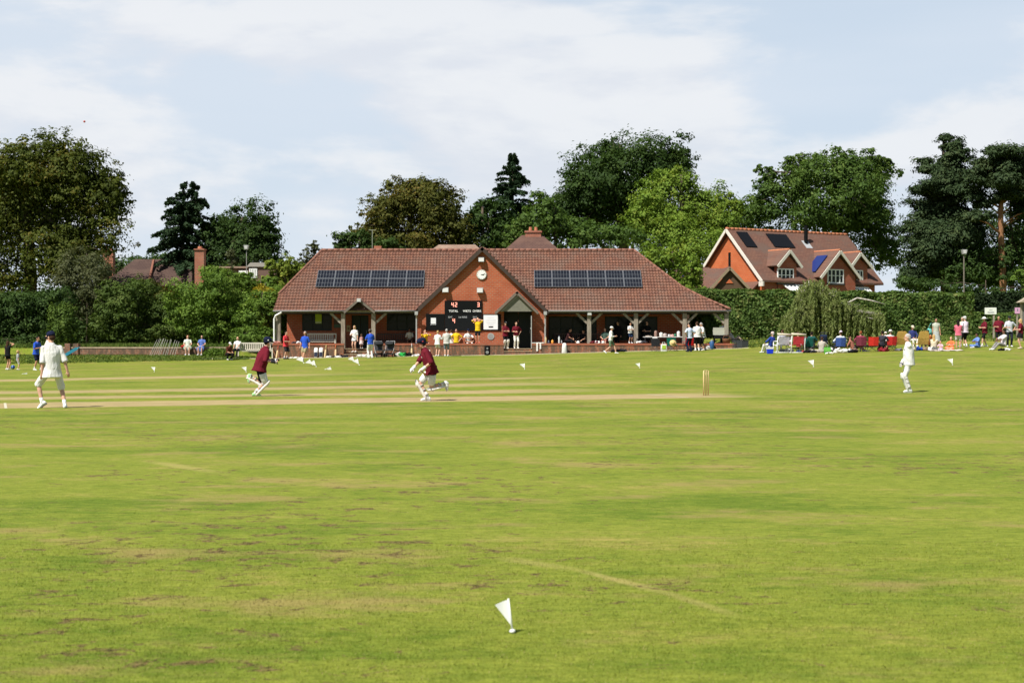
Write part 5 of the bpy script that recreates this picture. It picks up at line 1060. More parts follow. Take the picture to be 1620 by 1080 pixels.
    if legs:
        kind, col, ln = legs[:3]; m = MB()
        if kind in ('shorts', 'trousers'):
            m.loft([m.ring(pel+V3((0,0,h)), hipx*(a*fit**.5), hf*bb*fit, 14) for h, a, bb in ((-.13,.15,.11), (-.03,.183,.13), (.07,.170,.125), (.10,.166,.12))])
            for c in 'lr':
                S0, E, Wr, H0, K, A, td = J[c]; e1 = H0.lerp(K, min(1, ln)); w = .088 if kind == 'shorts' else .072
                m.capsule(H0, e1, .108, w if ln <= 1 else .078)
                if ln > 1: m.capsule(K, K.lerp(A, ln-1), .078, .062)
        else:       # skirt or dress hem hanging round both legs
            hc = (J['l'][4]+J['r'][4])/2; e = pel.lerp(hc, ln) if ln <= 1 else hc+V3((0,0,-(ln-1)*.4)); dr = (e-pel); dr = dr if dr.length > .05 else V3((0,0,-.1)); ax = hipx; fy = dr.cross(ax).normalized(); wl = abs((J['l'][4]-J['r'][4]).dot(ax))*.5
            m.loft([m.ring(pel+up*.10, ax*.168, fy*.12, 16), m.ring(pel, ax*.19, fy*.14, 16), m.ring(pel.lerp(e,.5), ax*(.20+wl*.25), fy*.17, 16), m.ring(e, ax*(.20+wl*.7), fy*.18, 16)])
        m.scale(k); remesh(kind if kind != 'dress' else 'skirt', m, cloth(col), root, vox, 2)
    for c in 'lr':
        S0, E, Wr, H0, K, A, td = J[c]; pit = R(P['p'+c]); sh_d = (A-K).normalized()
        # shoe: lofted last, toe dropped by the pitch angle
        sidev = td.cross(V3((0,0,1))).normalized(); d2 = (td*math.cos(pit)+V3((0,0,1))*math.sin(pit)).normalized(); u2 = sidev.cross(d2).normalized()
        if shoe is not None:
            m = MB(); o = A - u2*.035; pr = [(-.075,.028,.030), (-.055,.040,.048), (0,.042,.058), (.06,.045,.042), (.12,.049,.034), (.165,.040,.026), (.19,.018,.014)]
            m.loft([m.ring(o+d2*x-u2*(.045-hh), sidev*w, u2*hh, 10) for x, w, hh in pr]); m.scale(k); so_ = obj('shoe', m, cloth(shoe), root, True)
            if detail: m = MB(); m.loft([[o+d2*x-u2*.046+sidev*w*1.04*sg-u2*dz for sg, dz in ((-1,0),(1,0),(1,.014),(-1,.014))] for x, w, hh in pr]); m.scale(k); obj('sole', m, cloth((.03,.03,.035) if P.get('darksole') else (.6,.6,.58)), so_)
        if sock: m = MB(); m.capsule(A.lerp(K, .30 if sock[1] else .22), A-V3((0,0,.01)), .056 if sock[1] else .047, .044); m.scale(k); obj('sock', m, cloth(sock[0]), root, True)
        if pads:
            f = ((K-H0).normalized()-(A-K).normalized()); f = f if f.length > .15 else hf; ax = (A-K).normalized(); f = (f-ax*f.dot(ax)).normalized(); sd = ax.cross(f).normalized(); m = MB(); rings = []
            for t_, w, dpt, off in ((-.30,.075,.020,.075), (-.22,.088,.034,.075), (-.05,.098,.052,.070), (.06,.100,.062,.072), (.13,.094,.046,.064), (.5,.090,.045,.060), (.85,.082,.040,.056), (1.0,.066,.03,.060), (1.06,.04,.012,.085)):
                base_ = K+ax*(t_*.43) if t_ >= 0 else K + (ax*.8-(K-H0).normalized()*-.2).normalized()*(t_*.43)
                rings.append(m.ring(base_+f*off, sd*w, f*dpt, 12))
            m.loft(rings)
            m.scale(k); pd = obj('batting_pad', m, cloth(pads), root, True)
            for t_ in (.18, .48, .8): m = MB(); cc = K+ax*(t_*.43); m.loft([m.ring(cc-ax*.018, sd*.070, f*.066, 12), m.ring(cc+ax*.018, sd*.070, f*.066, 12)]); m.scale(k); obj('strap', m, cloth((.42,.40,.36) if strapc is None else strapc), pd, True)
        if gloves and (len(gloves) < 3 or gloves[2] == c):
            hdv = (Wr-E).normalized(); m = MB(); m.capsule(Wr-hdv*.06, Wr+hdv*.02, .050, .048); m.ell(Wr+hdv*.06, hdv.orthogonal().normalized()*.055, hdv*.075, hdv.cross(hdv.orthogonal()).normalized()*.048)
            for i in range(4):
                sd = hdv.orthogonal().normalized(); m.capsule(Wr+hdv*.09+sd*(.034-.022*i), Wr+hdv*.15+sd*(.034-.022*i)+hdv.cross(sd)*.03, .017, .015, 6)
            m.capsule(Wr+hdv*.03, Wr+hdv*.07+hdv.cross(hdv.orthogonal()).normalized()*.06, .02, .017, 6); m.scale(k); remesh('glove', m, cloth(gloves[0]), root, vox, 1)
            if len(gloves) > 1 and gloves[1]: m = MB(); m.ell(Wr+hdv*.07-fw*.0, hdv.orthogonal().normalized()*.058, hdv*.04, hdv.cross(hdv.orthogonal()).normalized()*.051); m.scale(k); obj('glove_palm', m, cloth(gloves[1]), root, True)
    if hair and hair[0]:
        m = MB(); st, hc = hair; hc = HAIRC[hc]; c = hd+hU*.045*q-hF*.018*q
        m.ell(c, hX*.083*q, hF*.096*q, hU*.096*q, 14, 8); m.ell(c-hF*.03*q-hU*.05*q, hX*.076*q, hF*.066*q, hU*.07*q, 12, 7)
        if st in ('long', 'pony'):
            if st == 'long':
                m.loft([m.ring(c-hF*.035-hU*.02, hX*.085*q, hF*.07*q, 12), m.ring(hd-hF*.05-hU*.10, hX*.088, hF*.06, 12), m.ring(nk-fw*.085-up*.02, sx*.085, fw*.035, 12), m.ring(nk-fw*.105-up*.16, sx*.06, fw*.022, 12)])
                for s in (1,-1): m.capsule(c+hX*.072*s*q, hd+hX*.075*s-hU*.14, .024, .018)
            else: m.tube([c-hF*.08, c-hF*.15-hU*.03, c-hF*.15-hU*.20], [.03,.035,.012], 8)
        if st == 'bun': m.ell(c+hU*.07-hF*.06, hX*.045, hF*.045, hU*.045)
        m.scale(k); remesh('hair', m, cloth(hc), root, vox, 1)
    if hat:
        kind, hc = hat[:2]; m = MB(); c = hd+hU*.055*q
        if kind in ('cap', 'helmet'):
            z = 1.06 if kind == 'cap' else 1.2; m.loft([m.ring(c+hU*h*q-hF*.006, hX*w*q*z, hF*(w+.018)*q*z, 16) for h, w in ((-.02,.084), (.02,.086), (.06,.078), (.088,.056), (.102,.022))])
            if kind == 'helmet': m.loft([m.ring(c-hU*.075*q-hF*.035, hX*.092*q, hF*.078*q, 14), m.ring(c-hU*.01*q-hF*.012, hX*.100*q, hF*.112*q, 14)])
            m.scale(k); ho = obj('helmet' if kind == 'helmet' else 'cap', m, cloth(hc), root, True); m = MB(); br = hat[3] if len(hat) > 3 else hF
            pts = [c+br*(.085+.085*math.sin(a))*q*z+br.cross(hU).normalized()*(.082*math.cos(a))*q*z-hU*(.012+.022*math.sin(a)) for a in [math.pi*i/10 for i in range(11)]]; m.prism(pts, -hU*.010); m.scale(k); obj('peak', m, cloth(hc if kind == 'cap' else (.02,.02,.03)), ho)
            if len(hat) > 2 and hat[2]:
                m = MB()
                if kind == 'helmet':
                    m.ell(c+hF*.108*q*z*.99+hU*.025, hX*.024, hF*.012, hU*.02, 8, 5)
                    for s in (1,-1): m.ell(c+hX*.098*s*q+hU*.0-hF*.02, hX*.012, hF*.024, hU*.02, 8, 5)
                    for g_ in (-.055, -.085, -.115): m.tube([c+hX*.095*math.cos(a)+hF*(.02+.135*math.sin(a))+hU*g_ for a in [math.pi*i/8 for i in range(9)]], .005, 4)
                else: m.ell(c+hF*.098*q+hU*.03, hX*.022, hF*.012, hU*.018, 8, 5)
                m.scale(k); obj('badge' if kind == 'cap' else 'trim', m, cloth(hat[2]), ho)
        else:
            w0 = .15 if kind == 'sun' else .19; m.loft([m.ring(c+hU*h*q, hX*w*q, hF*(w*1.1)*q, 18) for h, w in ((-.022,w0), (-.012,w0), (.0,.092), (.05,.086), (.082,.066), (.09,.03))]); m.scale(k); obj('hat', m, cloth(hc), root, True)
    if detail:
        for s in (1,-1): m = MB(); m.ell(hd+hX*.032*s+hF*.082+hU*.018, hX*.011, hF*.006, hU*.007, 8, 5); m.scale(k); obj('eye', m, cloth((.02,.015,.012)), root, True)
        m = MB(); m.ell(hd+hF*.086-hU*.052, hX*.022, hF*.006, hU*.005, 8, 5); m.scale(k); obj('mouth', m, cloth((.30,.10,.08)), root, True)
        for s in (1,-1): m = MB(); m.ell(hd+hX*.032*s+hF*.088+hU*.036, hX*.018, hF*.006, hU*.004, 8, 5); m.scale(k); obj('eyebrow', m, cloth(HAIRC['brown']), root, True)
    root['_j'] = 0; del root['_j']; return root, {c: [p*k for p in J[c][:6]] for c in 'lr'}, k
def at(px, py): p = G(px, py); return (p.x, p.y, p.z)
def on(px, y, z): return (X(px, y), y, z)
WH = (.70,.69,.665); CRM = (.72,.69,.62); MAR = (.13,.012,.022); BKC = (.012,.012,.014); NVY = (.012,.016,.04); BLU = (.03,.09,.50); YEL = (.72,.46,.02); RED = (.55,.025,.025); GRY = (.30,.30,.31); KHA = (.30,.26,.15)
R0, RL_, RR_, RB = 0, R(-90), R(90), R(180)       # facing camera, picture left, picture right, away
def wl(rot, p):           # a point given along the picture axes -> the person's own axes
    c, s = math.cos(-rot), math.sin(-rot); return (p[0]*c-p[1]*s, p[0]*s+p[1]*c, p[2])
# bowler, seen from behind
a = R(212); b0 = at(84, 645.5)
person('bowler in white shirt and shorts with navy cap, back turned, after his follow-through', b0, a, 1.80, pose='stand', skin=0, shirt=(WH, .95, .16, 0, 1.15), legs=('shorts', WH, .98), shoe=(.80,.80,.80), sock=((.75,.75,.75), 0), hat=('cap', NVY, (.6,.45,.15)), fit=1.05, detail=True,
  fl=wl(a, (-.26,.02,.13)), fr=wl(a, (.27,.0,.085)), kl=wl(a, (-.8,.4,0)), kr=wl(a, (-.2,.9,0)), tl=wl(a, (-.92,-.25,0)), tr=wl(a, (-.2,.9,0)), pl=-38, pel=wl(a, (-.02,0,.90)), lean=wl(a, (-.05,.04,1)), head=(30,12), twist=-6, hl=wl(a, (-.22,-.12,.80)), el=wl(a, (.3,-.6,0)), hr=wl(a, (.30,.10,.84)), er=wl(a, (.6,-.4,0)), darksole=True)
# batter running to the right
a = R(112); b0 = at(404, 627)
pr_, J, k_ = person('batter in maroon shirt and dark shorts running towards the stumps, back half turned', b0, a, 1.78, shirt=(MAR, .95, .10, 0, 1.1), legs=('shorts', BKC, .80), shoe=(.36,.66,.30), sock=(WH, 1), hair=('short','dark'), hat=('helmet', NVY, (.7,.7,.7)), pads=CRM, gloves=((.05,.05,.06), (.7,.7,.68)), fit=1.34, detail=True,
  pel=wl(a, (.13,0,.84)), lean=wl(a, (.30,.06,1)), fr=wl(a, (-.02,0,.09)), kr=wl(a, (1,.1,.2)), fl=wl(a, (-.22,.10,.58)), kl=wl(a, (1,.1,-.6)), tr=wl(a, (1,.1,0)), tl=wl(a, (-.4,.1,0)), pl=-75, hr=wl(a, (.52,-.10,.98)), er=wl(a, (-.3,-.6,-1)), hl=wl(a, (.50,.16,1.02)), el=wl(a, (-.2,.5,-1)), head=(-4,6), twist=10)
H0, K = J['r'][3], J['r'][4]; m = MB(); m.capsule(H0.lerp(K,.52), H0.lerp(K,.86), .114, .098); obj('thigh_guard', m, cloth((.70,.70,.68)), pr_, True)
# batter running to the left, towards the camera
a = R(-72); b0 = at(674, 634)
pr2, J2, k2 = person('batter in maroon shirt and white pads running left with the bat in both hands', b0, a, 1.78, shirt=(MAR, .92, .08, 0, 1.08), legs=('shorts', BKC, .52), shoe=(.74,.74,.72), sock=(WH, 1), hair=('short','brown'), hat=('helmet', NVY, (.35,.05,.06)), pads=CRM, gloves=(WH,), fit=1.15, detail=True,
  pel=wl(a, (.14,0,.82)), lean=wl(a, (-.36,-.10,1)), fr=wl(a, (.05,-.05,.09)), kr=wl(a, (-1,-.1,.2)), fl=wl(a, (.55,.08,.46)), kl=wl(a, (-1,-.1,-.5)), tr=wl(a, (-1,-.15,0)), tl=wl(a, (.5,.1,0)), pl=-70, hr=wl(a, (-.36,-.16,.80)), er=wl(a, (.3,.3,-1)), hl=wl(a, (-.06,-.28,.84)), el=wl(a, (.6,-.3,-.6)), head=(2,10), twist=-8)
thg = MB()
for c in 'lr': H0, K = J2[c][3], J2[c][4]; thg.capsule(H0.lerp(K,.35)*1, H0.lerp(K,.80), .108, .098)
for c in 'lr': H0, K = J2[c][3], J2[c][4]; m = MB(); m.capsule(H0.lerp(K,.38), H0.lerp(K,.72), .116, .104); obj('thigh_guard', m, cloth((.70,.70,.68)), pr2, True)
# keeper or waiting fielder in whites at the right
a = R(-96); b0 = at(1438, 620.5)
person('grey haired wicketkeeper in whites and pads standing alone by the right end', b0, a, 1.76, shirt=(WH, .80, .07, 0, .96), legs=('trousers', WH, 1.9), shoe=(.76,.76,.74), hair=('short','grey'), pads=(.70,.69,.64), gloves=((.62,.60,.57), (.05,.06,.12), 'r'), fit=1.26, detail=True,
  lean=wl(a, (-.04,0,1)), hr=wl(a, (-.27,-.06,.78)), er=wl(a, (.4,-.2,-.6)), hl=wl(a, (.16,.10,.80)), el=wl(a, (.5,.2,0)), fl=(.09,0,.085), fr=(-.09,.04,.085), head=(0,2))
def P_(label, base, rot, **k): return person(label, base, rot, **k)
# left edge
P_('girl in black top shading her eyes at the far left edge', at(12,585), R(150), H=1.50, pose='headup', skin=1, shirt=(BKC, .3, .05), legs=('shorts', BKC, .45), hair=('long','brown'), hl=(.24,-.05,.86))
P_('toddler in grey shirt standing beside the blue ball', at(28,585), R(120), H=.98, skin=0, hs=1.5, shirt=(GRY, .8, .05), legs=('shorts', (.55,.52,.48), .8), hair=('short','blond'))
P_('person in blue shirt and dark shorts leaning forward behind the bowler', at(57,586), R(70), H=1.70, pose='hold', skin=1, shirt=(BLU, .8, .06), legs=('shorts', NVY, .8), sock=(WH,0), lean=(0,-.14,1), hair=('short','dark'), kl=(0,-1,0), fl=(.1,-.22,.085))
P_('person in cream top half hidden beyond the white shirted bowler', at(76,585), R(-60), H=1.76, pose='hold', shirt=(CRM, .9, .06), legs=('shorts', BKC, .7), hair=('short','brown'), sock=(WH,0))
zw = 1.19
P_('woman in pale dress and sunglasses sitting on the garden wall beside a red cushion', on(297,91.72,.66), R(10), H=1.66, pose='sit', skin=0, shirt=((.62,.66,.56), .5, .0), legs=('skirt', (.62,.66,.56), .92), hair=('long','red'))
P_('dark haired woman in blue dress sitting on the garden wall', on(319.5,91.72,.66), R(-5), H=1.66, pose='sit', skin=0, shirt=((.10,.16,.42), .5, .0), legs=('skirt', (.16,.24,.55), 1.2), hair=('long','dark'))
P_('person in dark red crouching with a white capped head beside the bench', at(362,569.5), R(40), H=1.62, pose='crouch', skin=1, shirt=((.10,.03,.02), .8, .02), legs=('trousers', BKC, 1.9), hair=('short','brown'), hat=('cap', WH))
P_('fair haired woman in white blouse seated on the white bench', on(375,90.35,.55), R(-8), H=1.66, pose='sit', skin=0, shirt=(WH, .6, .0), legs=('trousers', BKC, 1.9), shoe=BKC, hair=('short','blond'), pel=(0,.12,.54))
# along the terrace
P_('man in red shirt and dark shorts standing with his back to the brick wall end', at(452,568), R(60), H=1.74, pose='onehip', skin=0, shirt=((.58,.05,.06), .8, .10), legs=('shorts', (.03,.03,.035), .9), shoe=NVY, sock=(WH,0), hair=('short','dark'), fit=1.05)
P_('man in blue shirt and khaki shorts leaning back against the terrace wall', at(482,571), R(-8), H=1.76, pose='stand', skin=1, shirt=(BLU, .75, .10), legs=('shorts', KHA, .85), sock=(WH,0), hair=('short','grey'), fl=(-.04,-.30,.085), fr=(-.06,-.18,.085), lean=(0,.06,1), pel=(0,.05,.90), hl=(.28,.0,.86), hr=(-.28,.0,.86))
stz = .55+ (TZP-.57)*.5
P_('blond woman in white top and black shorts standing on the stone steps', on(561,91.0,.86), R(-20), H=1.70, pose='phone', skin=0, shirt=(WH, .75, .14), legs=('shorts', BKC, .35), hair=('long','blond'), hat=None)
P_('small child in pink and white dress on the top stone step', on(571.5,91.9,TZF), R(15), H=.92, hs=1.4, skin=0, shirt=((.66,.36,.34), .4, .0), legs=('skirt', (.62,.50,.48), 1.0), hair=('short','blond'))
P_('man in blue shirt and white trousers with sunhat at the foot of the stone steps', at(586,566.5), R(205), H=1.78, pose='hold', skin=0, shirt=(BLU, .8, .04), legs=('trousers', WH, 1.95), hair=('short','dark'), hat=('sun', (.12,.10,.08)))
P_('person in white shirt sitting in the shade of the veranda beside the downpipe', on(648,93.1,TZF), R(5), H=1.74, pose='sitfwd', skin=2, shirt=((.62,.58,.46), .8, .0), legs=('shorts', BKC, .9), hair=('short','dark'))
P_('player in yellow shirt sitting on the terrace edge hands to his face', on(672.5,91.05,TZP-.48), R(20), H=1.72, pose='sit', skin=0, shirt=(YEL, 1.2, .02), legs=('shorts', BKC, .8), hair=('short','brown'), sock=(WH,0), hl=(.05,-.16,1.16), hr=(-.05,-.16,1.16), el=(1,-.3,-.4), er=(-1,-.3,-.4), pel=(0,.02,.58))
P_('woman in white top leaning on the terrace wall beside the grey hoodie', at(692,563.5), R(160), H=1.62, pose='hold', skin=0, shirt=(WH, .7, .10), legs=('shorts', WH, .6), hair=('short','blond'), lean=(0,-.10,1))
P_('man in grey hooded top and patterned shorts with his back turned', at(706.5,563.5), R(178), H=1.72, pose='hold', skin=0, shirt=((.52,.50,.46), 1.9, .08), legs=('shorts', (.20,.24,.32), .95), hair=('short','grey'), fit=1.15)
P_('person in dark trousers mostly hidden behind the grey hoodie', at(714,562), R(190), H=1.66, pose='fold', skin=0, shirt=(WH, .8, .05), legs=('trousers', BKC, 1.9), hair=('short','brown'))
P_('player in yellow shirt and black shorts standing with hands on hips', at(722,562), R(-10), H=1.70, pose='hips', skin=0, shirt=(YEL, .8, .04), legs=('shorts', BKC, .8), hair=('short','brown'), sock=(WH,0))
P_('man in white shirt and dark cap sitting on the terrace below the scoreboard', on(741,91.4,TZP-.42), R(15), H=1.72, pose='cross', skin=1, shirt=(WH, .8, .02), legs=('shorts', BKC, .9), hair=('short','dark'), hat=('cap', NVY), pel=(0,.1,.55), fl=(-.16,-.3,.5), fr=(.16,-.36,.5), hl=(.12,-.32,.78), hr=(-.12,-.3,.8))
P_('player in yellow shirt standing on the terrace with hands behind his head', on(756,90.8,TZP+.02), R(-8), H=1.66, pose='headup', skin=0, shirt=(YEL, .8, .04), legs=('shorts', BKC, .8), hair=('short','brown'), shoe=(.5,.12,.08))
P_('padded up player in maroon shirt and black cap by the porch steps', on(799.5,91.25,TZF), R(25), H=1.72, pose='fold', skin=0, shirt=(MAR, .8, .08), legs=('shorts', BKC, .75), pads=CRM, hair=('short','brown'), hat=('cap', BKC, WH), fit=1.05)
P_('bareheaded player in maroon shirt and white trousers on the porch steps', on(816.5,91.25,TZF), R(15), H=1.70, pose='onehip', skin=0, shirt=(MAR, .85, .03), legs=('trousers', CRM, 1.95), hair=('short','brown'))
P_('person in dark clothes seated in the deep shade left of the lamp post column', on(897,92.2,TZF), R(60), H=1.72, pose='sitfwd', skin=1, shirt=((.05,.02,.02), .7, .0), legs=('trousers', BKC, 1.9), shoe=BKC, hair=('short','dark'))
P_('person in dark clothes reclining in the shade close to the lamp post column', on(920,92.4,TZF), R(-50), H=1.72, pose='lounge', skin=1, shirt=(BKC, .4, .0), legs=('shorts', BKC, .9), hair=('short','dark'))
P_('seated person with red shorts half hidden behind the walking woman', on(957,92.0,TZF), R(-15), H=1.70, pose='sit', skin=0, shirt=((.06,.10,.08), .6, .0), legs=('shorts', (.25,.03,.03), .9), hair=('short','dark'))
P_('person in black top standing deep in the veranda behind the walking woman', on(978,93.4,TZF), R(-40), H=1.76, pose='stand', skin=0, shirt=(BKC, 1.9, .05), legs=('trousers', BKC, 1.9), shoe=BKC, hair=('short','dark'))
P_('woman in white top, green shorts and white cap walking past the terrace', at(966,559.5), R(82), H=1.68, pose='walk', skin=0, shirt=(WH, 1.7, .0), legs=('shorts', (.14,.20,.13), .75), hair=('short','brown'), hat=('cap', WH), hl=(.14,-.3,1.15), hr=(-.12,-.28,1.12), el=(.6,.3,-1), er=(-.6,.3,-1))
P_('child in white shirt and navy shorts standing on the wall against the oak post', on(997,90.85,TZP+.02), R(30), H=1.32, pose='hold', skin=1, shirt=(WH, .75, .02), legs=('shorts', (.015,.03,.07), .8), sock=(WH,0), hair=('short','dark'), fit=1.08)
P_('person in black serving behind the long white table in the shade', on(1024,93.0,TZF), R(-30), H=1.76, pose='hold', skin=0, shirt=(BKC, .7, .05), legs=('trousers', BKC, 1.9), shoe=BKC, hair=('short','dark'))
P_('man in pale blue shirt with hands on hips near the red camp chair', at(1091,556.5), R(-150), H=1.72, pose='hips', skin=0, shirt=((.52,.60,.74), .8, .04), legs=('trousers', NVY, 1.9), shoe=NVY, hair=('short','dark'), head=(60,4))
P_('broad man in white shirt and black shorts with his back to the field', at(1103,555), R(-170), H=1.80, pose='hold', skin=0, shirt=(WH, .8, .06), legs=('shorts', BKC, 1.0), sock=(WH,0), hair=('short','brown'), fit=1.2)
P_('grey haired man in white shirt bending over a plate beside the broad man', at(1113,554.5), R(-80), H=1.74, pose='hold', skin=0, shirt=(WH, .8, .06), legs=('shorts', BKC, 1.0), hair=('short','grey'), lean=(0,-.2,1), head=(0,30))
P_('man in white shirt cooking behind the open barbecue lid', on(1144,91.9,TZF), R(-20), H=1.72, pose='stand', skin=1, shirt=(WH, .8, .05), legs=('trousers', (.05,.05,.06), 1.9), hair=('short','grey'), hl=(.16,-.28,.92), hr=(-.2,-.2,.9), lean=(0,-.12,1))
P_('pale dressed person lying back on the grass bank beyond the barbecue', on(1162,92.6,gz(X(1162,92.6),92.6)+.35), R(80), H=1.66, pose='ground', skin=0, shirt=((.66,.56,.46), .8, .02), legs=('trousers', (.66,.48,.36), 1.9), hair=('short','dark'), lean=(0,.55,1), pel=(0,.05,.13), hl=(.25,.35,.1), hr=(-.25,.35,.1))
# spectators on the right
def crowd(label, px, py, rot, **k): return person(label, at(px,py), rot, **k)
crowd('person in blue top and pale hat seated low beside the blue cool box', 1219, 558, R(215), H=1.68, pose='lounge', skin=0, shirt=((.03,.06,.30), 1.4, .0), legs=('trousers', WH, 1.9), hair=('short','grey'), hat=('cap', (.66,.52,.48)))
crowd('person in pale lilac top seated in the first white framed chair', 1238, 557, R(195), H=1.66, pose='sit', skin=0, shirt=((.56,.54,.64), .8, .0), legs=('trousers', (.5,.5,.54), 1.9), hair=('short','brown'))
crowd('person in red top seated beyond the second white framed chair', 1264, 556, R(150), H=1.62, pose='lounge', skin=0, shirt=((.50,.04,.06), .8, .0), legs=('shorts', (.45,.06,.08), .8), hair=('short','brown'))
crowd('person in white cap sitting in the blue camp chair, back to the field', 1329, 557, R(182), H=1.70, pose='lounge', skin=0, shirt=((.66,.70,.74), 1.0, .0), legs=('shorts', NVY, .9), hair=('short','brown'), hat=('cap', (.60,.50,.62)))
crowd('person in maroon and pink patterned top sitting in the patterned camp chair', 1361, 556, R(176), H=1.66, pose='lounge', skin=0, shirt=((.30,.05,.09), .8, .0), legs=('shorts', (.10,.03,.06), .8), hair=('short','red'))
crowd('person in dark clothes and grey shirt between the two red camp chairs', 1396, 555.5, R(170), H=1.66, pose='lounge', skin=0, shirt=((.05,.05,.07), .8, .0), legs=('trousers', BKC, 1.9), hair=('short','dark'))
crowd('person with round white sunhat sitting in the right red camp chair', 1407, 555, R(188), H=1.70, pose='lounge', skin=0, shirt=(WH, .8, .0), legs=('shorts', (.45,.4,.35), .8), hair=('short','grey'), hat=('sun', WH))
crowd('person in orange top seated beside the right hand yellow lounger', 1466, 554, R(184), H=1.66, pose='lounge', skin=0, shirt=((.62,.20,.08), .8, .0), legs=('shorts', KHA, .8), hair=('short','dark'))
crowd('man in cream cap and navy jacket facing the camera between yellow loungers', 1444, 551, R(5), H=1.70, pose='sit', skin=1, shirt=((.03,.04,.14), 1.9, .0), legs=('trousers', CRM, 1.9), hair=('short','grey'), hat=('cap', (.66,.60,.46)))
crowd('woman in flowered pale green dress standing with a turquoise bag', 1481, 548, R(-12), H=1.68, pose='stand', skin=1, shirt=((.42,.44,.36), .3, .0), legs=('dress', (.36,.38,.36), 1.5), hair=('bun','dark'))
crowd('woman in cream top seated on the ground below the woman in the flowered dress', 1477, 554, R(170), H=1.64, pose='ground', skin=0, shirt=((.66,.58,.42), .7, .0), legs=('skirt', BKC, .7), hair=('long','blond'), shoe=None)
crowd('fair haired child in bright orange dress sitting on the picnic blanket', 1505, 553.5, R(-40), H=1.35, pose='cross', skin=0, hs=1.15, shirt=((.75,.17,.06), .7, .0), legs=('skirt', (.75,.17,.06), 1.0), hair=('short','blond'), shoe=None)
crowd('woman in pink striped top and white shorts standing close to the man in pale pink', 1516, 552, R(165), H=1.66, pose='fold', skin=1, shirt=((.62,.14,.20), 1.5, .06), legs=('shorts', (.66,.64,.60), .75), hair=('long','dark'), shoe=None)
crowd('man in pale pink shirt, dark shorts and white cap walking along the crowd', 1527, 549, R(-150), H=1.80, pose='onehip', skin=0, shirt=((.68,.58,.66), 1.6, .05), legs=('shorts', BKC, .95), sock=(WH,0), hair=('short','grey'), hat=('cap', (.62,.62,.60)), fit=1.1, fl=(.12,-.25,.085), shoe=(.3,.3,.32))
crowd('dark haired person in blue sitting cross legged on the grass', 1546.5, 550, R(-75), H=1.55, pose='cross', skin=2, shirt=((.14,.24,.58), .8, .0), legs=('trousers', (.16,.26,.60), 1.9), hair=('short','dark'))
crowd('person in maroon shirt and wide white hat facing left', 1558, 548.5, R(-80), H=1.76, pose='hold', skin=0, shirt=(MAR, .8, .08), legs=('shorts', BKC, .85), sock=(WH,0), hair=('short','brown'), hat=('wide', WH), fl=(.1,-.22,.085), fr=(-.1,.18,.085))
crowd('broad man in maroon shirt standing beside the sign post', 1580, 546.5, R(-20), H=1.78, pose='onehip', skin=1, shirt=(MAR, .85, .06), legs=('shorts', BKC, .9), hair=('short','dark'), fit=1.22)
crowd('person in white shirt and grey trousers sitting low with knees raised', 1584, 553, R(-70), H=1.74, pose='ground', skin=2, shirt=((.66,.60,.62), .9, .0), legs=('trousers', (.26,.25,.24), 1.9), hair=('short','dark'), pel=(0,.15,.30))
crowd('man in pale grey shirt, dark trousers and dark cap at the right of the crowd', 1597, 548.5, R(-10), H=1.80, pose='onehip', skin=1, shirt=((.48,.50,.54), .85, .02), legs=('trousers', (.02,.022,.03), 1.95), hair=('short','dark'), hat=('cap', (.02,.025,.03)))
crowd('long haired blond woman in maroon top and black skirt at the right edge', 1615, 551.5, R(-100), H=1.70, pose='hold', skin=0, shirt=(MAR, .7, .0), legs=('skirt', BKC, .62), hair=('long','blond'), shoe=(.6,.5,.42))
crowd('small child in white sunhat standing beside the right red folding chair', 1401, 553, R(160), H=1.0, hs=1.3, pose='stand', skin=0, shirt=((.60,.58,.56), .8, .0), legs=('shorts', (.4,.38,.36), .8), hair=('short','blond'), hat=('sun', WH))
crowd('person stretched out on the grass left of the maroon patterned chair', 1352, 555.5, R(60), H=1.66, pose='ground', skin=1, shirt=((.30,.12,.08), .7, .0), legs=('shorts', (.08,.07,.06), .8), hair=('short','dark'), lean=(0,.45,1), hl=(.25,.35,.12), hr=(-.25,.35,.12))
crowd('toddler in pink and lilac sitting at the left end of the picnic blanket', 1488, 554, R(-30), H=.95, hs=1.35, pose='cross', skin=0, shirt=((.60,.40,.46), .8, .0), legs=('trousers', (.46,.42,.56), 1.9), hair=('short','brown'))
crowd('person in cream shirt standing just behind the pale pink shirted man', 1522.5, 546.5, R(-20), H=1.72, pose='fold', skin=0, shirt=((.62,.56,.42), .9, .04), legs=('shorts', KHA, .9), hair=('short','grey'))
crowd('seated person in teal half hidden by the dark green folding chair', 1284, 556, R(170), H=1.62, pose='lounge', skin=0, shirt=((.02,.10,.09), .8, .0), legs=('trousers', BKC, 1.9), hair=('short','dark'))
crowd('person in grey top sitting on the grass among the bags before the weeping tree', 1300, 557.5, R(150), H=1.62, pose='cross', skin=0, shirt=((.40,.37,.32), .9, .0), legs=('trousers', (.42,.38,.30), 1.9), hair=('short','brown'))
bake_remeshes()
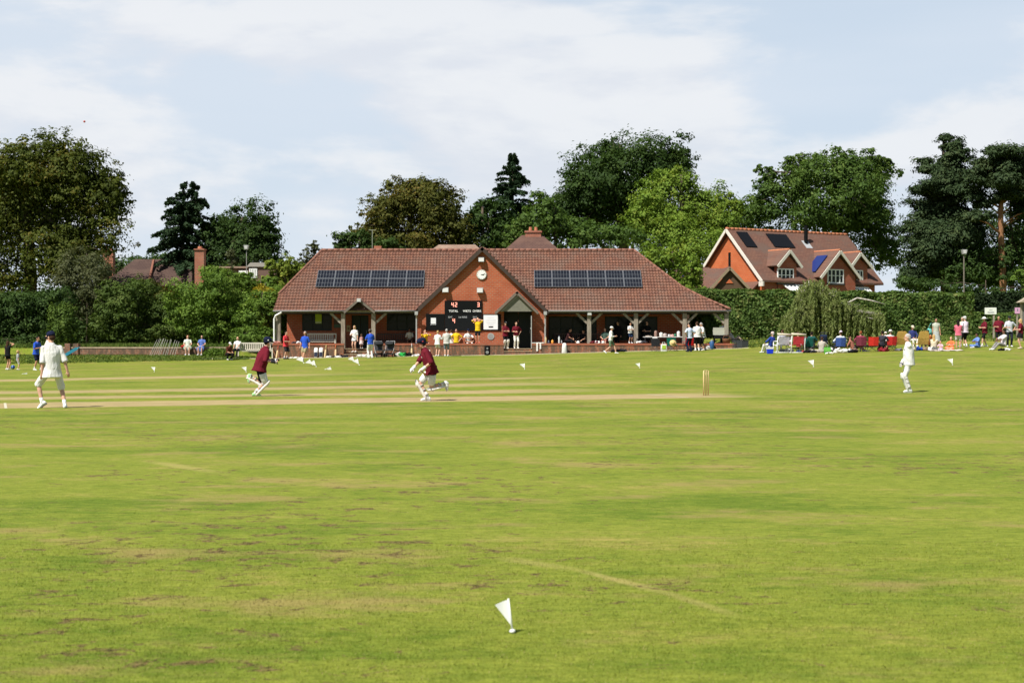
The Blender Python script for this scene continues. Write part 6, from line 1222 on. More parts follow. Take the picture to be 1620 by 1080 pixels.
# ---------------------------------------------------------------- cricket things and belongings
def bat_mesh(par, blade=(.62,.45,.24), grip=(.03,.03,.035)):
    m = MB(); m.loft([m.ring((0,0,z), (w,0,0), (0,d,0), 10) for z, w, d in ((0,.040,.014),(.03,.052,.026),(.18,.054,.034),(.42,.052,.026),(.53,.044,.020),(.56,.020,.018))]); obj('blade', m, plain('willow_wood', blade, .6, .12, 10), par, True)
    m = MB(); m.tube([(0,0,.55),(0,0,.86)], .017, 8); obj('handle', m, cloth(grip), par, True)
def leaning_bat(lab, px, py, y, lean, grip, group='bats leaning on the terrace wall', ry=0, z=None):
    x = X(px, y); t = thing('cricket_bat', lab, 'cricket bat', (x, y, gz(x, y) if z is None else z), 0, group); t.rotation_euler = (R(-lean), R(ry), 0); bat_mesh(t, grip=grip)
leaning_bat('cricket bat with red grip at the left end of the terrace wall', 437, 567, 90.30, 17, (.45,.05,.04), ry=6)
leaning_bat('cricket bat with pale grip leaning beside the pair of standing pads', 513.5, 566, 90.30, 17, (.55,.50,.22), ry=5)
leaning_bat('cricket bat with orange red grip leaning near the stone steps', 530.5, 565, 90.30, 17, (.62,.14,.05))
leaning_bat('cricket bat with white grip leaning right of the green bag', 651, 562, 90.30, 17, (.6,.6,.58))
# bat carried by the left running batter
p1_, p2_ = J2['r'][2], J2['l'][2]; hw = pr2.matrix_basis
bt = thing('cricket_bat', 'cricket bat gripped by the batter running left', 'cricket bat', (0,0,0)); bat_mesh(bt, grip=(.46,.30,.16))
A_ = hw @ (p1_ + (p1_-p2_).normalized()*.02); d_ = (hw @ p2_ - hw @ p1_).normalized(); bd = Vector((.22,.93,-.28)).normalized(); bt.rotation_mode = 'QUATERNION'; bt.rotation_quaternion = bd.to_track_quat('-Z', 'X')
bt.location = (hw @ p2_) + bd*.74 + Vector((-.03,-.02,-.07))
# wicket
sp_ = PO + PDIR*10.06; wk = thing('wicket', 'three wooden stumps at the far right end of the match pitch', 'wicket', (sp_.x, sp_.y, gz(sp_.x, sp_.y)), math.atan2(PN.y, PN.x)-R(68))
SW = plain('ash_wood', (.74,.55,.29), .55, .1, 10)
for i in (-1,0,1): m = MB(); m.tube([(i*.098,0,-.02),(i*.098,0,.69),(i*.098,0,.711)], [.020,.020,.012], 10); obj('stump', m, SW, wk, True)
for i in (-1,1): m = MB(); m.tube([(i*.052-.05,0,.717),(i*.052-.02,0,.717),(i*.052+.02,0,.717),(i*.052+.05,0,.717)], [.007,.011,.011,.007], 8); obj('bail', m, SW, wk, True)
# ball in the air
m = MB(); m.ell((0,0,0), (.036,0,0), (0,.036,0), (0,0,.036), 20, 12); bl = thing('cricket_ball', 'red cricket ball flying high against the sky', 'ball', W(133.5, 192.5, 46)); obj('ball', m, plain('red_leather', (.42,.02,.03), .4, .1), bl, True); m = MB(); m.loft([m.ring((-.003,0,0),(0,.0368,0),(0,0,.0368),20), m.ring((.003,0,0),(0,.0368,0),(0,0,.0368),20)]); obj('seam', m, cloth((.6,.5,.4)), bl, True)
# boundary flags
FL = plain('flag_plastic', (.80,.80,.78), .5, .03)
def flag(lab, px, py, h, left=True, tilt=0, yaw=0, flat=1.0):
    p = G(px, py); t = thing('boundary_flag', lab, 'flag', p, R(yaw), 'small white boundary flags'); t.rotation_euler = (R(2), R(tilt), R(yaw)); s = -1 if left else 1
    m = MB(); m.tube([(0,0,-.02),(0,0,h)], [.0055*h/.19,.004*h/.19], 8); obj('stick', m, FL, t, True)
    m = MB(); n = 8; vs = []
    for i in range(n+1):
        u = i/n; w = .36*h*u*flat; zt = h*.98 - 0; 
        vs.append((s*w, .02*h*math.sin(u*5), h*(.98-.09*u))); vs.append((s*w*.02, .004, h*(.20+.0*u) + (h*.69)*u*.985))
    fs = [(2*i, 2*i+2, 2*i+3, 2*i+1) for i in range(n)]
    tri = []
    for i in range(n+1):
        for j in range(2): pass
    m = MB(); g = 7; vs = []; fs = []
    for i in range(g+1):        # triangle pennant: full height at the stick, a point at the fly
        u = i/g; top = h*(.97-.10*u); bot = h*(.20*(1-u)+.87*u); 
        for q in (0,1): vs.append((s*.40*h*u*flat, .025*h*math.sin(4*u), top if q else bot))
    for i in range(g): fs.append((2*i, 2*i+2, 2*i+3, 2*i+1))
    k = len(vs); vs += [(a, b+.003, c) for a, b, c in vs]; fs += [tuple(k+j for j in reversed(f)) for f in fs]; m.add(vs, fs); obj('pennant', m, FL, t, True)
    m = MB(); m.loft([m.ring((0,0,z*h/.19),(r*h/.19,0,0),(0,r*h/.19,0),12) for z, r in ((.004,.012),(.008,.016),(.016,.016),(.022,.008))]); obj('base', m, FL, t, True)
flag('nearest white boundary flag leaning left on the grass close to the camera', 811, 1001, .187, True, -7, 0)
for px, py, h, l, ti, lab in ((35,591.5,.24,False,75,'white boundary flag lying flat near the toddler at the far left'), (244,588.5,.24,True,10,'white boundary flag left of the running batters before the bank'), (481,575,.42,True,-20,'white boundary flag below the man in blue and khaki'),
        (495,577.5,.36,True,-30,'left hand flag of the white pair beyond the toppled flag'), (500.5,580.5,.36,True,-20,'right hand flag of the white pair beyond the toppled flag'), (514,584.5,.30,False,62,'white boundary flag toppled over below the leaning bats'),
        (561.5,572.5,.36,True,-25,'upper white flag in front of the stone steps'), (568.5,578,.36,True,-15,'lower white flag in front of the stone steps'), (830,584.5,.28,True,0,'white boundary flag below the white printed board'), (1012,582.5,.24,True,0,'thin edge on white flag below the serving table'),
        (1287,580.5,.32,True,0,'white boundary flag below the weeping tree'), (1507,577.5,.30,True,0,'white boundary flag below the orange dressed child'), (389.5,589,.26,True,0,'white boundary flag behind the back leg of the left batter')): flag(lab, px, py, h, l, ti, flat=2.0)
# seats
def bench(lab, x, y, z, rot, wd, mat):
    t = thing('bench', lab, 'bench', (x, y, z), rot, 'slatted benches'); h = wd/2
    m = MB(); [m.box((-h+.06,-.42+i*.1,.42),(h-.06,-.42+i*.1+.08,.45)) for i in range(4)]; obj('seat', m, mat, t)
    m = MB(); m.box((-h+.06,.02,.90),(h-.06,.07,.98)); m.box((-h+.06,.02,.50),(h-.06,.07,.56)); n = int(wd/.13); [m.box((-h+.10+i*(wd-.24)/n,.03,.56),(-h+.10+i*(wd-.24)/n+.055,.06,.90)) for i in range(n)]; obj('backrest', m, mat, t)
    for sx in (-1,1):
        xa = sx*(h-.03)
        m = MB(); m.box((xa-.03,-.44,0),(xa+.03,-.38,.62)); obj('leg', m, mat, t); m = MB(); m.box((xa-.03,.02,0),(xa+.03,.08,.98)); obj('leg', m, mat, t); m = MB(); m.box((xa-.04,-.46,.622),(xa+.04,.018,.66)); obj('armrest', m, mat, t)
BW = plain('bench_white', (.62,.58,.48), .7, .08, 8); BD = plain('bench_brown', (.075,.05,.038), .7, .15, 8)
bench('white slatted bench on the path in front of the box bush', X(404,90.6), 90.75, gz(X(404,90.6),90.75), 0, 2.3, BW)
bench('pale slatted bench on the terrace behind the man in blue and khaki', X(509,92.6), 92.6, TZF, 0, 1.9, BW)
bench('dark brown slatted bench in the shade right of the porch', X(628,93.4), 93.4, TZF, 0, 2.6, BD)
bench('dark bench in the shaded veranda behind the lamp post column', X(912,93.2), 93.2, TZF, 0, 3.0, BD)
ALB = plain('steel_tube', (.05,.05,.055), .4, .1, 8, .5, .4)
def camp_chair(lab, px, py, rot, col, frame=ALB, group='folding chairs of the spectators', y=None, cup=True):
    p = G(px, py) if y is None else Vector((X(px,y), y, gz(X(px,y),y))); t = thing('camp_chair', lab, 'chair', p, rot, group); t.scale = (.98,1,.93); f = cloth(col)
    m = MB(); m.prism([(-.27,-.28,.40),(.27,-.28,.40),(.25,.22,.34),(-.25,.22,.34)], (0,0,.02)); obj('seat', m, f, t)
    m = MB(); m.loft([[(-.28,.22,.36),(0,.27,.36),(.28,.22,.36),(.28,.24,.36),(0,.29,.36),(-.28,.24,.36)], [(-.29,.34,.88),(0,.39,.88),(.29,.34,.88),(.29,.36,.88),(0,.41,.88),(-.29,.36,.88)]]); obj('backrest', m, f, t)
    m = MB()
    for a, b in (((-.28,-.30,.0),(.28,-.28,.40)),((.28,-.30,.0),(-.28,-.28,.40)),((-.28,.30,.0),(.28,.24,.36)),((.28,.30,.0),(-.28,.24,.36)),((-.29,-.30,0),(-.29,.24,.38)),((.29,-.30,0),(.29,.24,.38)),((-.29,.30,0),(-.30,-.29,.58)),((.29,.30,0),(.30,-.29,.58)),((-.29,.24,.3),(-.29,.35,.90)),((.29,.24,.3),(.29,.35,.90))): m.tube([a, b], .011, 6)
    obj('frame', m, frame, t)
    for s in (-1,1): m = MB(); m.box((s*.31-.04,-.32,.575),(s*.31+.04,.30,.60)); obj('armrest', m, f, t)
    return t
def white_chair(lab, px, py, rot, col):
    p = G(px, py); t = thing('garden_chair', lab, 'chair', p, rot, 'white framed garden chairs'); m = MB()
    for s in (-1,1):
        x = s*.38; m.tube([(x,.34,0),(x,.30,.45),(x,.42,1.02)], .024, 8); m.tube([(x,-.34,0),(x,-.32,.64)], .024, 8); m.tube([(x,-.34,.64),(x,.36,.66)], .028, 8); m.tube([(x,-.34,.02),(x,.34,.02)], .022, 8); m.tube([(x,-.33,.42),(x,.31,.40)], .018, 8)
    m.tube([(-.38,.34,.02),(.38,.34,.02)], .022, 8); obj('frame', m, WHITE, t, True)
    m = MB(); m.box((-.36,-.34,.42),(.36,.30,.46)); obj('seat', m, cloth(col), t); m = MB(); m.prism([(-.30,.33,.48),(.30,.33,.48),(.30,.42,.92),(-.30,.42,.92)], (0,.025,0)); obj('backrest', m, cloth(col), t)
    m = MB(); m.tube([(-.42,.42,1.0),(0,.44,1.03),(.42,.42,1.05)], .062, 10); obj('head_roll', m, cloth((.62,.54,.42)), t, True)
white_chair('left of the two white framed chairs with a cream head roll', 1237, 558, R(190), (.50,.48,.56)); white_chair('right of the two white framed chairs, red fabric seat and cream head roll', 1260, 558, R(186), (.52,.05,.06))
camp_chair('dark green folding chair left of the tree shaded pushchair', 1279, 557.5, R(165), (.015,.10,.085))
camp_chair('blue folding chair holding the person in a white cap', 1328, 557, R(180), (.06,.11,.36))
camp_chair('maroon patterned folding chair left of the red pair', 1361, 556, R(176), (.22,.045,.075))
camp_chair('left of the two bright red folding chairs among the spectators', 1380.5, 556, R(175), (.66,.04,.03))
camp_chair('right of the two bright red folding chairs, in front of the white sunhat', 1408, 555, R(186), (.62,.04,.04))
camp_chair('pink and red child size chair right of the white framed chairs', 1268, 555, R(170), (.55,.15,.20))
camp_chair('green folding chair with a straw hat by the serving table', 1064, 557, R(160), (.01,.13,.09), y=88.9)
camp_chair('bright red folding chair close to the man in pale blue', 1090, 556, R(185), (.66,.02,.025), y=88.7)
camp_chair('black folding chair with a ring left of the white and green bag', 1040, 557, R(150), (.025,.025,.03), y=88.9)
camp_chair('black folding chair behind the legs of the broad man', 1109, 556, R(150), (.012,.012,.015), y=89.0)
def lounger(lab, px, py, rot):
    p = G(px, py); t = thing('sun_lounger', lab, 'lounger', p, rot, 'yellow sun loungers'); f = cloth((.66,.42,.12)); m = MB(); m.prism([(-.30,-.5,.36),(.30,-.5,.36),(.30,.15,.32),(-.30,.15,.32)], (0,0,.04)); obj('seat', m, f, t)
    m = MB(); m.loft([[(-.30,.16,.34),(.30,.16,.34),(.30,.21,.33),(-.30,.21,.33)], [(-.31,.32,.70),(.31,.32,.70),(.31,.37,.69),(-.31,.37,.69)], [(-.26,.44,1.02),(.26,.44,1.02),(.26,.48,1.01),(-.26,.48,1.01)], [(-.20,.47,1.08),(.20,.47,1.08),(.20,.50,1.07),(-.20,.50,1.07)]]); obj('backrest', m, f, t)
    for s in (-1,1): m = MB(); m.box((s*.37-.04,-.3,.60),(s*.37+.04,.30,.63)); obj('armrest', m, WHITE, t)
    m = MB()
    for s in (-1,1): m.tube([(s*.33,-.55,0),(s*.33,.1,.58),(s*.33,.46,1.0)], .016, 6); m.tube([(s*.33,.42,0),(s*.33,-.5,.40)], .016, 6)
    obj('frame', m, ALB, t)
lounger('left yellow high backed sun lounger seen from behind', 1424.5, 554, R(178)); lounger('right yellow high backed sun lounger with a blue bag under it', 1458, 554, R(183))
# soft belongings: crumpled cloth lumps grown over a few folds
def heap(name, lab, cat, base, parts, group=None, vox=.018):
    t = thing(name, lab, cat, base, 0, group)
    for nm, col, L in parts:
        m = MB()
        for (x, y, z, a, b, c) in L: m.ell((x,y,z), (a,0,.1*a), (.1*b,b,0), (0,-.1*c,c), 12, 7)
        for i in range(9): (x, y, z, a, b, c) = random.choice(L); m.ell((x+random.uniform(-1,1)*a, y+random.uniform(-.9,.5)*b, z+random.uniform(-.3,.9)*c), (a*random.uniform(.2,.5),0,.07), (.05,b*.3,0), (0,0,c*random.uniform(.25,.5)), 8, 5)
        remesh(nm, m, cloth(col), t, vox, 2)
    return t
def pile(lab, px, py, cols, w=.3, h=.12, y=None, name='clothes_pile', cat='clothes', z=None, group='belongings left on the grass'):
    p = G(px, py) if y is None else Vector((X(px,y), y, gz(X(px,y),y) if z is None else z)); n = len(cols)
    return heap(name, lab, cat, p, [('garment', c, [((i-(n-1)/2)*w*1.1 + random.uniform(-.03,.03), random.uniform(-.05,.05), h*.42, w*random.uniform(.6,.9), w*.5, h*random.uniform(.5,.75)), ((i-(n-1)/2)*w*1.1+.1, .03, h*.35, w*.8, w*.4, h*.6)]) for i, c in enumerate(cols)], group)
pile('white and dark clothing heap in front of the blue folding chair', 1337, 558, [WH, (.6,.6,.62), BKC], .34, .20); pile('cream blanket heap between the green chair and the green bag', 1291, 557.5, [(.50,.45,.36), (.55,.5,.42)], .32, .16); pile('black bags lying below the dark green folding chair', 1280, 558, [BKC, (.03,.03,.035)], .26, .14)
pile('white cushion in front of the lime green bag', 1311.5, 559.5, [(.66,.64,.58)], .30, .07); pile('small blue and red bundle right of the white framed chairs', 1267, 558, [(.04,.07,.22), (.4,.06,.06)], .2, .14); pile('white paper and dark pile left of the blue chair', 1317, 556, [(.6,.6,.58), BKC], .24, .2)
pile('dark red blanket hanging between the two red chairs', 1396, 556, [(.25,.02,.03), (.2,.02,.03)], .22, .2); pile('blue bag under the right yellow lounger', 1456, 554.5, [(.02,.05,.30), (.03,.08,.36)], .22, .18); pile('grey bag by the left yellow lounger', 1420, 555, [(.15,.15,.17)], .22, .14)
pile('crumpled white shirt on the path below the red shirted man', 464, 567.5, [(.55,.56,.50), (.6,.6,.55)], .28, .07, 90.25); pile('white and dark kit heap below the orange grip bat', 527, 566.5, [WH, BKC, WH], .24, .10, 90.25); pile('white kit heap beside the foot of the stone steps', 576, 566, [WH, (.66,.64,.62), WH], .26, .16, 90.2)
pile('black cap and bag at the corner of the stone steps', 544, 566, [(.015,.015,.02)], .24, .16, 90.25); pile('white clothes and bright green bag by the pushchairs', 636, 563, [WH, (.03,.36,.07), BKC], .26, .26, 90.2); pile('white towels lying right of the white grip bat', 657, 563, [(.62,.62,.62)], .34, .12, 90.2)
pile('dark sports bag on the path behind the walking woman', 978, 557, [BKC, (.02,.02,.025)], .36, .16, 90.1); pile('white and black bundle on the wall behind the oak post', 1013, 543, [WH, (.05,.05,.06)], .24, .14, 90.75, z=TZP+.02); pile('maroon bag on the wall next to the lamp column', 941, 543, [(.14,.02,.03), (.12,.015,.03)], .24, .12, 90.75, z=TZP+.02)
pile('dark bag and shoes on the grass below the broad man', 1102, 558, [(.02,.025,.05), BKC, (.4,.4,.4)], .26, .16, 88.6); pile('pink wrapped bundle on the end of the terrace wall', 437, 543, [(.55,.30,.26), (.5,.22,.18)], .20, .12, 90.75, z=TZP+.02); pile('red cushion beside the woman in the pale dress', 289, 547, [(.40,.03,.03)], .16, .12, 91.85, z=1.19)
pile('dark caps on the terrace wall left of the pale bench', 468, 543, [(.05,.05,.06), WH], .2, .10, 90.75, z=TZP+.02); pile('grey bags in the shade right of the white table', 1124, 548, [(.4,.4,.4), BKC], .2, .2, 90.2)
pile('grey and white bags under the left white framed chair', 1243, 557.5, [(.35,.35,.38), WH, (.1,.1,.12)], .2, .18); pile('dark rucksack and towel left of the maroon patterned chair', 1347, 556.5, [(.05,.04,.04), (.4,.25,.2)], .2, .16)
pile('brown picnic bags and white box right of the yellow loungers', 1471, 554.5, [(.25,.18,.12), WH, (.16,.16,.15)], .2, .18); pile('dark jacket and white paper below the grey trousered sitter', 1588, 554.5, [BKC, WH], .24, .12); pile('black and cream bundle between the loungers', 1440, 555, [BKC, (.5,.45,.36)], .2, .15)
def towel(lab, px, col, legs=True):
    x = X(px, YT); t = thing('towel', lab, 'towel', (x, YT, TZP+.02)); m = MB()
    m.loft([[(-.38,-.05,0),(.38,-.05,0),(.38,.34,0),(-.38,.34,0)], [(-.40,-.05,.05),(.36,-.05,.06),(.40,.30,.04),(-.36,.30,.05)]]); 
    for a, w, l in ((-.05,.11,.5),(.16,.10,.36)): m.box((a-w/2,-.075,-l),(a+w/2,-.045,.03))
    obj('cloth', m, cloth(col), t, bevel=.012)
towel('white clothing draped over the terrace wall right of the porch steps', 851, WH)
def pads_pair(lab, px, gcol):
    x = X(px, 90.3); t = thing('batting_pads', lab, 'pad', (x, 90.32, gz(x,90.32)), 0, 'pads against the terrace wall'); t.rotation_euler = (R(-12), 0, 0)
    m = MB(); m.loft([m.ring((0,0,z),(w,0,0),(0,d,0),12) for z, w, d in ((0,.07,.03),(.10,.11,.06),(.35,.12,.06),(.40,.13,.075),(.52,.13,.07),(.56,.12,.05),(.66,.10,.035))]); obj('facing', m, cloth(WH), t, True)
    m = MB(); m.box((-.10,-.075,.08),(.10,-.05,.36)); obj('dark_panel', m, cloth((.03,.035,.06)), t, bevel=.02)
pads_pair('left of the two batting pads stood against the terrace wall', 499.5, 0); pads_pair('right of the two batting pads stood against the terrace wall', 507.5, 0)
x = X(893, 90.25); t = thing('kit_bag', 'tall white kit bag stood against the terrace wall below the lamp column', 'bag', (x, 90.3, gz(x,90.3))); m = MB(); m.loft([m.ring((0,0,z),(w,0,0),(0,d,0),12) for z, w, d in ((0,.16,.10),(.05,.18,.13),(.4,.15,.11),(.62,.12,.09),(.66,.06,.05))]); obj('body', m, cloth(WH), t, True); m = MB(); m.box((.13,-.06,.02),(.19,.06,.5)); obj('side_pocket', m, cloth((.03,.03,.035)), t, bevel=.02)
def pram(lab, px, rot):
    x = X(px, 89.9); t = thing('pushchair', lab, 'pushchair', (x, 89.85, gz(x,89.85)), rot, 'pushchairs by the steps'); f = cloth((.035,.037,.04))
    m = MB(); m.loft([m.ring((0,.12+.16*math.cos(a),.62+.36*math.sin(a)),(.27,0,0),(0,.10*-math.sin(a)*.6,.10*math.cos(a)+.02),12) for a in [R(10+20*i) for i in range(8)]]); obj('hood', m, f, t, True)
    m = MB(); m.prism([(-.23,-.22,.42),(.23,-.22,.42),(.23,.10,.40),(-.23,.10,.40)], (0,0,.05)); m.prism([(-.23,.10,.42),(.23,.10,.42),(.23,.24,.85),(-.23,.24,.85)], (0,.04,0)); obj('seat', m, cloth((.06,.06,.065)), t)
    m = MB()
    for s in (-1,1): m.tube([(s*.27,-.36,.14),(s*.27,.05,.45),(s*.27,.42,1.0)], .016, 6); m.tube([(s*.27,.36,.16),(s*.27,.0,.46)], .016, 6)
    m.tube([(-.27,.42,1.0),(.27,.42,1.0)], .02, 6); obj('frame', m, GUT, t)
    m = MB(); m.box((-.22,-.1,.16),(.22,.3,.26)); obj('basket', m, cloth((.02,.02,.022)), t)
    for sx in (-1,1):
        for sy in (-.36,.36): m = MB(); m.disc((sx*.27-.02,sy,.13),.13,(.04,0,0),16,(0,1,0),(0,0,1)); obj('wheel', m, plain('rubber', (.02,.02,.02), .8), t)
pram('left of the two dark pushchairs by the stone steps', 600, R(20)); pram('right of the two dark pushchairs with the grey hood', 616, R(-8))
x = X(771, 90.2); t = thing('speaker', 'small black upright loudspeaker at the foot of the terrace wall', 'loudspeaker', (x, 90.15, gz(x,90.15))); m = MB(); m.loft([m.ring((0,0,z),(w,0,0),(0,w*.8,0),16) for z, w in ((0,.17),(.03,.19),(.55,.19),(.60,.16),(.62,.09))]); obj('cabinet', m, BLK, t, True); m = MB(); m.disc((0,-.165,.20),.10,(0,.01,0),16); obj('cone', m, plain('cone_grey', (.22,.22,.22), .5), t); m = MB(); m.disc((0,-.165,.44),.06,(0,.01,0),14); obj('tweeter', m, plain('cone_grey', (.22,.22,.22), .5), t)
# bottles and caps on the wall
def bottle(lab, px, col, cap, h=.24, r=.04, y=90.78): t = thing('bottle', lab, 'bottle', (X(px,y), y, TZP+.02), 0, 'bottles on the terrace wall'); m = MB(); m.loft([m.ring((0,0,z*h),(w*r,0,0),(0,w*r,0),10) for z, w in ((0,.95),(.03,1),(.68,1),(.82,.55),(.9,.4))]); obj('body', m, plain('bottle', col, .3, .05), t, True); m = MB(); m.tube([(0,0,h*.9),(0,0,h)], r*.5, 8); obj('cap', m, cloth(cap), t)
for l, px, c, k, h, r in (('orange drink bottle on the terrace wall', 874, (.72,.32,.05), (.6,.3,.05), .24, .075), ('tall white bottle with navy base on the terrace wall', 884.5, (.60,.62,.62), (.1,.12,.2), .50, .055), ('small pale bottle right of the tall white bottle', 888.5, (.35,.37,.38), (.5,.5,.5), .2, .04), ('wooden coloured bottle by the right hand downpipe', 863.5, (.5,.38,.2), (.5,.4,.2), .44, .06), ('dim blue bottle left of the orange bottle', 868, (.06,.08,.12), (.2,.2,.22), .2, .06)): bottle(l, px, c, k, h, r)
def cap_(lab, px, col, nm='sunhat', y=90.78): t = thing(nm, lab, 'hat', (X(px,y), y, TZP+.02), 0, 'hats on the terrace wall'); m = MB(); m.loft([m.ring((0,0,z),(w,0,0),(0,w,0),14) for z, w in ((0,.11),(.03,.115),(.10,.10),(.15,.06),(.165,.02))]); obj('crown', m, cloth(col), t, True); m = MB(); m.prism([(.10*math.cos(a),-.09-.10*math.sin(a),.012) for a in [math.pi*i/8 for i in range(9)]], (0,0,.012)); obj('brim', m, cloth(col), t)
cap_('white cap on the terrace wall below the dark bench', 914.5, WH); cap_('left of the two round white helmets on the wall', 943, WH, 'helmet'); cap_('right of the two round white helmets on the wall', 947, WH, 'helmet'); cap_('small white cap on the wall left of the walking woman', 954, (.6,.58,.55))
m = thing('straw_hat', 'straw hat hanging on the green folding chair', 'hat', (X(1064.5,88.9), 88.25, gz(X(1064,88.9),88.9)+.55)); m.rotation_euler = (R(70),0,0); q = MB(); q.loft([q.ring((0,0,z),(w,0,0),(0,w,0),18) for z, w in ((0,.21),(.015,.21),(.02,.11),(.08,.10),(.11,.05))]); obj('brim', q, cloth((.58,.44,.20)), m, True); q = MB(); q.loft([q.ring((0,0,z),(.115,0,0),(0,.115,0),18) for z in (.022,.05)]); obj('band', q, cloth((.40,.28,.12)), m)
m.location = (X(1064.5,88.4), 88.35, gz(X(1064,88.9),88.9)+.50)
# serving table
y = 92.0; x0, x1 = X(1017,y), X(1081,y); t = thing('serving_table', 'long table with white top and tea things under the veranda', 'table', ((x0+x1)/2, y, TZF)); w = (x1-x0)/2
m = MB(); m.box((-w,-.38,.72),(w,.38,.76)); obj('table_top', m, cloth(WH), t)
for sx in (-1,1):
    for sy in (-1,1): m = MB(); m.bar((sx*(w-.12),sy*.3,0),(sx*(w-.12),sy*.3,.72),.04); obj('leg', m, ALB, t)
tb = thing('paper_notice', 'white paper notice hanging off the front of the serving table', 'notice', (X(1035,y), y-.40, TZF+.50)); m = MB(); m.box((-.16,-.01,-.16),(.16,.01,.22)); obj('sheet', m, cloth(WH), tb); m = MB(); m.box((-.05,-.014,-.02),(.06,-.011,.02)); obj('printed_mark', m, BLK, tb)
for nm, lab, cat, px, r, h, col in (('urn','white tea urn in the middle of the serving table','urn',1045.5,.12,.26,WH), ('cake_box','pinkish box on the serving table','box',1051.5,.13,.20,(.5,.42,.40)), ('cup_stack','short stack of white cups on the serving table','cups',1058,.08,.14,(.6,.58,.6)), ('mixing_bowl','pale pink bowl on the serving table','bowl',1063,.14,.14,(.6,.36,.33)), ('milk_jug','white jug at the right end of the serving table','jug',1073,.11,.34,WH), ('bread_plate','low plate of food on the left of the serving table','plate',1026,.22,.06,(.5,.44,.38)), ('drinks_tray','tall bottles bunched left of the tea urn','bottles',1037,.10,.38,(.32,.2,.16)), ('salad_bowl','green bowl near the right end of the serving table','bowl',1067.5,.08,.18,(.03,.16,.09))):
    o = thing(nm, lab, cat, (X(px,y), y-.15, TZF+.762)); m = MB(); m.loft([m.ring((0,0,z*h),(k*r,0,0),(0,k*r,0),14) for z, k in ((0,.8),(.1,.95),(.8,1),(.92,.9),(1,.5))]); obj('body', m, plain('crockery', col, .4, .06), o, True); m = MB(); m.tube([(0,0,h),(0,0,h*1.1+.01)], r*.25, 8); obj('lid_knob', m, plain('crockery', tuple(c*.7 for c in col), .4, .06), o)
# barbecue corner
x = X(1140,91.2); t = thing('barbecue', 'black gas barbecue with its pale lid standing open', 'barbecue', (x, 91.25, TZP-.25)); t.location.z = TZF
m = MB(); m.prism([(-.45,-.25,.62),(.45,-.25,.62),(.45,-.2,.86),(-.45,-.2,.86)], (0,.5,0)); obj('body', m, BLK, t); m = MB(); m.loft([[(-.44,.27,.86),(.44,.27,.86),(.44,.22,.86),(-.44,.22,.86)], [(-.44,.40,1.15),(.44,.40,1.15),(.44,.28,1.17),(-.44,.28,1.17)], [(-.42,.36,1.34),(.42,.36,1.34),(.42,.30,1.34),(-.42,.30,1.34)]]); obj('lid', m, plain('enamel', (.36,.36,.29), .35, .08), t)
for s in (-1,1): m = MB(); m.box((s*.62-.16,-.22,.84),(s*.62+.16,.22,.87)); obj('side_shelf', m, BLK, t); m = MB(); m.box((s*.40-.03,-.2,0),(s*.40+.03,-.15,.62)); obj('leg', m, BLK, t); m = MB(); m.box((s*.40-.03,.15,0),(s*.40+.03,.2,.62)); obj('leg', m, BLK, t)
x = X(1126,90.2); t = thing('gas_cylinder', 'blue gas cylinder standing left of the barbecue', 'gas cylinder', (x, 90.15, gz(x,90.15))); m = MB(); m.loft([m.ring((0,0,z),(w,0,0),(0,w,0),16) for z, w in ((0,.13),(.03,.15),(.42,.15),(.50,.10),(.53,.04))]); obj('body', m, plain('blue_paint', (.03,.09,.22), .5), t, True); m = MB(); m.tube([(0,0,.52),(0,0,.60)], .04, 8); m.tube([(-.08,0,.50),(-.08,0,.60),(.08,0,.60),(.08,0,.50)], .012, 6); obj('valve', m, GUT, t)
x = X(1150.5,90.5); t = thing('log_basket', 'brown basket standing on the end of the terrace wall', 'basket', (x, 90.8, TZP+.02)); m = MB(); m.loft([m.ring((0,0,z),(w,0,0),(0,w*.8,0),14) for z, w in ((0,.20),(.28,.27),(.30,.27),(.29,.24),(.06,.18))]); obj('basket', m, plain('wicker', (.20,.09,.045), .8, .3, 30), t, True); m = MB(); m.tube([(-.25,0,.28),(-.15,0,.48),(.15,0,.48),(.25,0,.28)], .015, 6); obj('handle', m, plain('wicker', (.20,.09,.045), .8, .3, 30), t)
x = X(1166,90.4); t = thing('trolley', 'black slatted trolley at the right end of the terrace', 'trolley', (x, 90.6, gz(x,90.6)));
m = MB(); m.box((-.30,-.25,.55),(.30,.25,.60)); obj('top', m, BLK, t); m = MB(); [m.box((-.28+i*.09,-.24,.06),(-.28+i*.09+.05,-.20,.55)) for i in range(7)]; obj('slatted_side', m, plain('dark_slat', (.05,.055,.06), .7), t)
for sx in (-1,1):
    for sy in (-1,1): m = MB(); m.box((sx*.27-.02,sy*.22-.02+.0,0),(sx*.27+.02,sy*.22+.02,.55 if sy > 0 else .06)); obj('leg', m, BLK, t)
t = thing('storage_crate', 'dark storage crate on the lawn beyond the trolley', 'crate', (X(1174,92), 92, gz(X(1174,92),92))); m = MB(); m.box((-.38,-.25,0),(.38,.25,.42)); obj('body', m, plain('crate_dark', (.03,.035,.035), .7), t, bevel=.02); m = MB(); m.box((-.40,-.27,.422),(.40,.27,.47)); obj('lid', m, plain('crate_dark', (.03,.035,.035), .7), t, bevel=.01)
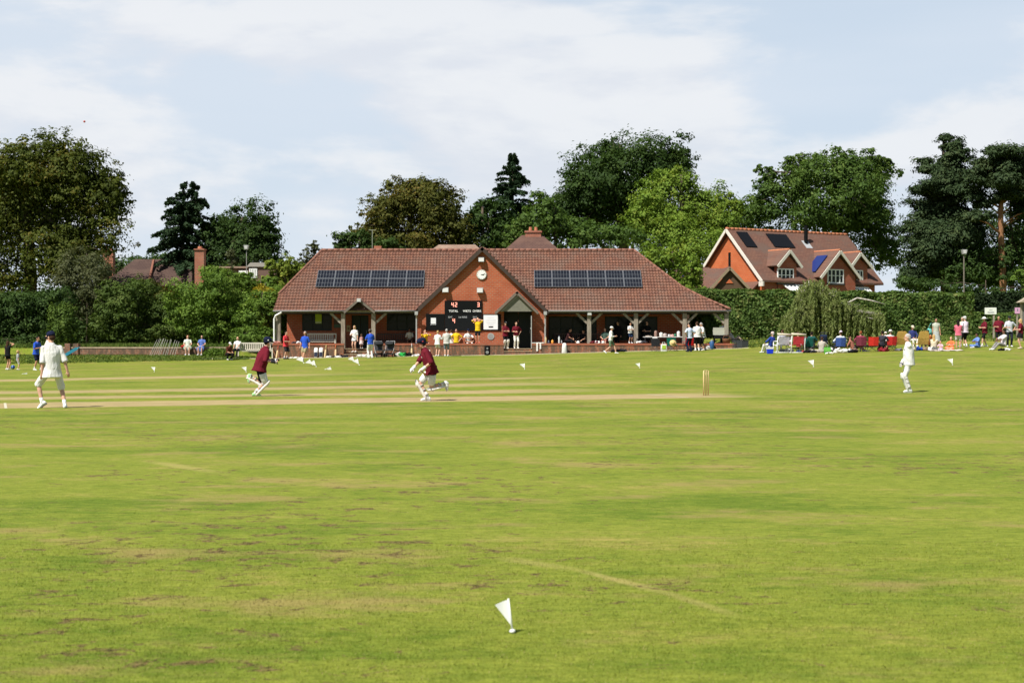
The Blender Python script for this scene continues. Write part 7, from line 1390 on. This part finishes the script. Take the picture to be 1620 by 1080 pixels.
# shopping bag, cool box, ball, bags, blanket
def carrier(lab, px, py, c1, c2, h=.42, w=.17, y=None, group='bags of the spectators'):
    p = G(px, py) if y is None else Vector((X(px,y),y,gz(X(px,y),y))); t = thing('carrier_bag', lab, 'bag', p, R(random.uniform(-10,10)), group); m = MB(); m.loft([[(-w,-.07,0),(w,-.07,0),(w,.07,0),(-w,.07,0)], [(-w*1.06,-.09,h*.5),(w*1.06,-.09,h*.5),(w*1.06,.09,h*.5),(-w*1.06,.09,h*.5)], [(-w,-.04,h),(w,-.04,h),(w,.04,h),(-w,.04,h)]]); obj('body', m, cloth(c1), t, bevel=.02)
    m = MB(); m.box((-w*.7,-.105,h*.35),(w*.7,-.085,h*.85)); obj('printed_panel', m, cloth(c2), t)
    for yy in (-.04,.04): m = MB(); m.tube([(-w*.5,yy,h-.02),(-w*.4,yy,h+.12),(w*.4,yy,h+.12),(w*.5,yy,h-.02)], .010, 6); obj('handle', m, cloth(c1), t)
carrier('white carrier bag with lime green panel beside the straw hat chair', 1050, 559, WH, (.38,.56,.05), .46, .17, 88.3); carrier('lime green carrier bag among the picnic things before the weeping tree', 1309, 559, (.10,.36,.05), (.16,.42,.08), .34, .18)
p = G(1218, 559.5); t = thing('cool_box', 'bright blue cool box on the grass at the left of the crowd', 'cool box', p, R(5)); m = MB(); m.loft([[(-.15,-.12,0),(.15,-.12,0),(.15,.12,0),(-.15,.12,0)], [(-.17,-.14,.26),(.17,-.14,.26),(.17,.14,.26),(-.17,.14,.26)]]); obj('body', m, plain('blue_plastic', (.01,.04,.62), .4), t, bevel=.02); m = MB(); m.box((-.18,-.15,.262),(.18,.15,.32)); obj('lid', m, plain('white_plastic', (.7,.7,.72), .4), t, bevel=.015); m = MB(); m.tube([(-.185,0,.24),(-.185,0,.36),(.185,0,.36),(.185,0,.24)], .012, 6); obj('handle', m, plain('white_plastic', (.7,.7,.72), .4), t)
p = G(20.5, 584); t = thing('play_ball', 'blue play ball on the grass between the girl and toddler', 'ball', p+Vector((0,0,.11))); m = MB(); m.ell((0,0,0),(.11,0,0),(0,.11,0),(0,0,.11),18,12); obj('ball', m, plain('blue_rubber', (.01,.06,.30), .4), t, True); m = MB(); m.loft([m.ring((-.012,0,0),(0,.1112,0),(0,0,.1112),20), m.ring((.012,0,0),(0,.1112,0),(0,0,.1112),20)]); obj('stripe', m, plain('pale_rubber', (.3,.4,.5), .4), t, True)
p = G(1495, 554.5); t = thing('picnic_blanket', 'pale picnic blanket under the child in orange', 'blanket', p); m = MB(); g = 12; vs = [((i/g-.5)*2.0, (j/4-.5)*1.2, gz(p.x+(i/g-.5)*2.0, p.y+(j/4-.5)*1.2)-p.z+.03+.015*math.sin(i*1.9+j)) for j in range(5) for i in range(g+1)]; m.add(vs, [(j*(g+1)+i, j*(g+1)+i+1, (j+1)*(g+1)+i+1, (j+1)*(g+1)+i) for j in range(4) for i in range(g)]); obj('cloth', m, cloth((.60,.52,.46)), t, True)
p = G(1481,548); t = thing('shoulder_bag', 'turquoise bag carried by the woman in the flowered dress', 'bag', (X(1470,p.y-.1), p.y-.12, p.z+.78)); heapm = MB(); heapm.loft([heapm.ring((0,0,z),(w,0,0),(0,.06,0),12) for z, w in ((0,.10),(.05,.17),(.22,.15),(.30,.08))]); obj('body', heapm, cloth((.16,.50,.47)), t, True); m = MB(); m.tube([(-.06,0,.28),(.06,.0,.55),(.14,.05,.62)], .014, 6); obj('strap', m, cloth((.12,.4,.38)), t); m = MB(); m.ell((.02,0,-.10),(.14,0,0),(0,.05,0),(0,0,.12)); obj('hanging_towel', m, cloth((.03,.14,.11)), t, True)
# folded pushchair in the tree shade
p = G(1303, 555); t = thing('pushchair', 'folded black pushchair standing in the shade of the weeping tree', 'pushchair', p, R(170)); m = MB()
for s in (-1,1): m.tube([(s*.22,-.30,.12),(s*.2,.0,.6),(s*.2,.28,1.05)], .018, 6); m.tube([(s*.2,.40,.12),(s*.2,.05,.62)], .018, 6)
m.tube([(-.2,.28,1.05),(.2,.28,1.05)], .022, 6); obj('frame', m, ALB, t); m = MB(); m.loft([m.ring((0,.06+i*.05,.45+i*.16),(.2,0,0),(0,.05,.02),10) for i in range(4)]); obj('seat', m, cloth((.02,.03,.06)), t, True); m = MB(); m.ell((-.05,.2,.42),(.18,0,0),(0,.12,0),(0,0,.16)); obj('bag', m, cloth(BKC), t, True)
for sx in (-1,1):
    for sy in (-.30,.40): m = MB(); m.disc((sx*.22-.02,sy,.11),.11,(.04,0,0),14,(0,1,0),(0,0,1)); obj('wheel', m, plain('rubber', (.02,.02,.02), .8), t)
# leaning rods, blue slide, signs
rod = None
for i, (px, dx, ln) in enumerate(((236,9,1.25),(239,10,1.3),(243,8,1.28),(246,9,1.3),(250,6,1.3),(252,7,1.25),(257,5,1.2),(261,6,1.25),(264,4,1.2),(268,6,1.22),(272,5,1.15),(276,4,1.1))):
    x = X(px, 91.2); z = gz(x, 91.2)
    if rod is None: m = MB(); m.tube([(0,0,0),(0,0,1)], .012, 6); rod = obj('metal_rod', m, plain('rod_metal', (.36,.36,.30), .6)); o = rod
    else: o = rod.copy(); COL.objects.link(o)
    o.location = (x, 91.2, z-.03); v = Vector((dx*.041, .55, 0)); v.z = math.sqrt(max(.1, ln*ln-v.length_squared)); o.rotation_mode = 'QUATERNION'; o.rotation_quaternion = v.to_track_quat('Z', 'Y'); o.scale = (1,1,ln)
    tag(o, 'thin pale metal rod in the row leaning on the garden wall', 'rod', 'metal rods leaning on the garden wall')
p = G(112, 569); x, y = X(112, 91.0), 91.0; t = thing('sun_bed', 'light blue slatted plastic sun bed tipped against the garden wall', 'sun bed', (x, y, gz(x,y))); t.scale = (.72,.72,.72); BL = plain('pale_blue_plastic', (.05,.33,.46), .5)
m = MB(); [m.obox((-.28+i*.17,.0+i*.10,.10+i*.12),(0,1,.3),(1,.2,.55),(-.5,-.2,1),.42,.075,.02) for i in range(5)]; obj('slats', m, BL, t); m = MB(); m.bar((-.42,-.38,.02),(.55,.05,.66),.05,.26); m.bar((-.42,.36,.10),(.55,.75,.74),.06); obj('frame', m, BL, t)
def sign(lab, px, pyt, pyb, w, y, col, post, lines):
    x = X(px, y); z0 = gz(x, y); t = thing('sign_post', lab, 'sign', (x, y, z0), 0, 'signs at the right'); za, zb_ = Z(pyt,y)-z0, Z(pyb,y)-z0
    m = MB(); m.box((-w/2,-.04,zb_),(w/2,0,za)); obj('board', m, plain('sign_face', col, .6, .04), t)
    for (a, b, c, d) in lines: m = MB(); m.box((a*w/2,-.046,zb_+(za-zb_)*b),(c*w/2,-.041,zb_+(za-zb_)*d)); obj('printed_bar', m, plain('print_grey', (.16,.17,.2), .8), t)
    m = MB(); m.box((post-.05,.001,0),(post+.05,.08,za-.02)); obj('post', m, OAK, t)
sign('white rectangular sign on a pale post behind the maroon shirted pair', 1567, 486.5, 497, .75, 92, (.72,.74,.68), .22, ((-.55,.22,.6,.34),(-.3,.6,.3,.66)))
sign('pink sign fixed left of the wooden notice shelter', 1609.5, 486.5, 496, .34, 92, (.62,.34,.52), 0, ((-.2,.4,.2,.8),))
x = X(1622, 90); t = thing('notice_shelter', 'wooden notice shelter with small roof cut off by the right edge', 'shelter', (x, 90, gz(x,90))); z1 = Z(476,90)-gz(x,90)
for px in (1615.5, 1640): m = MB(); m.box((X(px,90)-x-.06,-.06,0),(X(px,90)-x+.06,.06,z1)); obj('post', m, OAK, t)
m = MB(); m.box((X(1616,90)-x+.06,-.03,.9),(X(1640,90)-x-.06,.03,z1-.12)); obj('board', m, plain('slate_board', (.13,.13,.12), .7), t); m = MB(); m.prism([(X(1610,90)-x,-.35,z1-.10),(X(1628,90)-x,-.35,z1+.35),(X(1646,90)-x,-.35,z1-.10)], (0,.7,0)); obj('roof', m, plain('shelter_roof', (.33,.28,.20), .8), t)
bake_remeshes()
